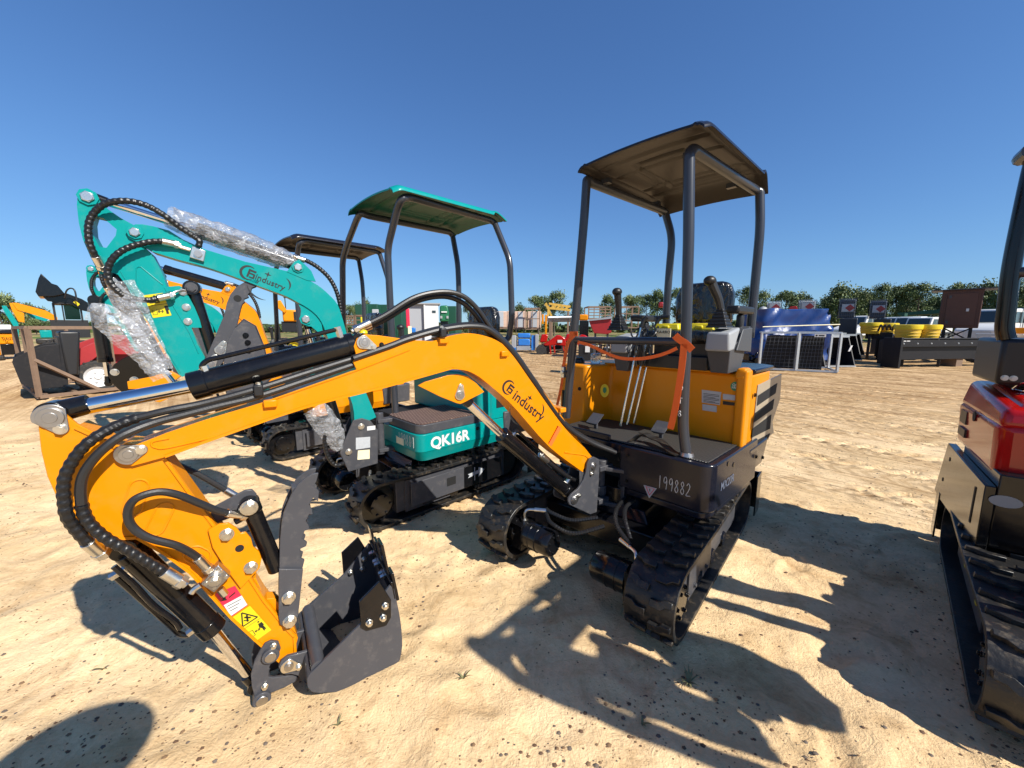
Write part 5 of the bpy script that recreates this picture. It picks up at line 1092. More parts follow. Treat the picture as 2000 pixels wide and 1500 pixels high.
AR_ = [(202, 426), (210, 408), (236, 426), (262, 440), (278, 480), (298, 498), (316, 532), (326, 560), (350, 558), (362, 566), (370, 582), (380, 600), (390, 624), (394, 640), (374, 640), (385, 670), (400, 697), (398, 714), (380, 727), (356, 736), (350, 732), (320, 682), (290, 630), (270, 600), (246, 556), (230, 536), (216, 532), (208, 484), (226, 460), (228, 448)]
m = MB(GB); gpl(AL, .014, .085, m); gpl(AR_, .014, .085, m); garm = m.build('arm', M['teal'], G)
gpin(garm, (172, 385), .012, .030)
m = MB(GB); [m.hexbolt(GB.w(*GB.at(u, v, y=.014)), -GB.ey, .018, .012) for u, v in ((358, 570), (364, 600), (367, 628))]; m.build('bolt', M['zinc'], garm, bevel=.001)
m = MB(GB)
def tri(P, r=.0032): m.tubew([GB.w(*GB.at(u, v, y=.013)) for u, v in P], r, seg=6, smooth=False)
tri([(265, 552), (266, 524), (270, 521), (275, 521), (318, 556)]); tri([(236, 530), (262, 575), (290, 625), (330, 690), (352, 728)]); tri([(322, 562), (340, 600), (370, 650), (388, 690)]); m.build('weld_bead', M['teal'], garm)
m = MB(GB); gpl([(280, 577), (318, 572), (335, 616), (299, 621)], .013, -.0012, m); e = m.build('warning_decal', M['decyel'], garm, smooth=0)
m = MB(GB)
def gl(a, b, w):
    A, B = GB.at(*a, y=.0115), GB.at(*b, y=.0115); d = (B - A).normalized(); n = Vector((-d.z, 0, d.x)) * w; m.prism([tuple(A - n), tuple(B - n), tuple(B + n), tuple(A + n)], (0, -.0005, 0))
T_ = [(301, 577), (312, 590), (292, 592)]
for i in range(3): gl(T_[i], T_[(i + 1) % 3], .003)
gl((290, 598), (326, 593), .0012); gl((301, 582), (301, 588), .004)
for a, b in (((297, 605), (300, 615)), ((300, 615), (308, 614)), ((308, 614), (306, 604))): gl(a, b, .001)
gl((309, 609), (319, 608), .002); gl((309, 609), (312, 606), .002); gl((309, 609), (312, 611), .002); gl((319, 608), (316, 605), .002); gl((319, 608), (317, 611), .002); gl((324, 597), (327, 606), .009); gl((326, 605), (328, 613), .006)
m.build('decal_print', M['ink'], e, smooth=0)
logo(gboom, GB, (486, 533), (499, 540), (556, 563), -.001, .07, .044, (523.4, 536))
pg = lambda u, v, y=.05: (lambda q: (q.x, q.z))(GB.at(u, v, y=y))
cylinder(G, GB, pg(176, 384), None, pg(392, 452), pg(572, 514), .05, .022, .045, 'arm_cylinder')
cylinder(G, GB, pg(350, 762), None, pg(318, 722), pg(222, 545), .05, .018, .040, 'bucket_cylinder')
cylinder(G, GB, pg(597, 624), None, pg(618, 700), pg(670, 868), .05, .022, .042, 'boom_cylinder')
m = MB(GB); a, b = GB.at(376, 563, y=.05), GB.at(432, 738, y=.05); m.cyl(tuple(a), tuple(b), .034, seg=24); m.cyl((a.x, .0, a.z), (a.x, .10, a.z), .045, seg=24); gtc = m.build('thumb_cylinder', M['black'], G, bevel=.003)
m = MB(GB); m.hexbolt(GB.w(a.x, .0, a.z), -GB.ey, .026, .012); m.build('bolt', M['slate'], gtc)
GTH = [(508, 548), (496, 546), (479, 550), (462, 560), (450, 575), (443, 592), (438, 615), (421, 655), (402, 700), (398, 712), (402, 722), (414, 724), (430, 714), (444, 697), (459.5, 648), (470, 603), (473, 594), (478, 590), (476, 584), (486, 580), (484, 575), (490, 569), (492, 562), (500, 559)]
m = MB(GB); gpl(GTH, .0, .012, m); Qt = [GB.at(u, v, y=0) for u, v in GTH]; m.prism([(q.x, .09, q.z) for q in Qt], (0, .012, 0)); m.prism([(Qt[i].x, .01, Qt[i].z) for i in (4, 6, 8, 13, 15)], (0, .08, 0)); gth = m.build('thumb', M['slate'], G, bevel=.0015)
pinset(gth, GB, (431, 683), (437, 671), -.002, .034, .018, 'zinc'); pinset(gth, GB, (411, 711), (420, 697), -.002, .034, .018, 'zinc')
m = MB(GB); q = GB.at(464, 583, y=-.0); m.cyl((q.x, 0, q.z), (q.x, -.001, q.z), .022); m.build('bolt_hole', M['dark'], gth)
GBK = [(446, 664), (458, 640), (476, 622), (500, 636), (518, 680), (530, 740), (500, 770), (450, 765), (430, 740)]
m = MB(GB)
for yy in (-.10, .20): Qb = [GB.at(u, v, y=-.10) for u, v in GBK]; m.prism([(q.x, yy, q.z) for q in Qb], (0, .014, 0))
for i in (1, 2, 3, 4, 5, 6, 7):
    a, b = Qb[i], Qb[(i + 1) % 9]; n = Vector((-(b.z - a.z), 0, b.x - a.x)).normalized() * .01; m.prism([(a.x, -.1, a.z), (b.x, -.1, b.z), (b.x + n.x, -.1, b.z + n.z), (a.x + n.x, -.1, a.z + n.z)], (0, .31, 0))
gbk = m.build('bucket', M['slate'], G, bevel=.002)
m = MB(GB); [m.hexbolt(GB.w(*GB.at(u, v, y=-.10)), -GB.ey, .014, .01) for u, v in ((484, 669), (487, 684), (480, 655))]; m.build('bolt', M['black'], gbk)
# valve and hoses
m = MB(GB); gpl([(375, 480), (402, 490), (398, 511), (370, 502)], -.03, .03, m); vb2 = m.build('valve_block', M['zinc'], gboom, bevel=.003)
m = MB(GB); q = GB.at(387, 496, y=-.03); m.cyl((q.x, -.045, q.z), (q.x, -.03, q.z), .02); m.build('valve_cap', M['steel'], vb2)
hose(garm, GB, [(388, 482), (389, 470), (376, 460), (350, 443), (320, 420), (290, 403), (260, 394), (230, 393), (202, 400), (182, 418), (173, 440), (174, 470), (184, 496), (197, 518)], [-.03, -.03, -.03, -.04, -.06, -.06, -.06, -.06, -.05, -.04, -.04, -.04, -.03, -.0], .0165, guard=.026, name='guarded_hose', fit=(False, True))
hose(garm, GB, [(338, 476), (320, 472), (290, 473), (250, 484), (224, 501), (211, 525), (214, 548), (230, 568), (252, 581), (290, 586), (328, 578)], [-.02, -.03, -.04, -.05, -.06, -.06, -.06, -.06, -.06, -.05, -.03], .0165, guard=.026, name='guarded_hose')
m = MB(GB); m.tubew([GB.w(*GB.at(u, v, y=y_)) for u, v, y_ in ((334, 576, -.03), (344, 570, -.02), (358, 568, 0), (376, 574, .02))], .008, seg=8); m.tubew([GB.w(*GB.at(u, v, y=-.02)) for u, v in ((340, 476), (352, 482), (372, 488))], .012, seg=8); m.build('steel_pipe', M['zinc'], garm)
hose(gboom, GB, [(580, 504), (600, 510), (622, 523), (642, 542), (655, 564), (663, 590), (666, 612)], [.03] * 7, .0155, guard=.022, name='guarded_hose', fit=(True, False))
hose(gboom, GB, [(588, 548), (620, 562), (650, 590), (664, 625), (676, 665), (700, 735)], [.03] * 6, .013, fit=(False, False))
# canopy
A1 = [GU.at(u, v, y=-.27) for u, v in ((774, 834), (770, 764), (765, 653), (759, 530), (757, 485), (776, 408), (784, 388))]
A2 = [GU.at(u, v, y=.72) for u, v in ((966, 435), (996, 509), (1000, 620), (994, 662))]
B1 = [GU.at(u, v, y=-.27) for u, v in ((664, 700), (670, 632), (669, 508), (677, 480), (697, 428), (704, 416))]; B2 = [GU.at(u, v, y=.72) for u, v in ((884, 460), (894, 515), (896, 560), (896, 640))]
zt = A1[-1].z + .03
m = MB(GU); m.bent([tuple(q) for q in A1] + [(A1[-1].x - .01, -.20, zt), (A2[0].x - .02, .68, zt)] + [tuple(q) for q in A2] + [(A2[-1].x - .02, .62, A2[-1].z - .03), (A2[-1].x - .05, .5, A2[-1].z - .03)], .0285, .09); m.build('canopy_post', M['post'], G)
m = MB(GU); m.bent([tuple(q) for q in B1] + [(B1[-1].x + .01, -.20, zt), (B2[0].x, .68, zt)] + [tuple(q) for q in B2], .0285, .09); m.build('canopy_post', M['post'], G)
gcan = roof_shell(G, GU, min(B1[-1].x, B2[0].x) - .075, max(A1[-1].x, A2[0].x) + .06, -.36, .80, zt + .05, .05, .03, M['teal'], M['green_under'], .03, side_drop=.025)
joystick(G, GU, GU.at(742, 650, y=.12).x, .12, 1.18, .0, -.01, .20); joystick(G, GU, GU.at(786, 650, y=.10).x, .10, 1.18, -.01, -.01, .21)
q = GU.at(925, 600, y=.50); seat(G, GU, q.x, .52, 1.33)
m = MB(GU); m.box(GU.at(742, 650, y=.12).x - .08, GU.at(742, 650, y=.12).x + .08, .05, .35, 1.0, 1.19); m.box(GU.at(786, 650, y=.12).x - .08, GU.at(786, 650, y=.12).x + .1, .05, .35, 1.0, 1.19); m.build('console_body', M['dconsole'], G, bevel=.02)
# arrow and patch on the track cover
# marks on the track side
m = MB(GU); y0_, y1_ = -.43, .08; m.box(.552, .558, y0_, y1_, .12, .31); tp = m.build('track_cover', M['slate'], G, bevel=.004)
m = MB(GU); m.box(.5585, .5595, -.10, -.01, .19, .26); m.build('cover_opening', M['dark'], tp)
m = MB(GU); m.box(.550, .557, .085, .52, .12, .31); t2 = m.build('track_cover', M['black'], G, bevel=.003)
m = MB(GU); m.prism([(.5575, y, z) for y, z in ((.12, .20), (.24, .215), (.24, .18), (.31, .235), (.24, .27), (.24, .245), (.12, .235), (.14, .218))], (.0008, 0, 0)); m.box(.5575, .5583, .19, .2, .16, .28); m.build('arrow_mark', M['label'], t2, smooth=0)
# ------------------------------------------------------------------ bubble wrap
def crumple(px, ws, fr, y, label, amp=.02, seed=0, nw=12, closed=False, group='bubble wrap on the teal boom'):
    C = catmull([fr.w(*fr.at(u, v, y=y)) for u, v in px], 12); W = []; m = MB(fr); N = len(C); K = nw
    for i, c in enumerate(C):
        t = (C[min(i + 1, N - 1)] - C[max(i - 1, 0)]).normalized(); s = t.cross(fr.ey).normalized(); f = i / (N - 1) * (len(ws) - 1); j = min(int(f), len(ws) - 2); w = ws[j] + (ws[j + 1] - ws[j]) * (f - j)
        for k in range(K + 1):
            x = 2 * k / K - 1
            if closed: a = k / K * 2 * math.pi; p = c + (s * math.cos(a) + fr.ey * math.sin(a)) * w
            else: p = c + s * (x * w) - fr.ey * (.35 * w * (1 - x * x) + .02)
            q = p * 17 + Vector((seed, 0, 0)); p = p + (noise.noise_vector(q) * amp + noise.noise_vector(q * 2.7) * amp * .5)
            W.append(p)
    fs = [(i * (K + 1) + k, i * (K + 1) + k + 1, (i + 1) * (K + 1) + k + 1, (i + 1) * (K + 1) + k) for i in range(N - 1) for k in range(K)]
    m._add(W, fs); o = m.build('bubble_wrap', M['wrap'], None, smooth=40); return tag(o, label, 'bubble wrap', group)
crumple([(330, 424), (400, 450), (480, 478), (545, 502), (580, 515)], [.066, .078, .078, .07, .045], GB, .05, 'bubble wrap rolled round the teal arm cylinder on top of the raised boom', .010, 1, 26, True)
crumple([(172, 612), (205, 618), (250, 655), (290, 702), (318, 737)], [.035, .075, .075, .05, .05], GB, -.05, 'torn grey bubble wrap flap hanging from the teal bucket cylinder', .010, 2)
crumple([(218, 545), (236, 580), (258, 632)], [.02, .05, .045], GB, -.03, 'upper strip of bubble wrap along the teal bucket cylinder', .008, 5)
crumple([(242, 550), (262, 592), (285, 650), (312, 722)], [.05, .06, .055, .07], GB, -.04, 'right sheet of bubble wrap beside the lower teal arm', .010, 3)
crumple([(612, 795), (636, 825), (652, 852), (660, 880)], [.08, .09, .08, .03], GB, .0, 'bubble wrap around the boom cylinder of the teal excavator low by its swing plate', .010, 4, 20)
hose(swg, GB, [(640, 830), (634, 860), (640, 890), (655, 908), (672, 905)], -.02, .016, guard=.026, name='guarded_hose', fit=(False, False))
# ------------------------------------------------------------------ more machines of the same row
def kill_tree(x):
    for c in list(x.children): kill_tree(c)
    bpy.data.objects.remove(x)
def recolour(root, table, drop=()):
    for o in list(root.children):
        recolour(o, table, drop)
        if o.name.split('.')[0] in drop:
            def kill(x):
                for c in list(x.children): kill(c)
                bpy.data.objects.remove(x)
            kill(o); continue
    for o in root.children:
        if o.type == 'MESH' and any(mm and mm.name in table for mm in o.data.materials):
            me = o.data.copy(); o.data = me
            for i, mm in enumerate(me.materials):
                if mm.name in table: me.materials[i] = table[mm.name]
H3 = copy_tree(G); H3.location = GC + Vector((-1.61, 1.52, 0)); H3['label'] = 'yellow mini excavator with black canopy, partly hidden behind the teal one'
BOOMSET = {'boom', 'arm', 'arm_cylinder', 'bucket_cylinder', 'boom_cylinder', 'bucket', 'thumb', 'thumb_cylinder', 'boom_swing_plate'}
def swing(root, names, pivot, deg, dz=0):       # slew the boom of a copied machine about its swing post
    A = Matrix.Translation(root.location) @ root.rotation_euler.to_matrix().to_4x4(); pv = Vector(pivot)
    L = A.inverted() @ Matrix.Translation(pv) @ Matrix.Rotation(R(deg), 4, 'Z') @ Matrix.Translation(-pv) @ A
    for o in root.children:
        if o.name.split('.')[0] in names: o.location = L.to_translation(); o.rotation_euler = (0, 0, L.to_euler().z)
swing(H3, BOOMSET, (-2.80, 4.52, 0), -8)
for o in H3.children:
    if o.name.startswith('canopy.'):
        o.data = o.data.copy(); o.data.materials[0] = M['navy']; o.data.materials[1] = M['canopy_under']
recolour(H3, {'teal_paint': M['yellow']}, ('model_lettering', 'chalked_number', 'paper_label', 'arrow_mark'))
H4 = copy_tree(G); H4.location = GC + Vector((-2.82, 2.62, 0)); H4['label'] = 'farther teal mini excavator whose boom end and arm show left of the bubble wrap'
recolour(H4, {}, ('canopy_post', 'canopy', 'model_lettering', 'chalked_number', 'paper_label', 'arrow_mark', 'document_box'))
# the farther teal machine has its bucket curled in: own cylinder and bucket
G4 = Frame(GB.o + Vector((-2.82, 2.62, 0)), ex=GB.ex, ey=GB.ey, ez=GB.ez)
for o in list(H4.children):
    if o.name.split('.')[0] in ('bucket_cylinder', 'bucket', 'thumb', 'thumb_cylinder'):
        kill_tree(o)
p4 = lambda u, v, y=.0: (lambda q: (q.x, q.z))(G4.at(u, v, y=y))
cylinder(H4, G4, p4(213, 748), None, p4(206, 704), p4(188, 590), .0, .028, .07, 'bucket_cylinder')
m = MB(G4); P4 = [(212, 735), (222, 712), (240, 700), (262, 690), (300, 692), (318, 715), (322, 745), (305, 770), (270, 776), (240, 768), (222, 752)]
m.prismw([G4.w(*G4.at(u, v, y=-.18)) for u, v in P4], G4.ey * .03); m.prismw([G4.w(*G4.at(u, v, y=-.18)) + G4.ey * .4 for u, v in P4], G4.ey * .03); m.prismw([G4.w(*G4.at(u, v, y=-.18)) + G4.ey * .03 for u, v in P4[5:11]], G4.ey * .37); bk4 = m.build('bucket', M['black'], H4, bevel=.004)
m = MB(G4); [m.hexbolt(G4.w(*G4.at(u, v, y=-.18)), -G4.ey, .035, .03) for u, v in ((224, 727), (262, 742), (290, 712))]; m.build('bolt', M['zinc'], bk4)
G3 = Frame((-2.80, 4.52, 0), ex=(-.906, -.423, 0), ey=(-.423, .906, 0), ez=(0, 0, 1)); m = MB(G3)
m.prismw([G3.w(*G3.at(u, v, y=0)) for u, v in ((248, 745), (300, 735), (326, 722), (352, 735), (330, 752), (300, 760), (250, 760))], G3.ey * .05); m.prismw([G3.w(*G3.at(u, v, y=0)) for u, v in ((290, 770), (322, 764), (330, 778), (312, 786), (292, 782))], G3.ey * .05); m.build('arm_foot', M['yellow'], H3, bevel=.004)
# orange tie on the post of the yellow one
# ------------------------------------------------------------------ red machine at the right edge
RC = Vector((2.73, 1.457, 0)); RL = Frame(RC, -44.7); RK = Frame((2.445, 1.88, 0), -40.0)
RM = empty('mini_excavator', RC, 'red and black excavator cut off by the right edge of the photo', 'excavator', R(-40), 'mini excavators parked in a slanting row')
undercarriage(RM, RL, .56, .30, -.72, .70, .2, n=26)
m = MB(RL); m.box(-.50, -.49, -.30, .60, .10, .33); tc1 = m.build('track_cover', M['slate'], RM, bevel=.003)
m = MB(RL)
for y_ in (-.16, .26): m.box(-.505, -.5005, y_, y_ + .035, .16, .28)
m.build('reflector_sticker', M['decyel'], tc1)
m = MB(RL); m.prism([(-.40, -.93, .26), (-.25, -.93, .26), (-.25, -.86, .37), (-.40, -.86, .37)], (0, -.002, .001)); m.build('paper_sheet', M['white'], RM)
PX = [(1852, 865), (1825, 956), (1833, 972), (1903, 1071), (1924, 948), (1884, 903)]
m = MB(RK); P = [RK.at(u, v, x=-.02) for u, v in PX]; m.prism([tuple(p) for p in P], (.04, 0, 0)); sp = m.build('side_plate', M['black'], RM, bevel=.004)
m = MB(RK); a, b = RK.at(1903, 1071, x=-.02), RK.at(1924, 948, x=-.02); y0 = (a.y + b.y) / 2
m.box(.02, .80, y0 + .0, y0 + .7, a.z + .02, b.z + .07); m.build('front_box', M['black'], RM, bevel=.006)
m = MB(RK); q = RK.at(1964, 980, y=y0); m.prism([(q.x + .055 * math.cos(t * .314), y0 - .001, q.z + .03 * math.sin(t * .314)) for t in range(20)], (0, -.001, 0)); m.build('oval_sticker', M['console'], RM)
m = MB(RK)
for uv in ((1855, 897), (1841, 936)): q = RK.at(*uv, x=-.021); m.cyl((-.0215, q.y, q.z), (-.0225, q.y, q.z), .014)
q0, q1 = RK.at(1905, 950, x=-.021), RK.at(1893, 1020, x=-.021); m.box(-.0225, -.0215, q1.y - .012, q1.y + .012, q1.z, q0.z); m.build('slot', M['dark'], sp)
m = MB(RK); slab(m, [(.0, .04), (.05, .0), (.95, -.02), (1.0, .9), (.10, .92), (.0, .80)], .745, 1.02, .04); m.hexa([(0, .0, 1.0), (0, .82, 1.0), (1, .9, 1.0), (.97, -.02, 1.0), (.015, .02, 1.10), (.03, .80, 1.17), (1, .9, 1.17), (.97, -.0, 1.10)])
rh = m.build('engine_hood', M['red'], RM, bevel=.035, seg=4)
m = MB(RK); m.hexa([(.06, .05, 1.09), (.06, .66, 1.13), (.9, .76, 1.13), (.9, .05, 1.09), (.10, .09, 1.125), (.10, .62, 1.18), (.9, .72, 1.18), (.9, .09, 1.125)]); m.build('hood_top_panel', M['red'], rh, bevel=.02, seg=3)
m = MB(RK); m.hexa([(.24, .14, 1.131), (.24, .28, 1.144), (.46, .28, 1.144), (.46, .14, 1.131), (.24, .14, 1.133), (.24, .28, 1.146), (.46, .28, 1.146), (.46, .14, 1.133)]); ys = m.build('warning_decal', M['decyel'], rh)
m = MB(RK); m.tube([(.10, .34, 1.17), (.12, .30, 1.21), (.16, .28, 1.21), (.18, .32, 1.17), (.14, .36, 1.16), (.10, .34, 1.17)], .006); m.build('lifting_ring', M['chrome'], rh)
m = MB(RK); a = RK.at(1903, 813, x=-.001); m.cyl((-.003, a.y, a.z), (.002, a.y, a.z), .03); m.build('filler_opening', M['dark'], rh)
m = MB(RK); m.box(-.002, .01, .60, .74, .90, .98); m.box(-.002, .01, .58, .74, .82, .87); m.build('vent_mesh', M['plastic'], rh)
a = RK.at(1952, 700, y=.30); m = MB(RK); m.box(a.x, a.x + .6, .30, .80, 1.19, 1.44); m.build('control_box', M['plastic'], RM, bevel=.02); m = MB(RK); [m.hexbolt(RK.w(a.x + x, .299, 1.23), -RK.ey, .012) for x in (.03, .06)]; m.build('bolt', M['galv'], RM)
Pz = [RK.at(u, v, y=.34) for u, v in ((1966, 662), (1962, 640), (1966, 600), (1976, 520), (1996, 420), (2016, 330), (2030, 280))]
m = MB(RK); m.tube([tuple(p) for p in Pz], .036, seg=16); rb_ = m.build('roll_bar', M['black'], RM)
m = MB(RK); q = RK.at(1980, 533, y=.34); m.cyl(tuple(q), (q.x + .7, q.y, q.z), .028); top = Pz[-1]; m.cyl((q.x + .75, .34, 1.3), (q.x + .75, .34, 2.3), .034); m.build('roll_bar_brace', M['post'], rb_)
q = RK.at(1993, 272, y=.0)
roof_shell(RM, RK, q.x + .27, q.x + 1.1, .25, 1.0, q.z + .06, .12, .02, M['black'], M['black'], .03)
m = MB(RK); m.tube([(q.x + .08, .2, q.z), (q.x + .08, .34, q.z - .0), tuple(top)], .034); m.tube([(q.x + .8, -.1, q.z), (q.x + .8, .34, q.z), (q.x + .74, .34, 2.2)], .034); m.build('roof_rail', M['post'], RM)
m = MB(RK); m.box(.25, .75, .35, .8, 1.1, 1.30); m.box(.25, .75, .70, .82, 1.3, 1.75); m.build('seat', M['film'], RM, bevel=.03)
# its boom, the same kind as the yellow one, reaches out of the picture past the photographer
def graft(src_root, names, dst_root, src_f, dst_f):
    A = Matrix.Translation(src_root.location) @ src_root.rotation_euler.to_matrix().to_4x4()
    ang = math.atan2(dst_f.ex.y, dst_f.ex.x) - math.atan2(src_f.ex.y, src_f.ex.x)
    T = Matrix.Translation(dst_f.o) @ Matrix.Rotation(ang, 4, 'Z') @ Matrix.Translation(-src_f.o)
    B = Matrix.Translation(dst_root.location) @ dst_root.rotation_euler.to_matrix().to_4x4()
    L = B.inverted() @ T @ A
    for o in list(src_root.children):
        if o.name.split('.')[0] in names:
            c = copy_tree(o, dst_root); c.location = L.to_translation(); c.rotation_euler = (0, 0, L.to_euler().z)
RB = Frame((2.50, 1.22, 0), ex=(-.42, -.907, 0), ey=(-.907, .42, 0), ez=(0, 0, 1))
graft(G, {'boom', 'arm', 'arm_cylinder', 'bucket_cylinder', 'boom_cylinder', 'bucket', 'thumb', 'thumb_cylinder', 'boom_swing_plate'}, RM, GB, RB)
recolour(RM, {'teal_paint': M['red']}, ('maker_logo', 'star_mark', 'round_emblem', 'swoosh_mark', 'warning_decal_', 'paper_tag', 'rating_plate'))
# ------------------------------------------------------------------ the photographer, behind the camera; only the shadow is seen
def person():
    root = empty('person', (.10, -.27, 0), 'person in a hat standing behind the camera, seen only as a shadow', 'person')
    V = [(0, 0, .98), (0, .01, 1.16), (0, .01, 1.34), (0, .02, 1.52), (0, .04, 1.66), (0, .05, 1.78),
         (.10, 0, .92), (.11, .02, .50), (.12, 0, .09), (.12, .13, .04), (-.10, 0, .92), (-.11, .02, .50), (-.12, 0, .09), (-.13, .13, .04),
         (.17, 0, 1.42), (.25, .02, 1.20), (.12, .17, 1.42), (-.17, 0, 1.42), (-.24, .02, 1.20), (-.10, .17, 1.42)]
    E = [(0, 1), (1, 2), (2, 3), (3, 4), (4, 5), (0, 6), (6, 7), (7, 8), (8, 9), (0, 10), (10, 11), (11, 12), (12, 13), (2, 14), (14, 15), (15, 16), (2, 17), (17, 18), (18, 19)]
    rad = [.15, .14, .16, .06, .085, .095, .09, .06, .045, .035, .09, .06, .045, .035, .06, .042, .03, .06, .042, .03]
    me = bpy.data.meshes.new('body'); me.from_pydata(V, E, []); o = bpy.data.objects.new('body', me); scene.collection.objects.link(o); o.parent = root
    o.modifiers.new('skin', 'SKIN'); sv = me.skin_vertices[0].data
    for i, r_ in enumerate(rad): sv[i].radius = (r_, r_ * .8)
    sv[0].use_root = True; s = o.modifiers.new('sub', 'SUBSURF'); s.levels = s.render_levels = 2; me.materials.append(M['cloth'])
    fr = Frame((.10, -.27, 0)); m = MB(fr); m.lathew(fr.w(0, .05, 1.82), Vector((0, 0, 1)), [(0, .23), (.008, .24), (.012, .23), (.02, .115), (.09, .10), (.11, .07), (.115, .01)], 28); m.build('hat', M['hat'], root)
person()
# ------------------------------------------------------------------ background things
PREF = [None]
def face(u): PREF[0] = u
def vdir(u): q = ray(u, 640); return Vector((q.x, q.y, 0)).normalized()
def shp(m, px, Y_, th):
    uc = PREF[0] if PREF[0] is not None else sum(p[0] for p in px) / len(px); e = vdir(uc); C_ = dep(uc, 640, Y_)
    return m.prismw([hit(u, v, C_, e) for u, v in px], e * th)
def pb(m, u0, u1, v0, v1, Y_, th):     # upright box turned towards the viewer, seen between these columns and rows, about Y_ away
    uc = PREF[0] if PREF[0] is not None else (u0 + u1) / 2; e = vdir(uc); C_ = dep(uc, 640, Y_); vc = (v0 + v1) / 2; um = (u0 + u1) / 2
    a, b = hit(u0, vc, C_, e), hit(u1, vc, C_, e); zt, zb = hit(um, v0, C_, e).z, max(0, hit(um, v1, C_, e).z); old = m.fr
    m.fr = Frame((a.x, a.y, 0), ex=(b - a).xy.to_3d(), ey=e, ez=(0, 0, 1)); m.box(0, (b - a).xy.length, 0, th, zb, zt); m.fr = old; return m
def base(u, Y_, v=690): p = dep(u, v, Y_); return (p.x, Y_, 0)
def bar(m, a, b, w=.05): m.cylw(a, b, w / 2 * 1.3, seg=4)
def frame_box(m, c, w=.06):   # 8 corners
    for i, j in ((0, 1), (1, 2), (2, 3), (3, 0), (4, 5), (5, 6), (6, 7), (7, 4), (0, 4), (1, 5), (2, 6), (3, 7)): bar(m, Vector(c[i]), Vector(c[j]), w)
# --- brown steel crate with a red loader inside, left
c0 = gnd(78, 781); u1 = Vector((.355, .935, 0)); u2 = Vector((-.82, .57, 0)).normalized(); Lc, Wc, Hc = 2.1, 3.0, 1.5
cr = empty('shipping_crate', c0, 'open brown steel frame crate around the small red loader, at the left', 'crate')
C8 = [c0, c0 + u1 * Lc, c0 + u1 * Lc + u2 * Wc, c0 + u2 * Wc]; C8 = [Vector((p.x, p.y, .06)) for p in C8] + [Vector((p.x, p.y, Hc)) for p in C8]
m = MB(); frame_box(m, C8, .075); m.build('frame', M['rust'], cr)
m = MB(); bar(m, C8[0] + (C8[4] - C8[0]) * .55, C8[0] + u1 * .95, .07); bar(m, C8[0] + u1 * 1.25, C8[4] + u1 * 1.25, .06); bar(m, C8[0] + u2 * .8, C8[4] + u2 * .8, .07); bar(m, C8[3] + u1 * .9, C8[7] + u1 * .9, .06); m.build('brace', M['rust'], cr)
m = MB()
for i in range(5): bar(m, C8[0] + u1 * (.1 + .45 * i), C8[3] + u1 * (.1 + .45 * i), .08)
m.build('floor_rail', M['rust'], cr)
wp = dep(192, 743, 8.95); ld = empty('compact_loader', (wp.x, wp.y, 0), 'small red loader with black bucket and white wheel rims inside the brown crate', 'loader')
lf = Frame((wp.x, wp.y, 0), ex=(-.62, -.78, 0), ey=(.78, -.62, 0), ez=(0, 0, 1)); wr = .37
def wheel(root, fr, x, y, z, r, w, rim='white', tyre='tyre', side=1):
    m = MB(fr); m.lathew(fr.w(x, y - w / 2, z), fr.ey, [(0, r * .62), (0, r * .9), (w * .12, r), (w * .88, r), (w, r * .9), (w, r * .62), (0, r * .62)], 28, False)
    for i in range(18): a = i * 2 * math.pi / 18; c, s = math.cos(a), math.sin(a); m.hexa([(x + r * .98 * c - .02 * s, y - w / 2, z + r * .98 * s + .02 * c), (x + r * .98 * c - .02 * s, y + w / 2, z + r * .98 * s + .02 * c), (x + r * .98 * c + .02 * s, y + w / 2, z + r * .98 * s - .02 * c), (x + r * .98 * c + .02 * s, y - w / 2, z + r * .98 * s - .02 * c), (x + r * 1.05 * c - .015 * s, y - w / 2, z + r * 1.05 * s + .015 * c), (x + r * 1.05 * c - .015 * s, y + w / 2, z + r * 1.05 * s + .015 * c), (x + r * 1.05 * c + .015 * s, y + w / 2, z + r * 1.05 * s - .015 * c), (x + r * 1.05 * c + .015 * s, y - w / 2, z + r * 1.05 * s - .015 * c)])
    o = m.build('wheel', M[tyre], root); m = MB(fr); m.lathew(fr.w(x, y - side * w * .54, z), fr.ey * side, [(w * .1, .02), (w * .08, r * .14), (w * .22, r * .2), (w * .26, r * .48), (w * .10, r * .58), (w * .02, r * .64), (w * .9, r * .63)], 24)
    for i in range(5): a = i * 1.2566; m.cylw(fr.w(x + r * .32 * math.cos(a), y - side * w * .34, z + r * .32 * math.sin(a)), fr.w(x + r * .32 * math.cos(a), y - side * w * .45, z + r * .32 * math.sin(a)), .02, seg=6)
    m.build('rim', M[rim], o); return o
wheel(ld, lf, 0, .0, wr, wr, .22, side=-1); wheel(ld, lf, 0, -1.0, wr, wr, .22, side=-1); wheel(ld, lf, -1.1, 0, wr, wr, .22, side=-1); wheel(ld, lf, -1.1, -1.0, wr, wr, .22, side=-1)
m = MB(lf); m.box(-1.3, .2, -.8, -.25, .35, 1.0); m.prism([(.32, -.12, .5), (.5, -.12, .5), (.42, -.12, .9), (.0, -.12, 1.15), (-.6, -.12, 1.15), (-.6, -.12, .85), (-.1, -.12, .88)], (0, .10, 0)); m.prism([(.35, -.95, .55), (.62, -.95, .5), (.55, -.95, .95), (-.3, -.95, 1.35), (-1.0, -.95, 1.25), (-1.0, -.95, 1.0), (-.2, -.95, 1.05), (.25, -.95, .8)], (0, .10, 0)); m.build('loader_frame', M['redmat'], ld, bevel=.01)
m = MB(lf); PB = [(.50, 1.15), (.75, 1.12), (1.15, .9), (1.18, .8), (1.12, .35), (.95, .2), (.55, .22)]
for yy in (-1.2, .25): m.prism([(x, yy, z) for x, z in PB], (0, .02, 0))
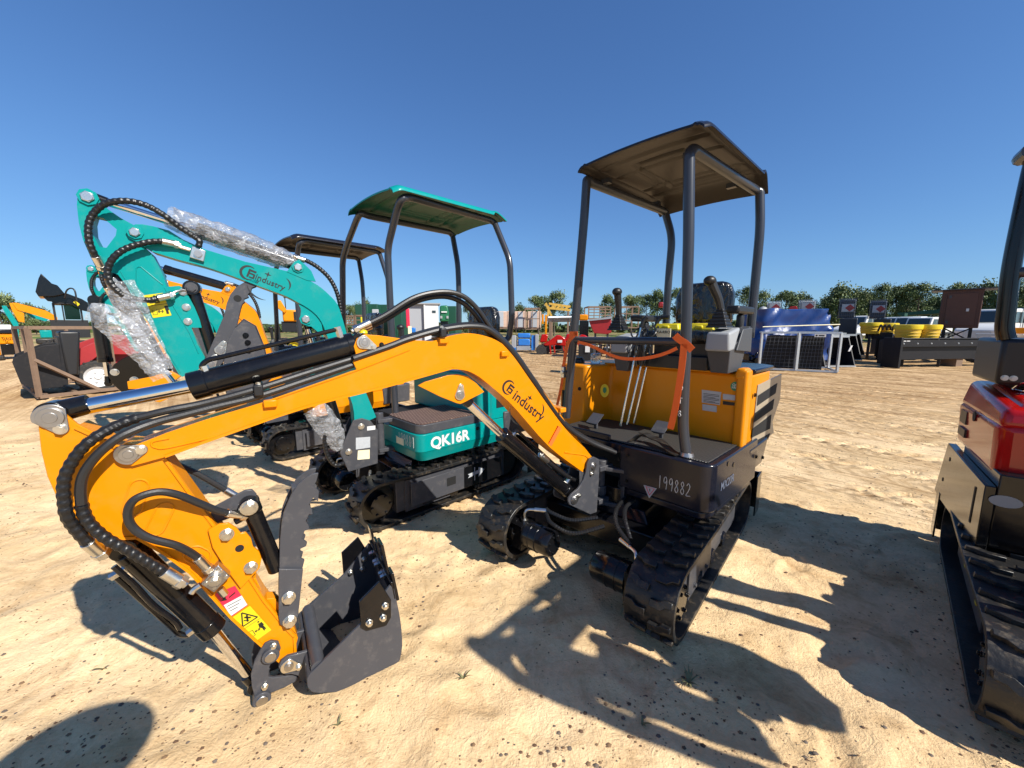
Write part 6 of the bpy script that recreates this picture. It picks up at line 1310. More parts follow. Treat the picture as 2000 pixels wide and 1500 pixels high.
for (a, b) in zip(PB[2:], PB[3:]): m.prism([(a[0], -1.2, a[1]), (b[0], -1.2, b[1]), (b[0] - .02, -1.2, b[1] + .02), (a[0] - .02, -1.2, a[1] + .02)], (0, 1.45, 0))
m.hexa([(.48, -1.2, .25), (.48, .27, .25), (.56, .27, .25), (.56, -1.2, .25), (.40, -1.2, 1.3), (.40, .27, 1.3), (.52, .27, 1.3), (.52, -1.2, 1.3)]); m.build('bucket', M['blacksteel'], ld, bevel=.01)
m = MB(lf); m.hexa([(.30, -.9, .45), (.30, .3, .45), (.48, .3, .45), (.48, -.9, .45), (.18, -.9, 1.42), (.18, .3, 1.42), (.5, .3, 1.42), (.5, -.9, 1.42)]); m.build('engine_cover', M['plastic'], ld, bevel=.04, seg=3)
# --- wheel loader with raised bucket
wl_ = empty('wheel_loader', base(115, 15), 'black wheel loader with green tinted cab glass and raised bucket, behind the crate', 'loader')
face(130); m = MB(); shp(m, [(80, 534), (101, 553.6), (112, 557), (127, 574), (104.5, 579), (75, 579), (69, 570), (75, 544)], 14.6, 1.7); wb = m.build('bucket', M['black'], wl_, bevel=.02)
m = MB()
for yy in (14.8, 15.9): shp(m, [(84, 580), (131, 573), (160, 584), (186, 600), (186, 612), (160, 606), (138, 594), (93, 588)], yy, .15)
m.build('loader_arm', M['black'], wl_, bevel=.01)
m = MB()
for (a, b) in ((104, 109), (122, 125), (157, 161)): pb(m, a, b, 592, 630, 14.9, .12); pb(m, a, b, 592, 630, 16.1, .12)
pb(m, 102, 163, 590, 594, 14.8, 1.5); pb(m, 100, 175, 625, 660, 14.9, 1.3); m.build('cab_frame', M['plastic'], wl_, bevel=.01)
m = MB(); pb(m, 126, 156, 596, 624, 15.3, .02); m.build('cab_glass', mat('green_glass', (.01, .10, .03), .1), wl_)
for u in (112, 165): p_ = dep(u, 672, 15); wheel(wl_, Frame((p_.x, 15, 0)), 0, -.1, .5, .5, .35, 'decyel')
m = MB(); m.tubew([dep(u, v, 14.7) for u, v in ((126, 582), (130, 568), (138, 563), (146, 568), (150, 588))], .025); m.build('hose', M['hose'], wl_)
m = MB(); shp(m, [(143, 590), (147, 587), (156, 594), (152, 598)], 14.75, .01); m.build('warning_decal', M['decyel'], wl_)
face(None)
# --- yellow machine at the very left edge
ye = empty('mini_excavator', base(5, 18.4), 'yellow excavator seen from behind at the left edge, lettered XT(A)27', 'excavator')
face(0); m = MB(); pb(m, -46, 32, 651, 673, 18.4, 1.2); m.build('engine_hood', M['yellow'], ye, bevel=.06); m = MB(); pb(m, -46, 31, 644, 651, 18.35, 1.2); m.build('hood_band', M['navy'], ye, bevel=.03); m = MB(); pb(m, -46, 22, 634, 644, 18.5, 1.0); m.build('hood_top', M['white'], ye, bevel=.03)
m = MB(); pb(m, 2, 29, 672, 693, 18.38, 1.1); m.build('rear_panel', M['black'], ye, bevel=.02); m = MB(); pb(m, -46, 1, 672, 700, 18.4, 1.1); pb(m, 28.5, 31, 672, 692, 18.39, 1.1); m.build('rear_frame', M['yellow'], ye, bevel=.02)
m = MB(); p_ = dep(12, 662, 18.38); text_mb(m, 'XT(A)27', p_, (1, 0, 0), (0, 0, 1), .19, bold=.004); m.build('model_lettering', M['ink'], ye, smooth=0)
m = MB(); pb(m, -46, 10, 695, 706, 18.0, 1.2); m.build('rubber_track', M['rubber'], ye, bevel=.05)
face(None)
# --- far booms
def far_exc(name, label, polyb, polya, colr, Y_, hood, ub):
    face(ub); r_ = empty('mini_excavator', base(ub, Y_), label, 'excavator', group='distant mini excavators at the left'); m = MB(); shp(m, polyb, Y_, .16); m.build('boom', M[colr], r_, bevel=.01)
    if polya: m = MB(); shp(m, polya, Y_ + .03, .12); m.build('arm', M[colr], r_, bevel=.01)
    m = MB(); pb(m, *hood, Y_ + .3, .9); m.build('engine_hood', M[colr], r_, bevel=.05)
    for dy in (.1, 1.1): m = MB(); pb(m, hood[0] - 8, hood[1] + 6, hood[3] + 1, hood[3] + 12, Y_ + dy, .3); m.build('rubber_track', M['rubber'], r_, bevel=.08)
    m = MB(); m.cylw(dep(polyb[0][0] + 18, polyb[0][1] + 4, Y_ - .05), dep(polyb[0][0] + 62, polyb[0][1] + 14, Y_ - .05), .07); m.build('arm_cylinder', M['black'], r_); return r_
far_exc('', 'distant yellow excavator whose raised boom shows above the crate', [(24, 592), (31, 591), (88, 606), (106, 615), (112, 620), (113, 640), (120, 655), (112, 656), (104, 632), (96, 624), (51, 610), (34, 606)], [(18, 592), (27, 591), (36, 606), (47, 612), (48, 630), (36, 628), (30, 617), (24, 608)], 'yellow', 21, (103, 128, 640, 662), 100)
far_exc('', 'distant teal excavator with its arm folded down, left of the yellow boom', [(3, 597), (12, 597), (36, 632), (37, 660), (28, 640), (7, 607)], [(50, 608), (80, 614), (95, 622), (90, 628), (60, 620)], 'teal', 23, (78, 102, 645, 660), 60)
face(None)
# --- blue tarp, metal crate, buckets
mc = empty('metal_crate', gnd(1557, 726), 'galvanised open crate holding black mesh panels, in front of the blue tarp', 'crate')
q0, q1 = gnd(1482, 722), gnd(1634, 729); fx = (q1 - q0).normalized(); Wd = (q1 - q0).length; MF = Frame(q0, ex=fx, ey=(-fx.y, fx.x, 0), ez=(0, 0, 1)); hC = 1.33
m = MB(); c8 = [MF.w(x, y, z) for z in (.05, hC) for x, y in ((0, 0), (Wd, 0), (Wd, 1.5), (0, 1.5))]; frame_box(m, c8, .07); bar(m, MF.w(Wd * .49, 0, 0.05), MF.w(Wd * .49, 0, hC), .09); m.build('frame', M['galv'], mc)
for x0, x1 in ((.12, Wd * .48), (Wd * .52, Wd * .82)):
    m = MB(MF); m.hexa([(x0 - .1, .12, .08), (x0 - .1, .2, .08), (x1, .2, .08), (x1, .12, .08), (x0 + .05, .12, hC - .1), (x0 + .05, .2, hC - .1), (x1, .2, hC - .1), (x1, .12, hC - .1)]); pn = m.build('mesh_panel', M['dark'], mc)
    m = MB(MF)
    for i in range(8): t = i / 7; xa = x0 - .08 + (x1 - x0 + .04) * t; m.cyl((xa, .11, .1), (xa + .12 * (1 - t), .11, hC - .14), .004, seg=4)
    for j in range(9): z = .15 + j * .125; m.cyl((x0 - .06, .11, z), (x1, .11, z), .005, seg=4)
    m.build('grid_wire', M['wire'], pn)
m = MB(MF); m.box(Wd * .68, Wd * .82, -.04, -.03, hC - .14, hC - .04); sg = m.build('name_plate', M['white'], mc); m = MB(MF); m.cyl((Wd * .705, -.042, hC - .09), (Wd * .705, -.0405, hC - .09), .03); m.box(Wd * .73, Wd * .80, -.042, -.0405, hC - .11, hC - .07); m.build('plate_mark', M['plastic'], sg)
# tarp with folds
def tarp():
    o0, o1 = dep(1487, 645, 15.0), dep(1622, 645, 15.0); zt, zb = dep(1550, 604, 15).z, .25; W = o1.x - o0.x; vs = []; NX, NZ = 60, 26; D_ = 1.6
    def P(i, j):
        t = i / NX; s = j / NZ; per = [(0, D_), (0, 0), (W, 0), (W, D_)]; L = [D_, W, D_]; q = t * sum(L)
        if q < L[0]: x, y, nx_, ny_ = 0, D_ - q, -1, 0
        elif q < L[0] + L[1]: x, y, nx_, ny_ = q - L[0], 0, 0, -1
        else: x, y, nx_, ny_ = W, q - L[0] - L[1], 1, 0
        z = zt - (zt - zb) * s; f = noise.noise(Vector((x * 1.3 + y, z * .7 + x * .5, 3))) * .26 + noise.noise(Vector((x * 3.0 + y * 3 - z * 2.5, z * 1.5, 8))) * .17
        f += .12 * s + .04 * math.sin(x * 9 + 2 * z) * s; z += .10 * noise.noise(Vector((x * 1.2, 0, 0))) * (1 - s); return Vector((o0.x + x + nx_ * f, 15.0 + y + ny_ * f, z))
    vs = [P(i, j) for j in range(NZ + 1) for i in range(NX + 1)]; fs = [(j * (NX + 1) + i, j * (NX + 1) + i + 1, (j + 1) * (NX + 1) + i + 1, (j + 1) * (NX + 1) + i) for j in range(NZ) for i in range(NX)]
    fs.append(tuple(range(NX + 1))); m = MB(); m._add(vs, fs)
    m2 = m.build('tarp', M['tarp'], None, smooth=60); tag(m2, 'blue tarp draped over a long load behind the galvanised crate', 'tarp')
    m = MB(); z = zt - .62; m.tubew([(o0.x - .15, 14.7, z - .05), (o0.x + W / 2, 14.66, z), (o1.x + .1, 14.72, z + .04)], .02, n=3); m.build('tie_rope', M['cream'], m2)
M['tarp'] = mat('blue_tarpaulin', (.006, .035, .16), .38, var=.2, vscale=2, bump=.3, bscale=5); tarp()
def loader_bucket(u0, u1, v0, v1, Y_, label):
    r_ = empty('loader_bucket', base((u0 + u1) / 2, Y_), label, 'bucket', group='black attachments around the galvanised crate'); m = MB(); a, b = dep(u0, v0, Y_), dep(u1, v1, Y_); x0, x1 = a.x, b.x; z1 = a.z; prof = [(0, .02), (.6, .05), (.85, .3), (.8, .7), (.45, z1)]
    for x in (x0, x1 - .04): m.prism([(x, Y_ + y, z) for y, z in prof], (.04, 0, 0))
    for (p, q) in zip(prof, prof[1:]): m.prism([(x0, Y_ + p[0], p[1]), (x0, Y_ + q[0], q[1]), (x0, Y_ + q[0] + .03, q[1] + .01), (x0, Y_ + p[0] + .03, p[1] + .01)], (x1 - x0, 0, 0))
    m.build('bucket_shell', M['blacksteel'], r_, bevel=.01); m = MB(); m.box(x0, x1, Y_ - .02, Y_ + .12, .02, .07); m.box(x0, x1, Y_ + .42, Y_ + .55, z1 - .03, z1 + .05); m.build('cutting_edge', M['galv'], r_); return r_
b1_ = loader_bucket(1618, 1671, 658, 718, 14.6, 'black loader bucket with a white tag, right of the galvanised crate'); m = MB(); p_ = dep(1660, 680, 14.55); m.hexa([(p_.x - .05, 14.55, p_.z - .12), (p_.x - .05, 14.57, p_.z - .12), (p_.x + .02, 14.57, p_.z - .12), (p_.x + .02, 14.55, p_.z - .12), (p_.x + .03, 14.55, p_.z + .1), (p_.x + .03, 14.57, p_.z + .1), (p_.x + .1, 14.57, p_.z + .1), (p_.x + .1, 14.55, p_.z + .1)]); m.build('paper_tag', M['white'], b1_)
loader_bucket(1622, 1684, 655, 700, 17.5, 'second black bucket, in line behind the tagged one'); loader_bucket(1625, 1690, 652, 690, 20.5, 'farthest bucket of the row behind the tagged one')
# --- cage tanks (with hazard diamond)
def cage_tank(u0, u1, v0, v1, Y_, label, colr, double=False):
    r_ = empty('cage_tank', base((u0 + u1) / 2, Y_), label, 'tank', group='stacked cage tanks'); uc = (u0 + u1) / 2; e = vdir(uc); C_ = dep(uc, 640, Y_)
    a, b = hit(u0, (v0 + v1) / 2, C_, e), hit(u1, (v0 + v1) / 2, C_, e); zt, zb = hit(uc, v0, C_, e).z, hit(uc, v1, C_, e).z; W = (b - a).xy.length
    F = Frame((a.x, a.y, 0), ex=(b - a).xy.to_3d(), ey=e, ez=(0, 0, 1)); m = MB(F); m.box(.04, W - .04, .06, 1.1, zb, zt - .04); m.build('tank', M[colr], r_, bevel=.06)
    m = MB(F); n = 9
    for i in range(n + 1):
        m.cyl((W * i / n, 0, zb), (W * i / n, 0, zt), .012, seg=4); m.cyl((0, 1.15 * i / n, zb), (0, 1.15 * i / n, zt), .012, seg=4); m.cyl((W, 1.15 * i / n, zb), (W, 1.15 * i / n, zt), .012, seg=4)
    for j in range(8):
        z = zb + (zt - zb) * j / 7; m.cyl((0, -.01, z), (W, -.01, z), .013, seg=4); m.cyl((W + .01, 0, z), (W + .01, 1.15, z), .013, seg=4); m.cyl((-.01, 0, z), (-.01, 1.15, z), .013, seg=4)
    m.build('cage', M['wire' if colr == 'tankdark' else 'galv'], r_)
    h = zt - zb; cz = zt - min(.5, h * .5); m = MB(F); m.box(W * .2, W * .86, -.05, -.03, cz - .2, cz + .2); lb = m.build('label_board', M['label'], r_, bevel=.0)
    m = MB(F); cx2 = W * .64; m.prism([(cx2 - .2, -.052, cz), (cx2, -.052, cz - .19), (cx2 + .2, -.052, cz), (cx2, -.052, cz + .19)], (0, -.005, 0)); m.build('hazard_diamond', M['diamond'], lb)
    return r_
M['diamond'] = mat('faded_red_diamond', (.32, .04, .04), .5)
M['tankdark'] = mat('dark_tank', (.05, .06, .085), .4)
M['stackdark'] = mat('dark_stack', (.02, .022, .03), .35)
cage_tank(1497, 1526, 589, 612, 21, 'pale cage tank with red diamond above the left end of the blue tarp', 'console'); cage_tank(1559, 1594, 586, 612, 21, 'pale cage tank above the right end of the blue tarp', 'console')
cage_tank(1637, 1673, 583, 621, 21, 'dark cage tank with red diamond, left one of the tall pair', 'tankdark'); cage_tank(1697, 1733, 586, 622, 22, 'dark cage tank with red diamond, right one of the tall pair behind yellow drums', 'tankdark')
for (u0, u1, v0, Y_, lb) in ((1632, 1667, 622, 21, 'black tank stack base under the left tall cage tank'), (1698, 1732, 623, 22, 'black tank stack base under the right tall cage tank'), (1493, 1530, 613, 21.2, 'support stack hidden behind the left end of the blue tarp'), (1556, 1596, 613, 21.2, 'support stack hidden behind the right end of the blue tarp')):
    m = MB(); pb(m, u0, u1, v0, 760, Y_, 1.2); tag(m.build('tank_stack', M['stackdark'], None, bevel=.04), lb, 'tank', 'stacked cage tanks')
# red implement poking above the tarp
m = MB(); shp(m, [(1540, 603), (1543, 599), (1556, 598), (1558, 604), (1550, 606)], 19, .5); tag(m.build('red_attachment', M['red'], None, bevel=.02), 'small red attachment top above the middle of the blue tarp', 'attachment')
# --- snow pushers and yellow drums
pu = empty('box_pusher', gnd(1745, 720), 'long black box pusher blade on the sand at the right', 'box pusher'); A_, Bq = gnd(1744, 720), gnd(1960, 716)
z1 = dep(1744, 662, A_.y).z; PF = Frame(A_, ex=(Bq - A_), ey=(-(Bq - A_).y, (Bq - A_).x, 0), ez=(0, 0, 1)); LB = 5.2
m = MB(PF); m.box(0, .10, -.15, .45, .02, z1 + .05); m.box(LB, LB + .1, -.15, .45, .02, z1 + .05); m.build('end_plate', M['blacksteel'], pu, bevel=.01)
m = MB(PF); m.box(.1, LB, .25, .29, .30, z1 - .30); m.box(.1, LB, .12, .30, z1 - .03, z1 + .02); pl = m.build('mouldboard', M['blacksteel'], pu, bevel=.01)
m = MB(PF); m.box(.1, LB, .10, .13, z1 - .30, z1 - .06); rbp = m.build('rubber_edge', M['blacksteel'], pu, bevel=.004)
m = MB(PF)
for i in range(9): m.hexbolt(PF.w(.45 + .62 * i, .10, z1 - .18), -PF.ey, .025)
m.build('bolt', M['galv'], rbp)
m = MB(PF); m.box(.35, .55, .098, .0995, z1 - .10, z1 - .07); m.box(.58, .72, .098, .0995, z1 - .10, z1 - .07); m.build('lettering', M['white'], rbp)
m = MB(PF); m.box(3.3, 3.6, .3, .9, .0, .35); m.build('skid_block', M['rust'], pu)
for k, (u, v, lb) in enumerate(((1737, 712, 'black pusher end frame directly behind the long box pusher'), (1732, 704, 'second black pusher end frame behind the long box pusher'), (1727, 698, 'third black pusher end frame behind the long box pusher'), (1722, 690, 'farthest black pusher end frame of the row'))):
    g_ = gnd(u, v); m = MB(Frame(g_, ex=PF.ex, ey=PF.ey, ez=PF.ez)); m.box(0, .08, 0, .5, .02, 1.0 - .03 * k); m.box(.08, 4.6, .35, .42, .25, .95 - .03 * k); m.box(.08, 4.6, .3, .5, .85, .93 - .03 * k); tag(m.build('box_pusher', M['blacksteel'], None, bevel=.01), lb, 'box pusher', 'row of box pushers')
m = MB(); g_ = gnd(1686, 696); pb(m, 1690, 1744, 649, 662, g_.y - 2, 1.2); pb(m, 1689, 1695, 655, 760, g_.y - 2, 1.1); pb(m, 1738, 1744, 655, 760, g_.y - 2, 1.1); tag(m.build('steel_stand', M['blacksteel'], None, bevel=.02), 'dark steel stand under the left yellow drums', 'stand')
M['drum'] = mat('yellow_drum_plastic', (.66, .42, .03), .45, dirt=.35, dcol=(.6, .42, .2)); M['lid'] = mat('yellow_lid', (.70, .50, .01), .4)
def drum(u, v0, v1, Y_, label, r=.40):
    a, b = dep(u, v0, Y_), dep(u, v1, Y_); r_ = empty('plastic_drum', (a.x, Y_, b.z), label, 'drum', group='yellow plastic drums'); h = a.z - b.z
    m = MB(); m.lathew((a.x, Y_, b.z), (0, 0, 1), [(0, r * .82), (h * .25, r * .9), (h * .27, r * .94), (h * .3, r * .9), (h * .45, r * .93), (h * .47, r * .97), (h * .5, r * .93), (h * .68, r * .95)], 24); m.build('drum_body', M['drum'], r_)
    m = MB(); m.lathew((a.x, Y_, b.z + h * .68), (0, 0, 1), [(0, r * .96), (0, r * 1.03), (h * .22, r * 1.06), (h * .30, r * 1.04), (h * .32, r * .9), (h * .32, .02)], 24); m.build('lid', M['lid'], r_)
drum(1812, 634, 663, 15.4, 'right front yellow drum left of the brown cabinet'); drum(1775, 634, 663, 15.4, 'left front yellow drum of the near pair'); drum(1787, 634, 662, 16.3, 'yellow drum squeezed behind the near pair')
drum(1702, 630, 652, 18.5, 'leftmost yellow drum above the steel stand'); drum(1732, 631, 652, 18.5, 'yellow drum right of the leftmost one', .42); drum(1716, 631, 652, 19.4, 'yellow drum behind the two above the steel stand')
m = MB(); pb(m, 1752, 1835, 662, 668, 15.0, 1.9); pb(m, 1755, 1762, 668, 790, 15.0, .2); pb(m, 1826, 1833, 668, 790, 15.0, .2); pb(m, 1755, 1762, 668, 790, 16.5, .2); pb(m, 1826, 1833, 668, 790, 16.5, .2); tag(m.build('steel_stand', M['blacksteel'], None, bevel=.02), 'black steel stand carrying the near yellow drums', 'stand')
m = MB(); [m.tubew([(dep(u, 640, 18.2).x, 18.0, 1.35 + .1 * math.sin(i)), (dep(u + 8, 640, 18).x, 17.9, 1.62), (dep(u + 17, 640, 18).x, 18.0, 1.4)], .04, n=5) for i, u in enumerate((1708, 1716, 1724, 1735))]; tag(m.build('hose_bundle', M['hose'], None), 'tangle of black hoses in front of the left drums', 'hose bundle')
# --- brown cabinet on a trailer
cbx = empty('steel_cabinet', base(1880, 17), 'tall rusty brown steel cabinet on a dark trailer at the right', 'cabinet')
eC = vdir(1878); CC = dep(1878, 640, 17.0); cA, cB = hit(1836, 603, CC, eC), hit(1917, 603, CC, eC); WC = (cB - cA).xy.length; zb, za = hit(1878, 566, CC, eC).z, hit(1878, 641, CC, eC).z
CF = Frame((cA.x, cA.y, 0), ex=(cB - cA).xy.to_3d(), ey=eC, ez=(0, 0, 1))
m = MB(CF); m.box(0, WC, 0, 1.3, za, zb); cbb = m.build('cabinet_body', M['brown'], cbx, bevel=.02)
m = MB(CF); [m.box(.05 + i * (WC - .1) / 16, .08 + i * (WC - .1) / 16, -.012, 0, za + .05, zb - .05) for i in range(17)]; m.build('panel_rib', M['brown'], cbb)
m = MB(CF); m.box(.18, WC - .14, -.03, -.014, za + .12, zb - .15); dr = m.build('door', M['brown'], cbb, bevel=.01); m = MB(CF); m.box(WC - .42, WC - .34, -.06, -.03, za + .72, za + .84); m.build('lock', M['white'], dr)
m = MB(CF); [m.box(.22, .30, -.05, -.03, z, z + .12) for z in (za + .2, zb - .35)]; m.build('hinge', M['slate'], dr)
m = MB(CF); m.box(-.35, WC + .55, -.1, 1.4, zb, zb + .04); m.build('roof_sheet', M['slate'], cbb)
m = MB(CF)
for x in (.2, WC - .2):
    for y_ in (.1, 1.1): m.box(x - .05, x + .05, y_, y_ + .1, .3, za)
m.box(-1.2, WC + 2.6, .1, .25, .85, 1.02); m.box(-1.2, WC + 2.6, 1.1, 1.25, .85, 1.02); [m.box(x, x + .1, .1, 1.25, .85, 1.0) for x in (-1.2, -.2, .8, 1.8, WC + 2.5)]
m.fr = WORLD; bar(m, CF.w(.2, .12, .95), CF.w(WC - .2, .12, za), .05); bar(m, CF.w(WC - .2, .12, .95), CF.w(.2, .12, za), .05); m.build('trailer_frame', M['blacksteel'], cbx)
for x in (.3, 1.25, WC + 1.2): wheel(cbx, CF, x, .1, .42, .42, .25, 'console')
# --- trucks
def truck(u, vb, Y_, s, label, colr='white', mirror=1, kind=0):
    g_ = dep(u, vb, Y_); r_ = empty('truck', (g_.x, Y_, 0), label, 'truck', group='white trucks parked at the tree line'); F = Frame((g_.x, Y_, 0), ex=(-.9 * mirror, -.43, 0), ey=(.43 * mirror, -.9, 0), ez=(0, 0, 1))
    S_ = lambda *a: tuple(s * x for x in a)
    m = MB(F); prof = [(-.9, .9), (2.6, .7), (2.65, 1.35), (2.4, 1.6), (1.2, 1.85), (.75, 2.75), (-.7, 2.8), (-.9, 2.6)]; m.prism([S_(x, -1.05, z) for x, z in prof], (0, 2.1 * s, 0)); b = m.build('cab', M[colr], r_, bevel=.08 * s, seg=3)
    m = MB(F); m.new(); m.prism([S_(x, 1.06, z) for x, z in ((.95, 1.85), (.62, 2.55), (-.05, 2.55), (-.05, 1.85))], (0, .01, 0)); m.new(); m.prism([S_(x, 1.06, z) for x, z in ((-.15, 1.85), (-.15, 2.55), (-.7, 2.55), (-.7, 1.85))], (0, .01, 0)); m.new(); m.hexa([S_(1.28, -.9, 1.9), S_(1.28, .9, 1.9), S_(1.24, .9, 1.88), S_(1.24, -.9, 1.88), S_(.90, -.85, 2.62), S_(.90, .85, 2.62), S_(.86, .85, 2.6), S_(.86, -.85, 2.6)]); m.build('window', M['glass'], b)
    m = MB(F); m.box(*S_(2.66, 2.68, -.6, .6, .8, 1.35)); m.box(*S_(2.6, 2.75, -1.05, 1.05, .45, .7)); m.build('grille', M['galv'], b)
    m = MB(F); m.box(*S_(-6, -.9, -.5, .5, .7, .9)); m.build('chassis', M['slate'], r_)
    if kind == 1: m = MB(F); m.box(*S_(-5.8, -1.1, -1.2, 1.2, 1.0, 1.15)); m.build('flatbed', M['slate'], r_)
    if kind == 2: m = MB(F); m.box(*S_(-5.8, -1.1, -1.2, 1.2, 1.0, 2.9)); m.build('cargo_box', M['darkgreen'], r_, bevel=.05)
    if kind == 3: m = MB(F); m.cyl(S_(-.6, 1.2, 1.2), S_(-.6, 1.2, 3.4), .09 * s); m.build('exhaust_stack', M['chrome'], r_); m = MB(F); m.cyl(S_(-1.4, 1.15, .85), S_(-.2, 1.15, .85), .32 * s); m.build('fuel_tank', M['galv'], r_, bevel=.03)
    for x in (1.9, -3.2, -4.4):
        if kind == 0 and x < -4: continue
        wheel(r_, F, s * x, s * .95, .5 * s, .5 * s, .3 * s, 'console', side=-1)
    return r_
truck(1674, 656, 38, .95, 'white truck cab between the two tall cage tanks'); truck(1742, 656, 43, .95, 'white van style truck just right of the tall cage tank', kind=2); truck(1757, 657, 42, .95, 'second white truck in the packed row', kind=0)
truck(1775, 657, 41, .95, 'third white truck in the packed row', kind=0); truck(1798, 658, 40, .92, 'nearest white truck with long hood, left of the brown cabinet', kind=1); truck(1832, 655, 48, .9, 'pale truck half hidden by the brown cabinet', kind=0)
truck(1934, 666, 26, .98, 'white semi truck with chrome exhaust right of the brown cabinet', kind=3)
m = MB(); shp(m, [(1752, 611), (1840, 604), (1925, 602), (2060, 598), (2060, 606), (1925, 610), (1840, 612), (1755, 616)], 52, 6); a = dep(1752, 616, 52); [m.box(x, x + .4, 52, 52.4, 0, 3.4) for x in (a.x + 1, a.x + 6, a.x + 12, a.x + 18)]; tag(m.build('canopy_shelter', M['darkgreen'], None), 'long dark green roof shelter behind the white trucks', 'shelter')
m = MB(); pb(m, 1968, 2030, 640, 652, 24, 1); tag(m.build('yellow_attachment', M['yellow'], None, bevel=.05), 'yellow attachment behind the roll bar at the right edge', 'attachment')
m = MB(); pb(m, 1905, 1975, 652, 656, 20, 1.2); pb(m, 1905, 1909, 656, 700, 20, .1); pb(m, 1940, 1944, 656, 700, 20, .1); tag(m.build('steel_table', M['galv'], None), 'grey steel bench in front of the semi truck', 'bench')
# --- behind the seat and the posts, centre
def pallet(u0, u1, v0, v1, Y_, label):
    r_ = empty('brick_pallet', base((u0 + u1) / 2, Y_), label, 'pallet', group='wrapped brick pallets'); m = MB(); pb(m, u0, u1, v0, v1, Y_, 1.2); m.build('wrapped_bricks', M['brick'], r_, bevel=.05)
    w = (u1 - u0); m = MB(); pb(m, u0 + w * .3, u0 + w * .7, v0 + 1, v1 - 2, Y_ - .03, .02); m.build('label_sheet', M['label'], r_); m = MB(); pb(m, u0, u1, v1, v1 + 2.5, Y_, 1.2); m.build('timber_base', M['rust'], r_)
pallet(968, 990, 608, 640, 27, 'wrapped brick pallet left of the rear teal canopy post'); pallet(990, 1004, 607, 640, 27, 'wrapped brick pallet right behind the teal canopy post'); pallet(1005, 1028, 608, 641, 27, 'middle brick pallet partly inside the brown rack'); pallet(1030, 1057, 608, 641, 27, 'right brick pallet inside the brown rack')
def rack(u0, u1, v0, v1, Y_, label, n=4):
    a, b = dep(u0, v0, Y_), dep(u1, v1, Y_); zb = max(0, b.z); m = MB()
    c8 = [Vector(p) for p in ((a.x, Y_, zb), (b.x, Y_, zb), (b.x, Y_ + 1.4, zb), (a.x, Y_ + 1.4, zb), (a.x, Y_, a.z), (b.x, Y_, a.z), (b.x, Y_ + 1.4, a.z), (a.x, Y_ + 1.4, a.z))]; frame_box(m, c8, .07)
    for i in range(1, n): z = zb + (a.z - zb) * i / n; bar(m, Vector((a.x, Y_, z)), Vector((b.x, Y_, z)), .06); x = a.x + (b.x - a.x) * i / n; bar(m, Vector((x, Y_, zb)), Vector((x, Y_, a.z)), .05)
    tag(m.build('steel_rack', M['rust'], None), label, 'rack', 'rusty steel racks')
rack(1026, 1054, 602, 643, 26.5, 'rusty rack around the right brick pallets', 2); rack(1150, 1192, 599, 622, 25, 'rusty rack of boards above the red hopper', 4); rack(1212, 1246, 599, 640, 25, 'rusty rack seen between the joystick and armrest', 3); rack(694, 718, 616, 634, 24, 'low brown trailer rack below the dark green bins', 2); rack(675, 692, 617, 634, 24, 'brown rail rack beside the teal canopy post', 3)
def box(name, u0, u1, v0, v1, Y_, th, mm, label, cat, bev=.03, group=None):
    m = MB(); pb(m, u0, u1, v0, v1, Y_, th); return tag(m.build(name, M[mm], None, bevel=bev), label, cat, group)
M['lightbox'] = mat('pale_grey_sheet', (.33, .34, .36), .5)
wb_ = empty('site_cabin', base(830, 30), 'white and grey portable cabin with a small dark window, centre left', 'cabin')
face(830); m = MB(); pb(m, 830.5, 858, 593, 760, 30, 2.2); m.build('wall', M['white'], wb_, bevel=.03); m = MB(); pb(m, 800, 830, 593, 760, 30.2, 2.0); m.build('side_wall', M['lightbox'], wb_, bevel=.03); m = MB(); pb(m, 844, 851, 606.5, 611, 29.97, .04); m.build('window', M['glass'], wb_); m = MB(); pb(m, 799, 860, 591.5, 594, 29.9, 2.5); m.build('roof', M['console'], wb_); m = MB(); pb(m, 829, 832, 594, 700, 29.95, .1); m.build('corner_post', M['white'], wb_)
face(None)
gt_ = empty('waste_truck', base(868, 33), 'bright green front of a truck beside the white cabin', 'truck'); face(868); m = MB(); shp(m, [(859, 597), (874, 596), (877, 612), (876, 628), (859, 628)], 33, 3); m.build('cab', M['greenpaint'], gt_, bevel=.1); m = MB(); pb(m, 862, 873, 608, 610.5, 32.9, .05); m.build('lettering', M['white'], gt_); m = MB(); pb(m, 860, 864, 617, 622, 32.9, .05); pb(m, 872, 876, 617, 622, 32.9, .05); m.build('headlight', M['console'], gt_); m = MB(); pb(m, 861, 876, 628, 700, 33.2, 2.5); m.build('undercarriage', M['black'], gt_)
face(None)
M['bin'] = mat('dark_green_bin', (.012, .075, .045), .5, var=.2)
for (u0, u1, v0, v1, Y_, lb) in ((696, 718, 595, 616, 36, 'dark green bin left of the front joystick'), (719, 737, 594, 616, 37, 'dark green bin behind the left teal machine joystick'), (744, 762, 595, 618, 38, 'dark green bin between the teal machine posts'), (766, 784, 597, 620, 36, 'dark green bin behind the right teal machine joystick'), (876, 890, 598, 628, 37, 'dark green bin right of the green truck')):
    m = MB(); a, b = dep(u0, v0, Y_), dep(u1, v1, Y_); m.taper(a.x, b.x, Y_, Y_ + 4, 0.2, a.z, -.1, -.1, -.2, 0)
    for i in range(5): x = a.x + (b.x - a.x) * (i + .5) / 5; m.box(x - .06, x + .06, Y_ - .1, Y_, .4, a.z)
    tag(m.build('waste_container', M['bin'], None, bevel=.03), lb, 'container', 'dark green waste containers')
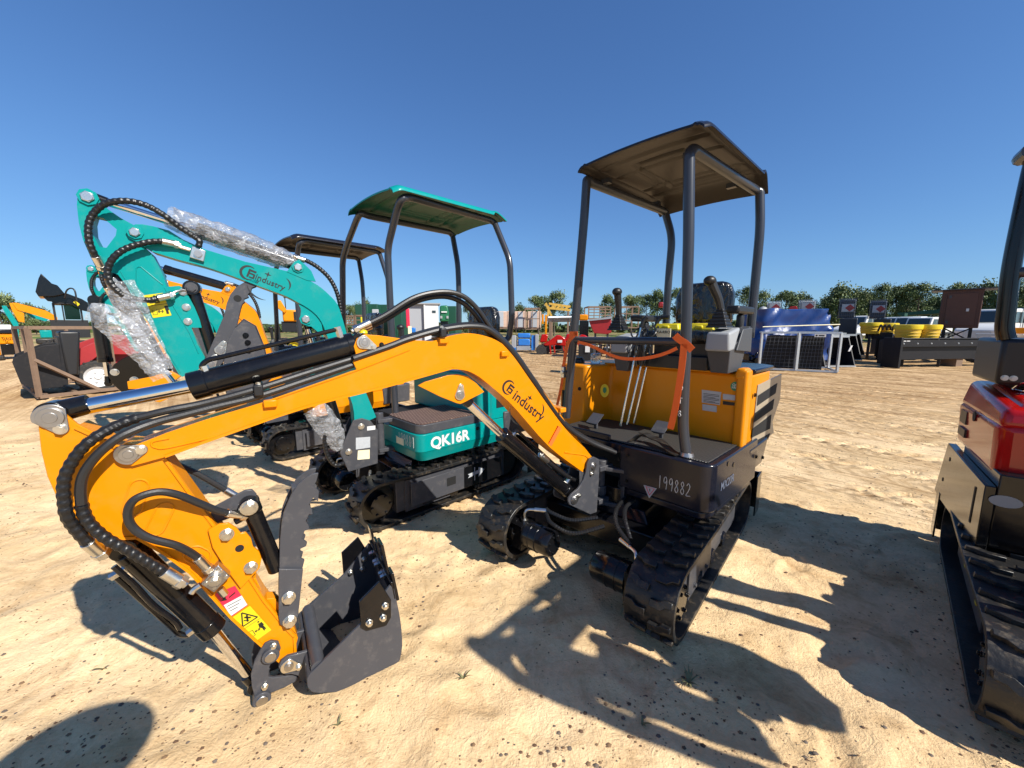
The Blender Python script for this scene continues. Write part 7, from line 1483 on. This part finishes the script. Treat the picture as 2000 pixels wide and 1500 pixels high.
box('covered_pallet', 727, 740, 604, 630, 22, .8, 'lightbox', 'grey wrapped load behind the left teal machine lever', 'load'); box('parts_board', 793, 800, 602, 640, 24, .1, 'decred', 'narrow red panel left of the portable cabin', 'panel'); box('price_tag', 797, 804, 637, 655, 12, .02, 'cream', 'cream paper tag hanging below the portable cabin', 'tag', 0)
box('yellow_attachment', 704, 716, 619, 632, 23, .5, 'decyel', 'small yellow attachment under the dark green bins', 'attachment', .05); box('blue_attachment', 803, 812, 640, 650, 16, .4, 'bluepaint', 'small blue attachment below the portable cabin', 'attachment', .03)
# rows of small black implements on the sand behind the teal machine
r5 = random.Random(5)
def clutter(u0, u1, vb, hpx, Y_, label, name='attachment', cols=('black', 'slate', 'rust')):
    r_ = empty(name, base((u0 + u1) / 2, Y_), label, 'attachment', group='black attachments lying in rows'); w = (u1 - u0)
    g = dep(u0, vb, Y_).x; g2 = dep(u1, vb, Y_).x; W = g2 - g; H = (hpx * Y_ / 751)
    zb = 0.02
    m = MB(); m.box(g, g2, Y_, Y_ + .8, zb + H * .15, zb + H * .4); m.box(g + W * .1, g + W * .18, Y_ + .1, Y_ + .5, zb, zb + H); m.box(g2 - W * .2, g2 - W * .12, Y_ + .1, Y_ + .5, zb, zb + H * .9); m.build('body', M[r5.choice(cols)], r_, bevel=.02)
    m = MB(); bar(m, Vector((g, Y_ - .05, zb + H * .85)), Vector((g2, Y_ + .2, zb + H * .7)), .07); m.tubew([(g + W * .2, Y_, zb + H * .5), (g + W * .4, Y_ - .1, zb + H * 1.05), (g + W * .65, Y_, zb + H * .95), (g + W * .8, Y_ + .1, zb + H * .5)], .03); m.cylw((g + W * .5, Y_ - .12, zb + H * .45), (g + W * .5, Y_ + .4, zb + H * .45), H * .22, seg=16); m.build('linkage', M[r5.choice(('black', 'plastic', 'steel'))], r_)
    m = MB(); m.box(g + W * .6, g + W * .68, Y_ - .06, Y_ - .05, zb + H * .5, zb + H * .75); m.build('tag', M['white'], r_)
for i, (u, Y_, lb) in enumerate(((812, 15, 'black attachment lying below the portable cabin'), (838, 15.5, 'black attachment right of the cream tag'), (866, 16, 'black attachment below the green truck'), (790, 14, 'black attachment behind the teal machine lever boots'), (700, 15, 'black attachment below the low brown rack'), (735, 14.5, 'black attachment behind the left lever boot'),
                                  (1068, 24, 'black attachment behind the red implement'), (1092, 24.5, 'black attachment above the red implement hood'), (1112, 25, 'black attachment next to the left canopy post'), (1018, 25.5, 'black attachment behind the blue implement'), (1042, 25.5, 'black attachment under the brick rack'), (1165, 21, 'black attachment under the red hopper'), (1185, 20, 'black attachment left of the left joystick console'))):
    clutter(u - 12, u + 12, 680, 26, Y_, lb)
for i, (u, Y_, lb) in enumerate(((566, 13, 'black attachment in the gap under the teal boom, left one'), (592, 13.6, 'black attachment in the gap under the teal boom, middle one'), (618, 14.2, 'black attachment in the gap under the teal boom, right one'), (640, 15, 'black attachment at the foot of the teal boom'), (556, 17, 'farther black attachment under the teal boom, left'), (604, 17.5, 'farther black attachment under the teal boom, right'),
                                  (1208, 17, 'black attachment behind the left joystick console'), (1250, 19, 'black attachment behind the travel levers'), (1150, 23, 'black attachment below the yellow machine box'), (1205, 24, 'small black attachment right of the red hopper'), (150, 19, 'black attachment behind the brown crate, right'), (128, 20, 'black attachment behind the brown crate, left'), (1478, 15, 'black attachment behind the right rear canopy post'), (1462, 18, 'black attachment left of the white tank'))):
    clutter(u - 13, u + 13, 680, 30 if i < 6 else 24, Y_, lb)
face(565); yl = empty('wheel_loader', base(565, 19), 'yellow loader seen in the gap between the thumb and the teal boom', 'loader'); m = MB(); pb(m, 552, 584, 605, 628, 19, 1.6); m.build('engine_cover', M['yellow'], yl, bevel=.06); m = MB(); pb(m, 574, 582, 609, 625, 18.97, .05); m.build('radiator_grille', M['dark'], yl)
m = MB(); shp(m, [(538, 588), (548, 586), (560, 606), (556, 612), (540, 600)], 18.9, .4); m.build('loader_arm', M['yellow'], yl, bevel=.03); m = MB(); [pb(m, u, u + 2, 578, 606, 19.2, .1) for u in (556, 580)]; pb(m, 553, 585, 576, 579, 19.1, 1.4); m.build('cab_frame', M['plastic'], yl)
for u in (556, 580): p_ = dep(u, 668, 19); wheel(yl, Frame((p_.x, 19, 0)), 0, -.1, .5, .5, .35, 'decyel')
m = MB(); pb(m, 550, 588, 628, 648, 19.1, 1.3); m.build('chassis', M['blacksteel'], yl); face(None)
# blue implement
bi = empty('blue_sweeper', base(1027, 24), 'blue implement with white end posts on the sand, beside the teal canopy post', 'implement')
face(1025); m = MB(); pb(m, 1011, 1036, 651, 660, 24, .6); pb(m, 1012, 1035, 662, 675, 23.9, .7); m.build('housing', M['bluepaint'], bi, bevel=.06); m = MB(); pb(m, 999, 1008, 655, 688, 23.6, .3); m.build('end_post', M['lb'] if 'lb' in M else M['console'], bi, bevel=.03); m = MB(); pb(m, 1045, 1052, 653, 680, 24, .3); m.build('end_post', M['console'], bi, bevel=.03); m = MB(); pb(m, 1009, 1036, 676, 684, 23.8, .5); m.build('base_plate', M['galv'], bi); m = MB(); pb(m, 999, 1008, 679, 688, 23.55, .32); pb(m, 1038, 1045, 655, 684, 24.1, .5); m.build('mount', M['bluepaint'], bi)
face(None)
# red implement
ri_ = empty('red_tiller', base(1080, 21.8), 'red implement with a black rubber drum standing on the sand', 'implement')
face(1080); m = MB(); shp(m, [(1060, 673), (1075, 664), (1088, 654), (1094, 655), (1105, 661), (1105, 677), (1090, 674), (1066, 676)], 21.8, .7); m.build('hood', M['red'], ri_, bevel=.05); m = MB(); shp(m, [(1055, 661), (1058, 653), (1070, 653), (1068, 668), (1054, 669)], 22, .7); m.build('side_hood', M['red'], ri_, bevel=.05)
m = MB(); p_ = dep(1056, 681, 21.6); m.cylw((p_.x, 21.6, .26), (p_.x + .1, 22.5, .26), .27, seg=24); m.cylw((p_.x + .35, 21.9, .22), (p_.x + .45, 22.6, .22), .2, seg=20); m.build('drum', M['tyre'], ri_); m = MB(); [bar(m, dep(u, 674, 21.8), Vector((dep(u + 2, 690, 21.8).x, 21.8, .02)), .07) for u in (1074, 1100, 1082)]; m.build('leg', M['red'], ri_); m = MB(); pb(m, 1089, 1098, 664, 669, 21.75, .02); m.build('sticker', M['white'], ri_)
face(None)
ri2 = copy_tree(ri_); ri2.location.x += 1.6; ri2.location.y += 1.2; ri2['label'] = 'second red implement half hidden by the left canopy post strap'; ri_['group'] = ri2['group'] = 'red implements'
box('notice_box', 1129, 1160, 673, 760, 12.4, .5, 'plastic', 'black box with a white notice behind the crossbar', 'box', .03); box('notice', 1143, 1152, 676, 688, 12.35, .02, 'white', 'white notice sheet on the black box behind the crossbar', 'notice', 0)
face(None)
# yellow trencher boom, pipes, beams
ytr = empty('lattice_boom', base(1088, 29), 'yellow lattice boom lying above the silver pipes', 'machine boom'); m = MB()
for a, b in (((1064, 594), (1072, 600)), ((1072, 593), (1114, 599)), ((1074, 602), (1114, 606)), ((1066, 592), (1078, 620)), ((1072, 600), (1070, 618)), ((1078, 594), (1086, 604)), ((1086, 604), (1094, 596)), ((1094, 596), (1102, 605)), ((1102, 605), (1110, 599)), ((1074, 603), (1086, 596))): bar(m, dep(*a, 29), dep(*b, 29), .16)
m.build('lattice', M['yellowdull'] if 'yellowdull' in M else M['yellow'], ytr); m = MB(); bar(m, dep(1078, 620, 29), Vector((dep(1078, 620, 29).x, 29, 0)), .15); bar(m, dep(1110, 604, 29), Vector((dep(1110, 604, 29).x, 29, 0)), .15); m.build('support', M['rust'], ytr)
for i, (v, lb) in enumerate(((620.5, 'upper silver pipe of the stack'), (623.5, 'middle silver pipe of the stack'), (626.5, 'lower silver pipe of the stack'))): m = MB(); m.cylw(dep(1070, v, 26 + .1 * i), dep(1122, v - 1, 26.3 + .1 * i), .1, seg=14); tag(m.build('metal_pipe', M['galv'], None), lb, 'pipe', 'silver pipes stacked behind the left canopy post')
m = MB(); pb(m, 1072, 1076, 628, 700, 26, .4); pb(m, 1112, 1116, 628, 700, 26.2, .4); tag(m.build('pipe_stand', M['rust'], None), 'brown stand under the silver pipes', 'stand')
box('yellow_column', 1058, 1062, 614, 633, 25, .4, 'yellow', 'yellow upright column right of the brick rack', 'column', .02); box('yellow_column', 1064, 1068, 615, 700, 25, .4, 'yellow', 'second yellow upright left of the silver pipes', 'column', .02); box('yellow_box', 1131, 1149, 614, 626, 25, .7, 'yellow', 'yellow machine box right of the left canopy post', 'machine', .08); box('equipment_stand', 1131, 1149, 626.5, 700, 25.1, .6, 'black', 'dark stand under the yellow machine box', 'stand', .02)
rhp = empty('red_hopper', base(1172, 19), 'dark red dump hopper left of the left joystick', 'hopper'); face(1172); m = MB(); shp(m, [(1150, 627), (1194, 622), (1194, 650), (1185, 653), (1160, 651), (1155, 640)], 19, 1.4); m.build('tub', M['redmat'], rhp, bevel=.03); m = MB(); shp(m, [(1150, 624), (1196, 618), (1196, 622), (1150, 627)], 18.9, 1.6); m.build('rim', M['galv'], rhp); m = MB(); pb(m, 1160, 1164, 651, 700, 19.2, .1); pb(m, 1184, 1188, 651, 700, 19.2, .1); m.build('stand', M['slate'], rhp)
face(None)
box('red_bale', 1286, 1297, 590, 600, 30, 1, 'redmat', 'red machine part behind the right armrest levers', 'attachment', .1); box('white_tank', 1480, 1500, 598, 614, 19, 1.2, 'console', 'white tank right of the right rear canopy post', 'tank', .3); box('steel_stand', 1472, 1496, 614, 700, 19.1, 1.1, 'slate', 'dark stand under the white tank', 'stand', .05)
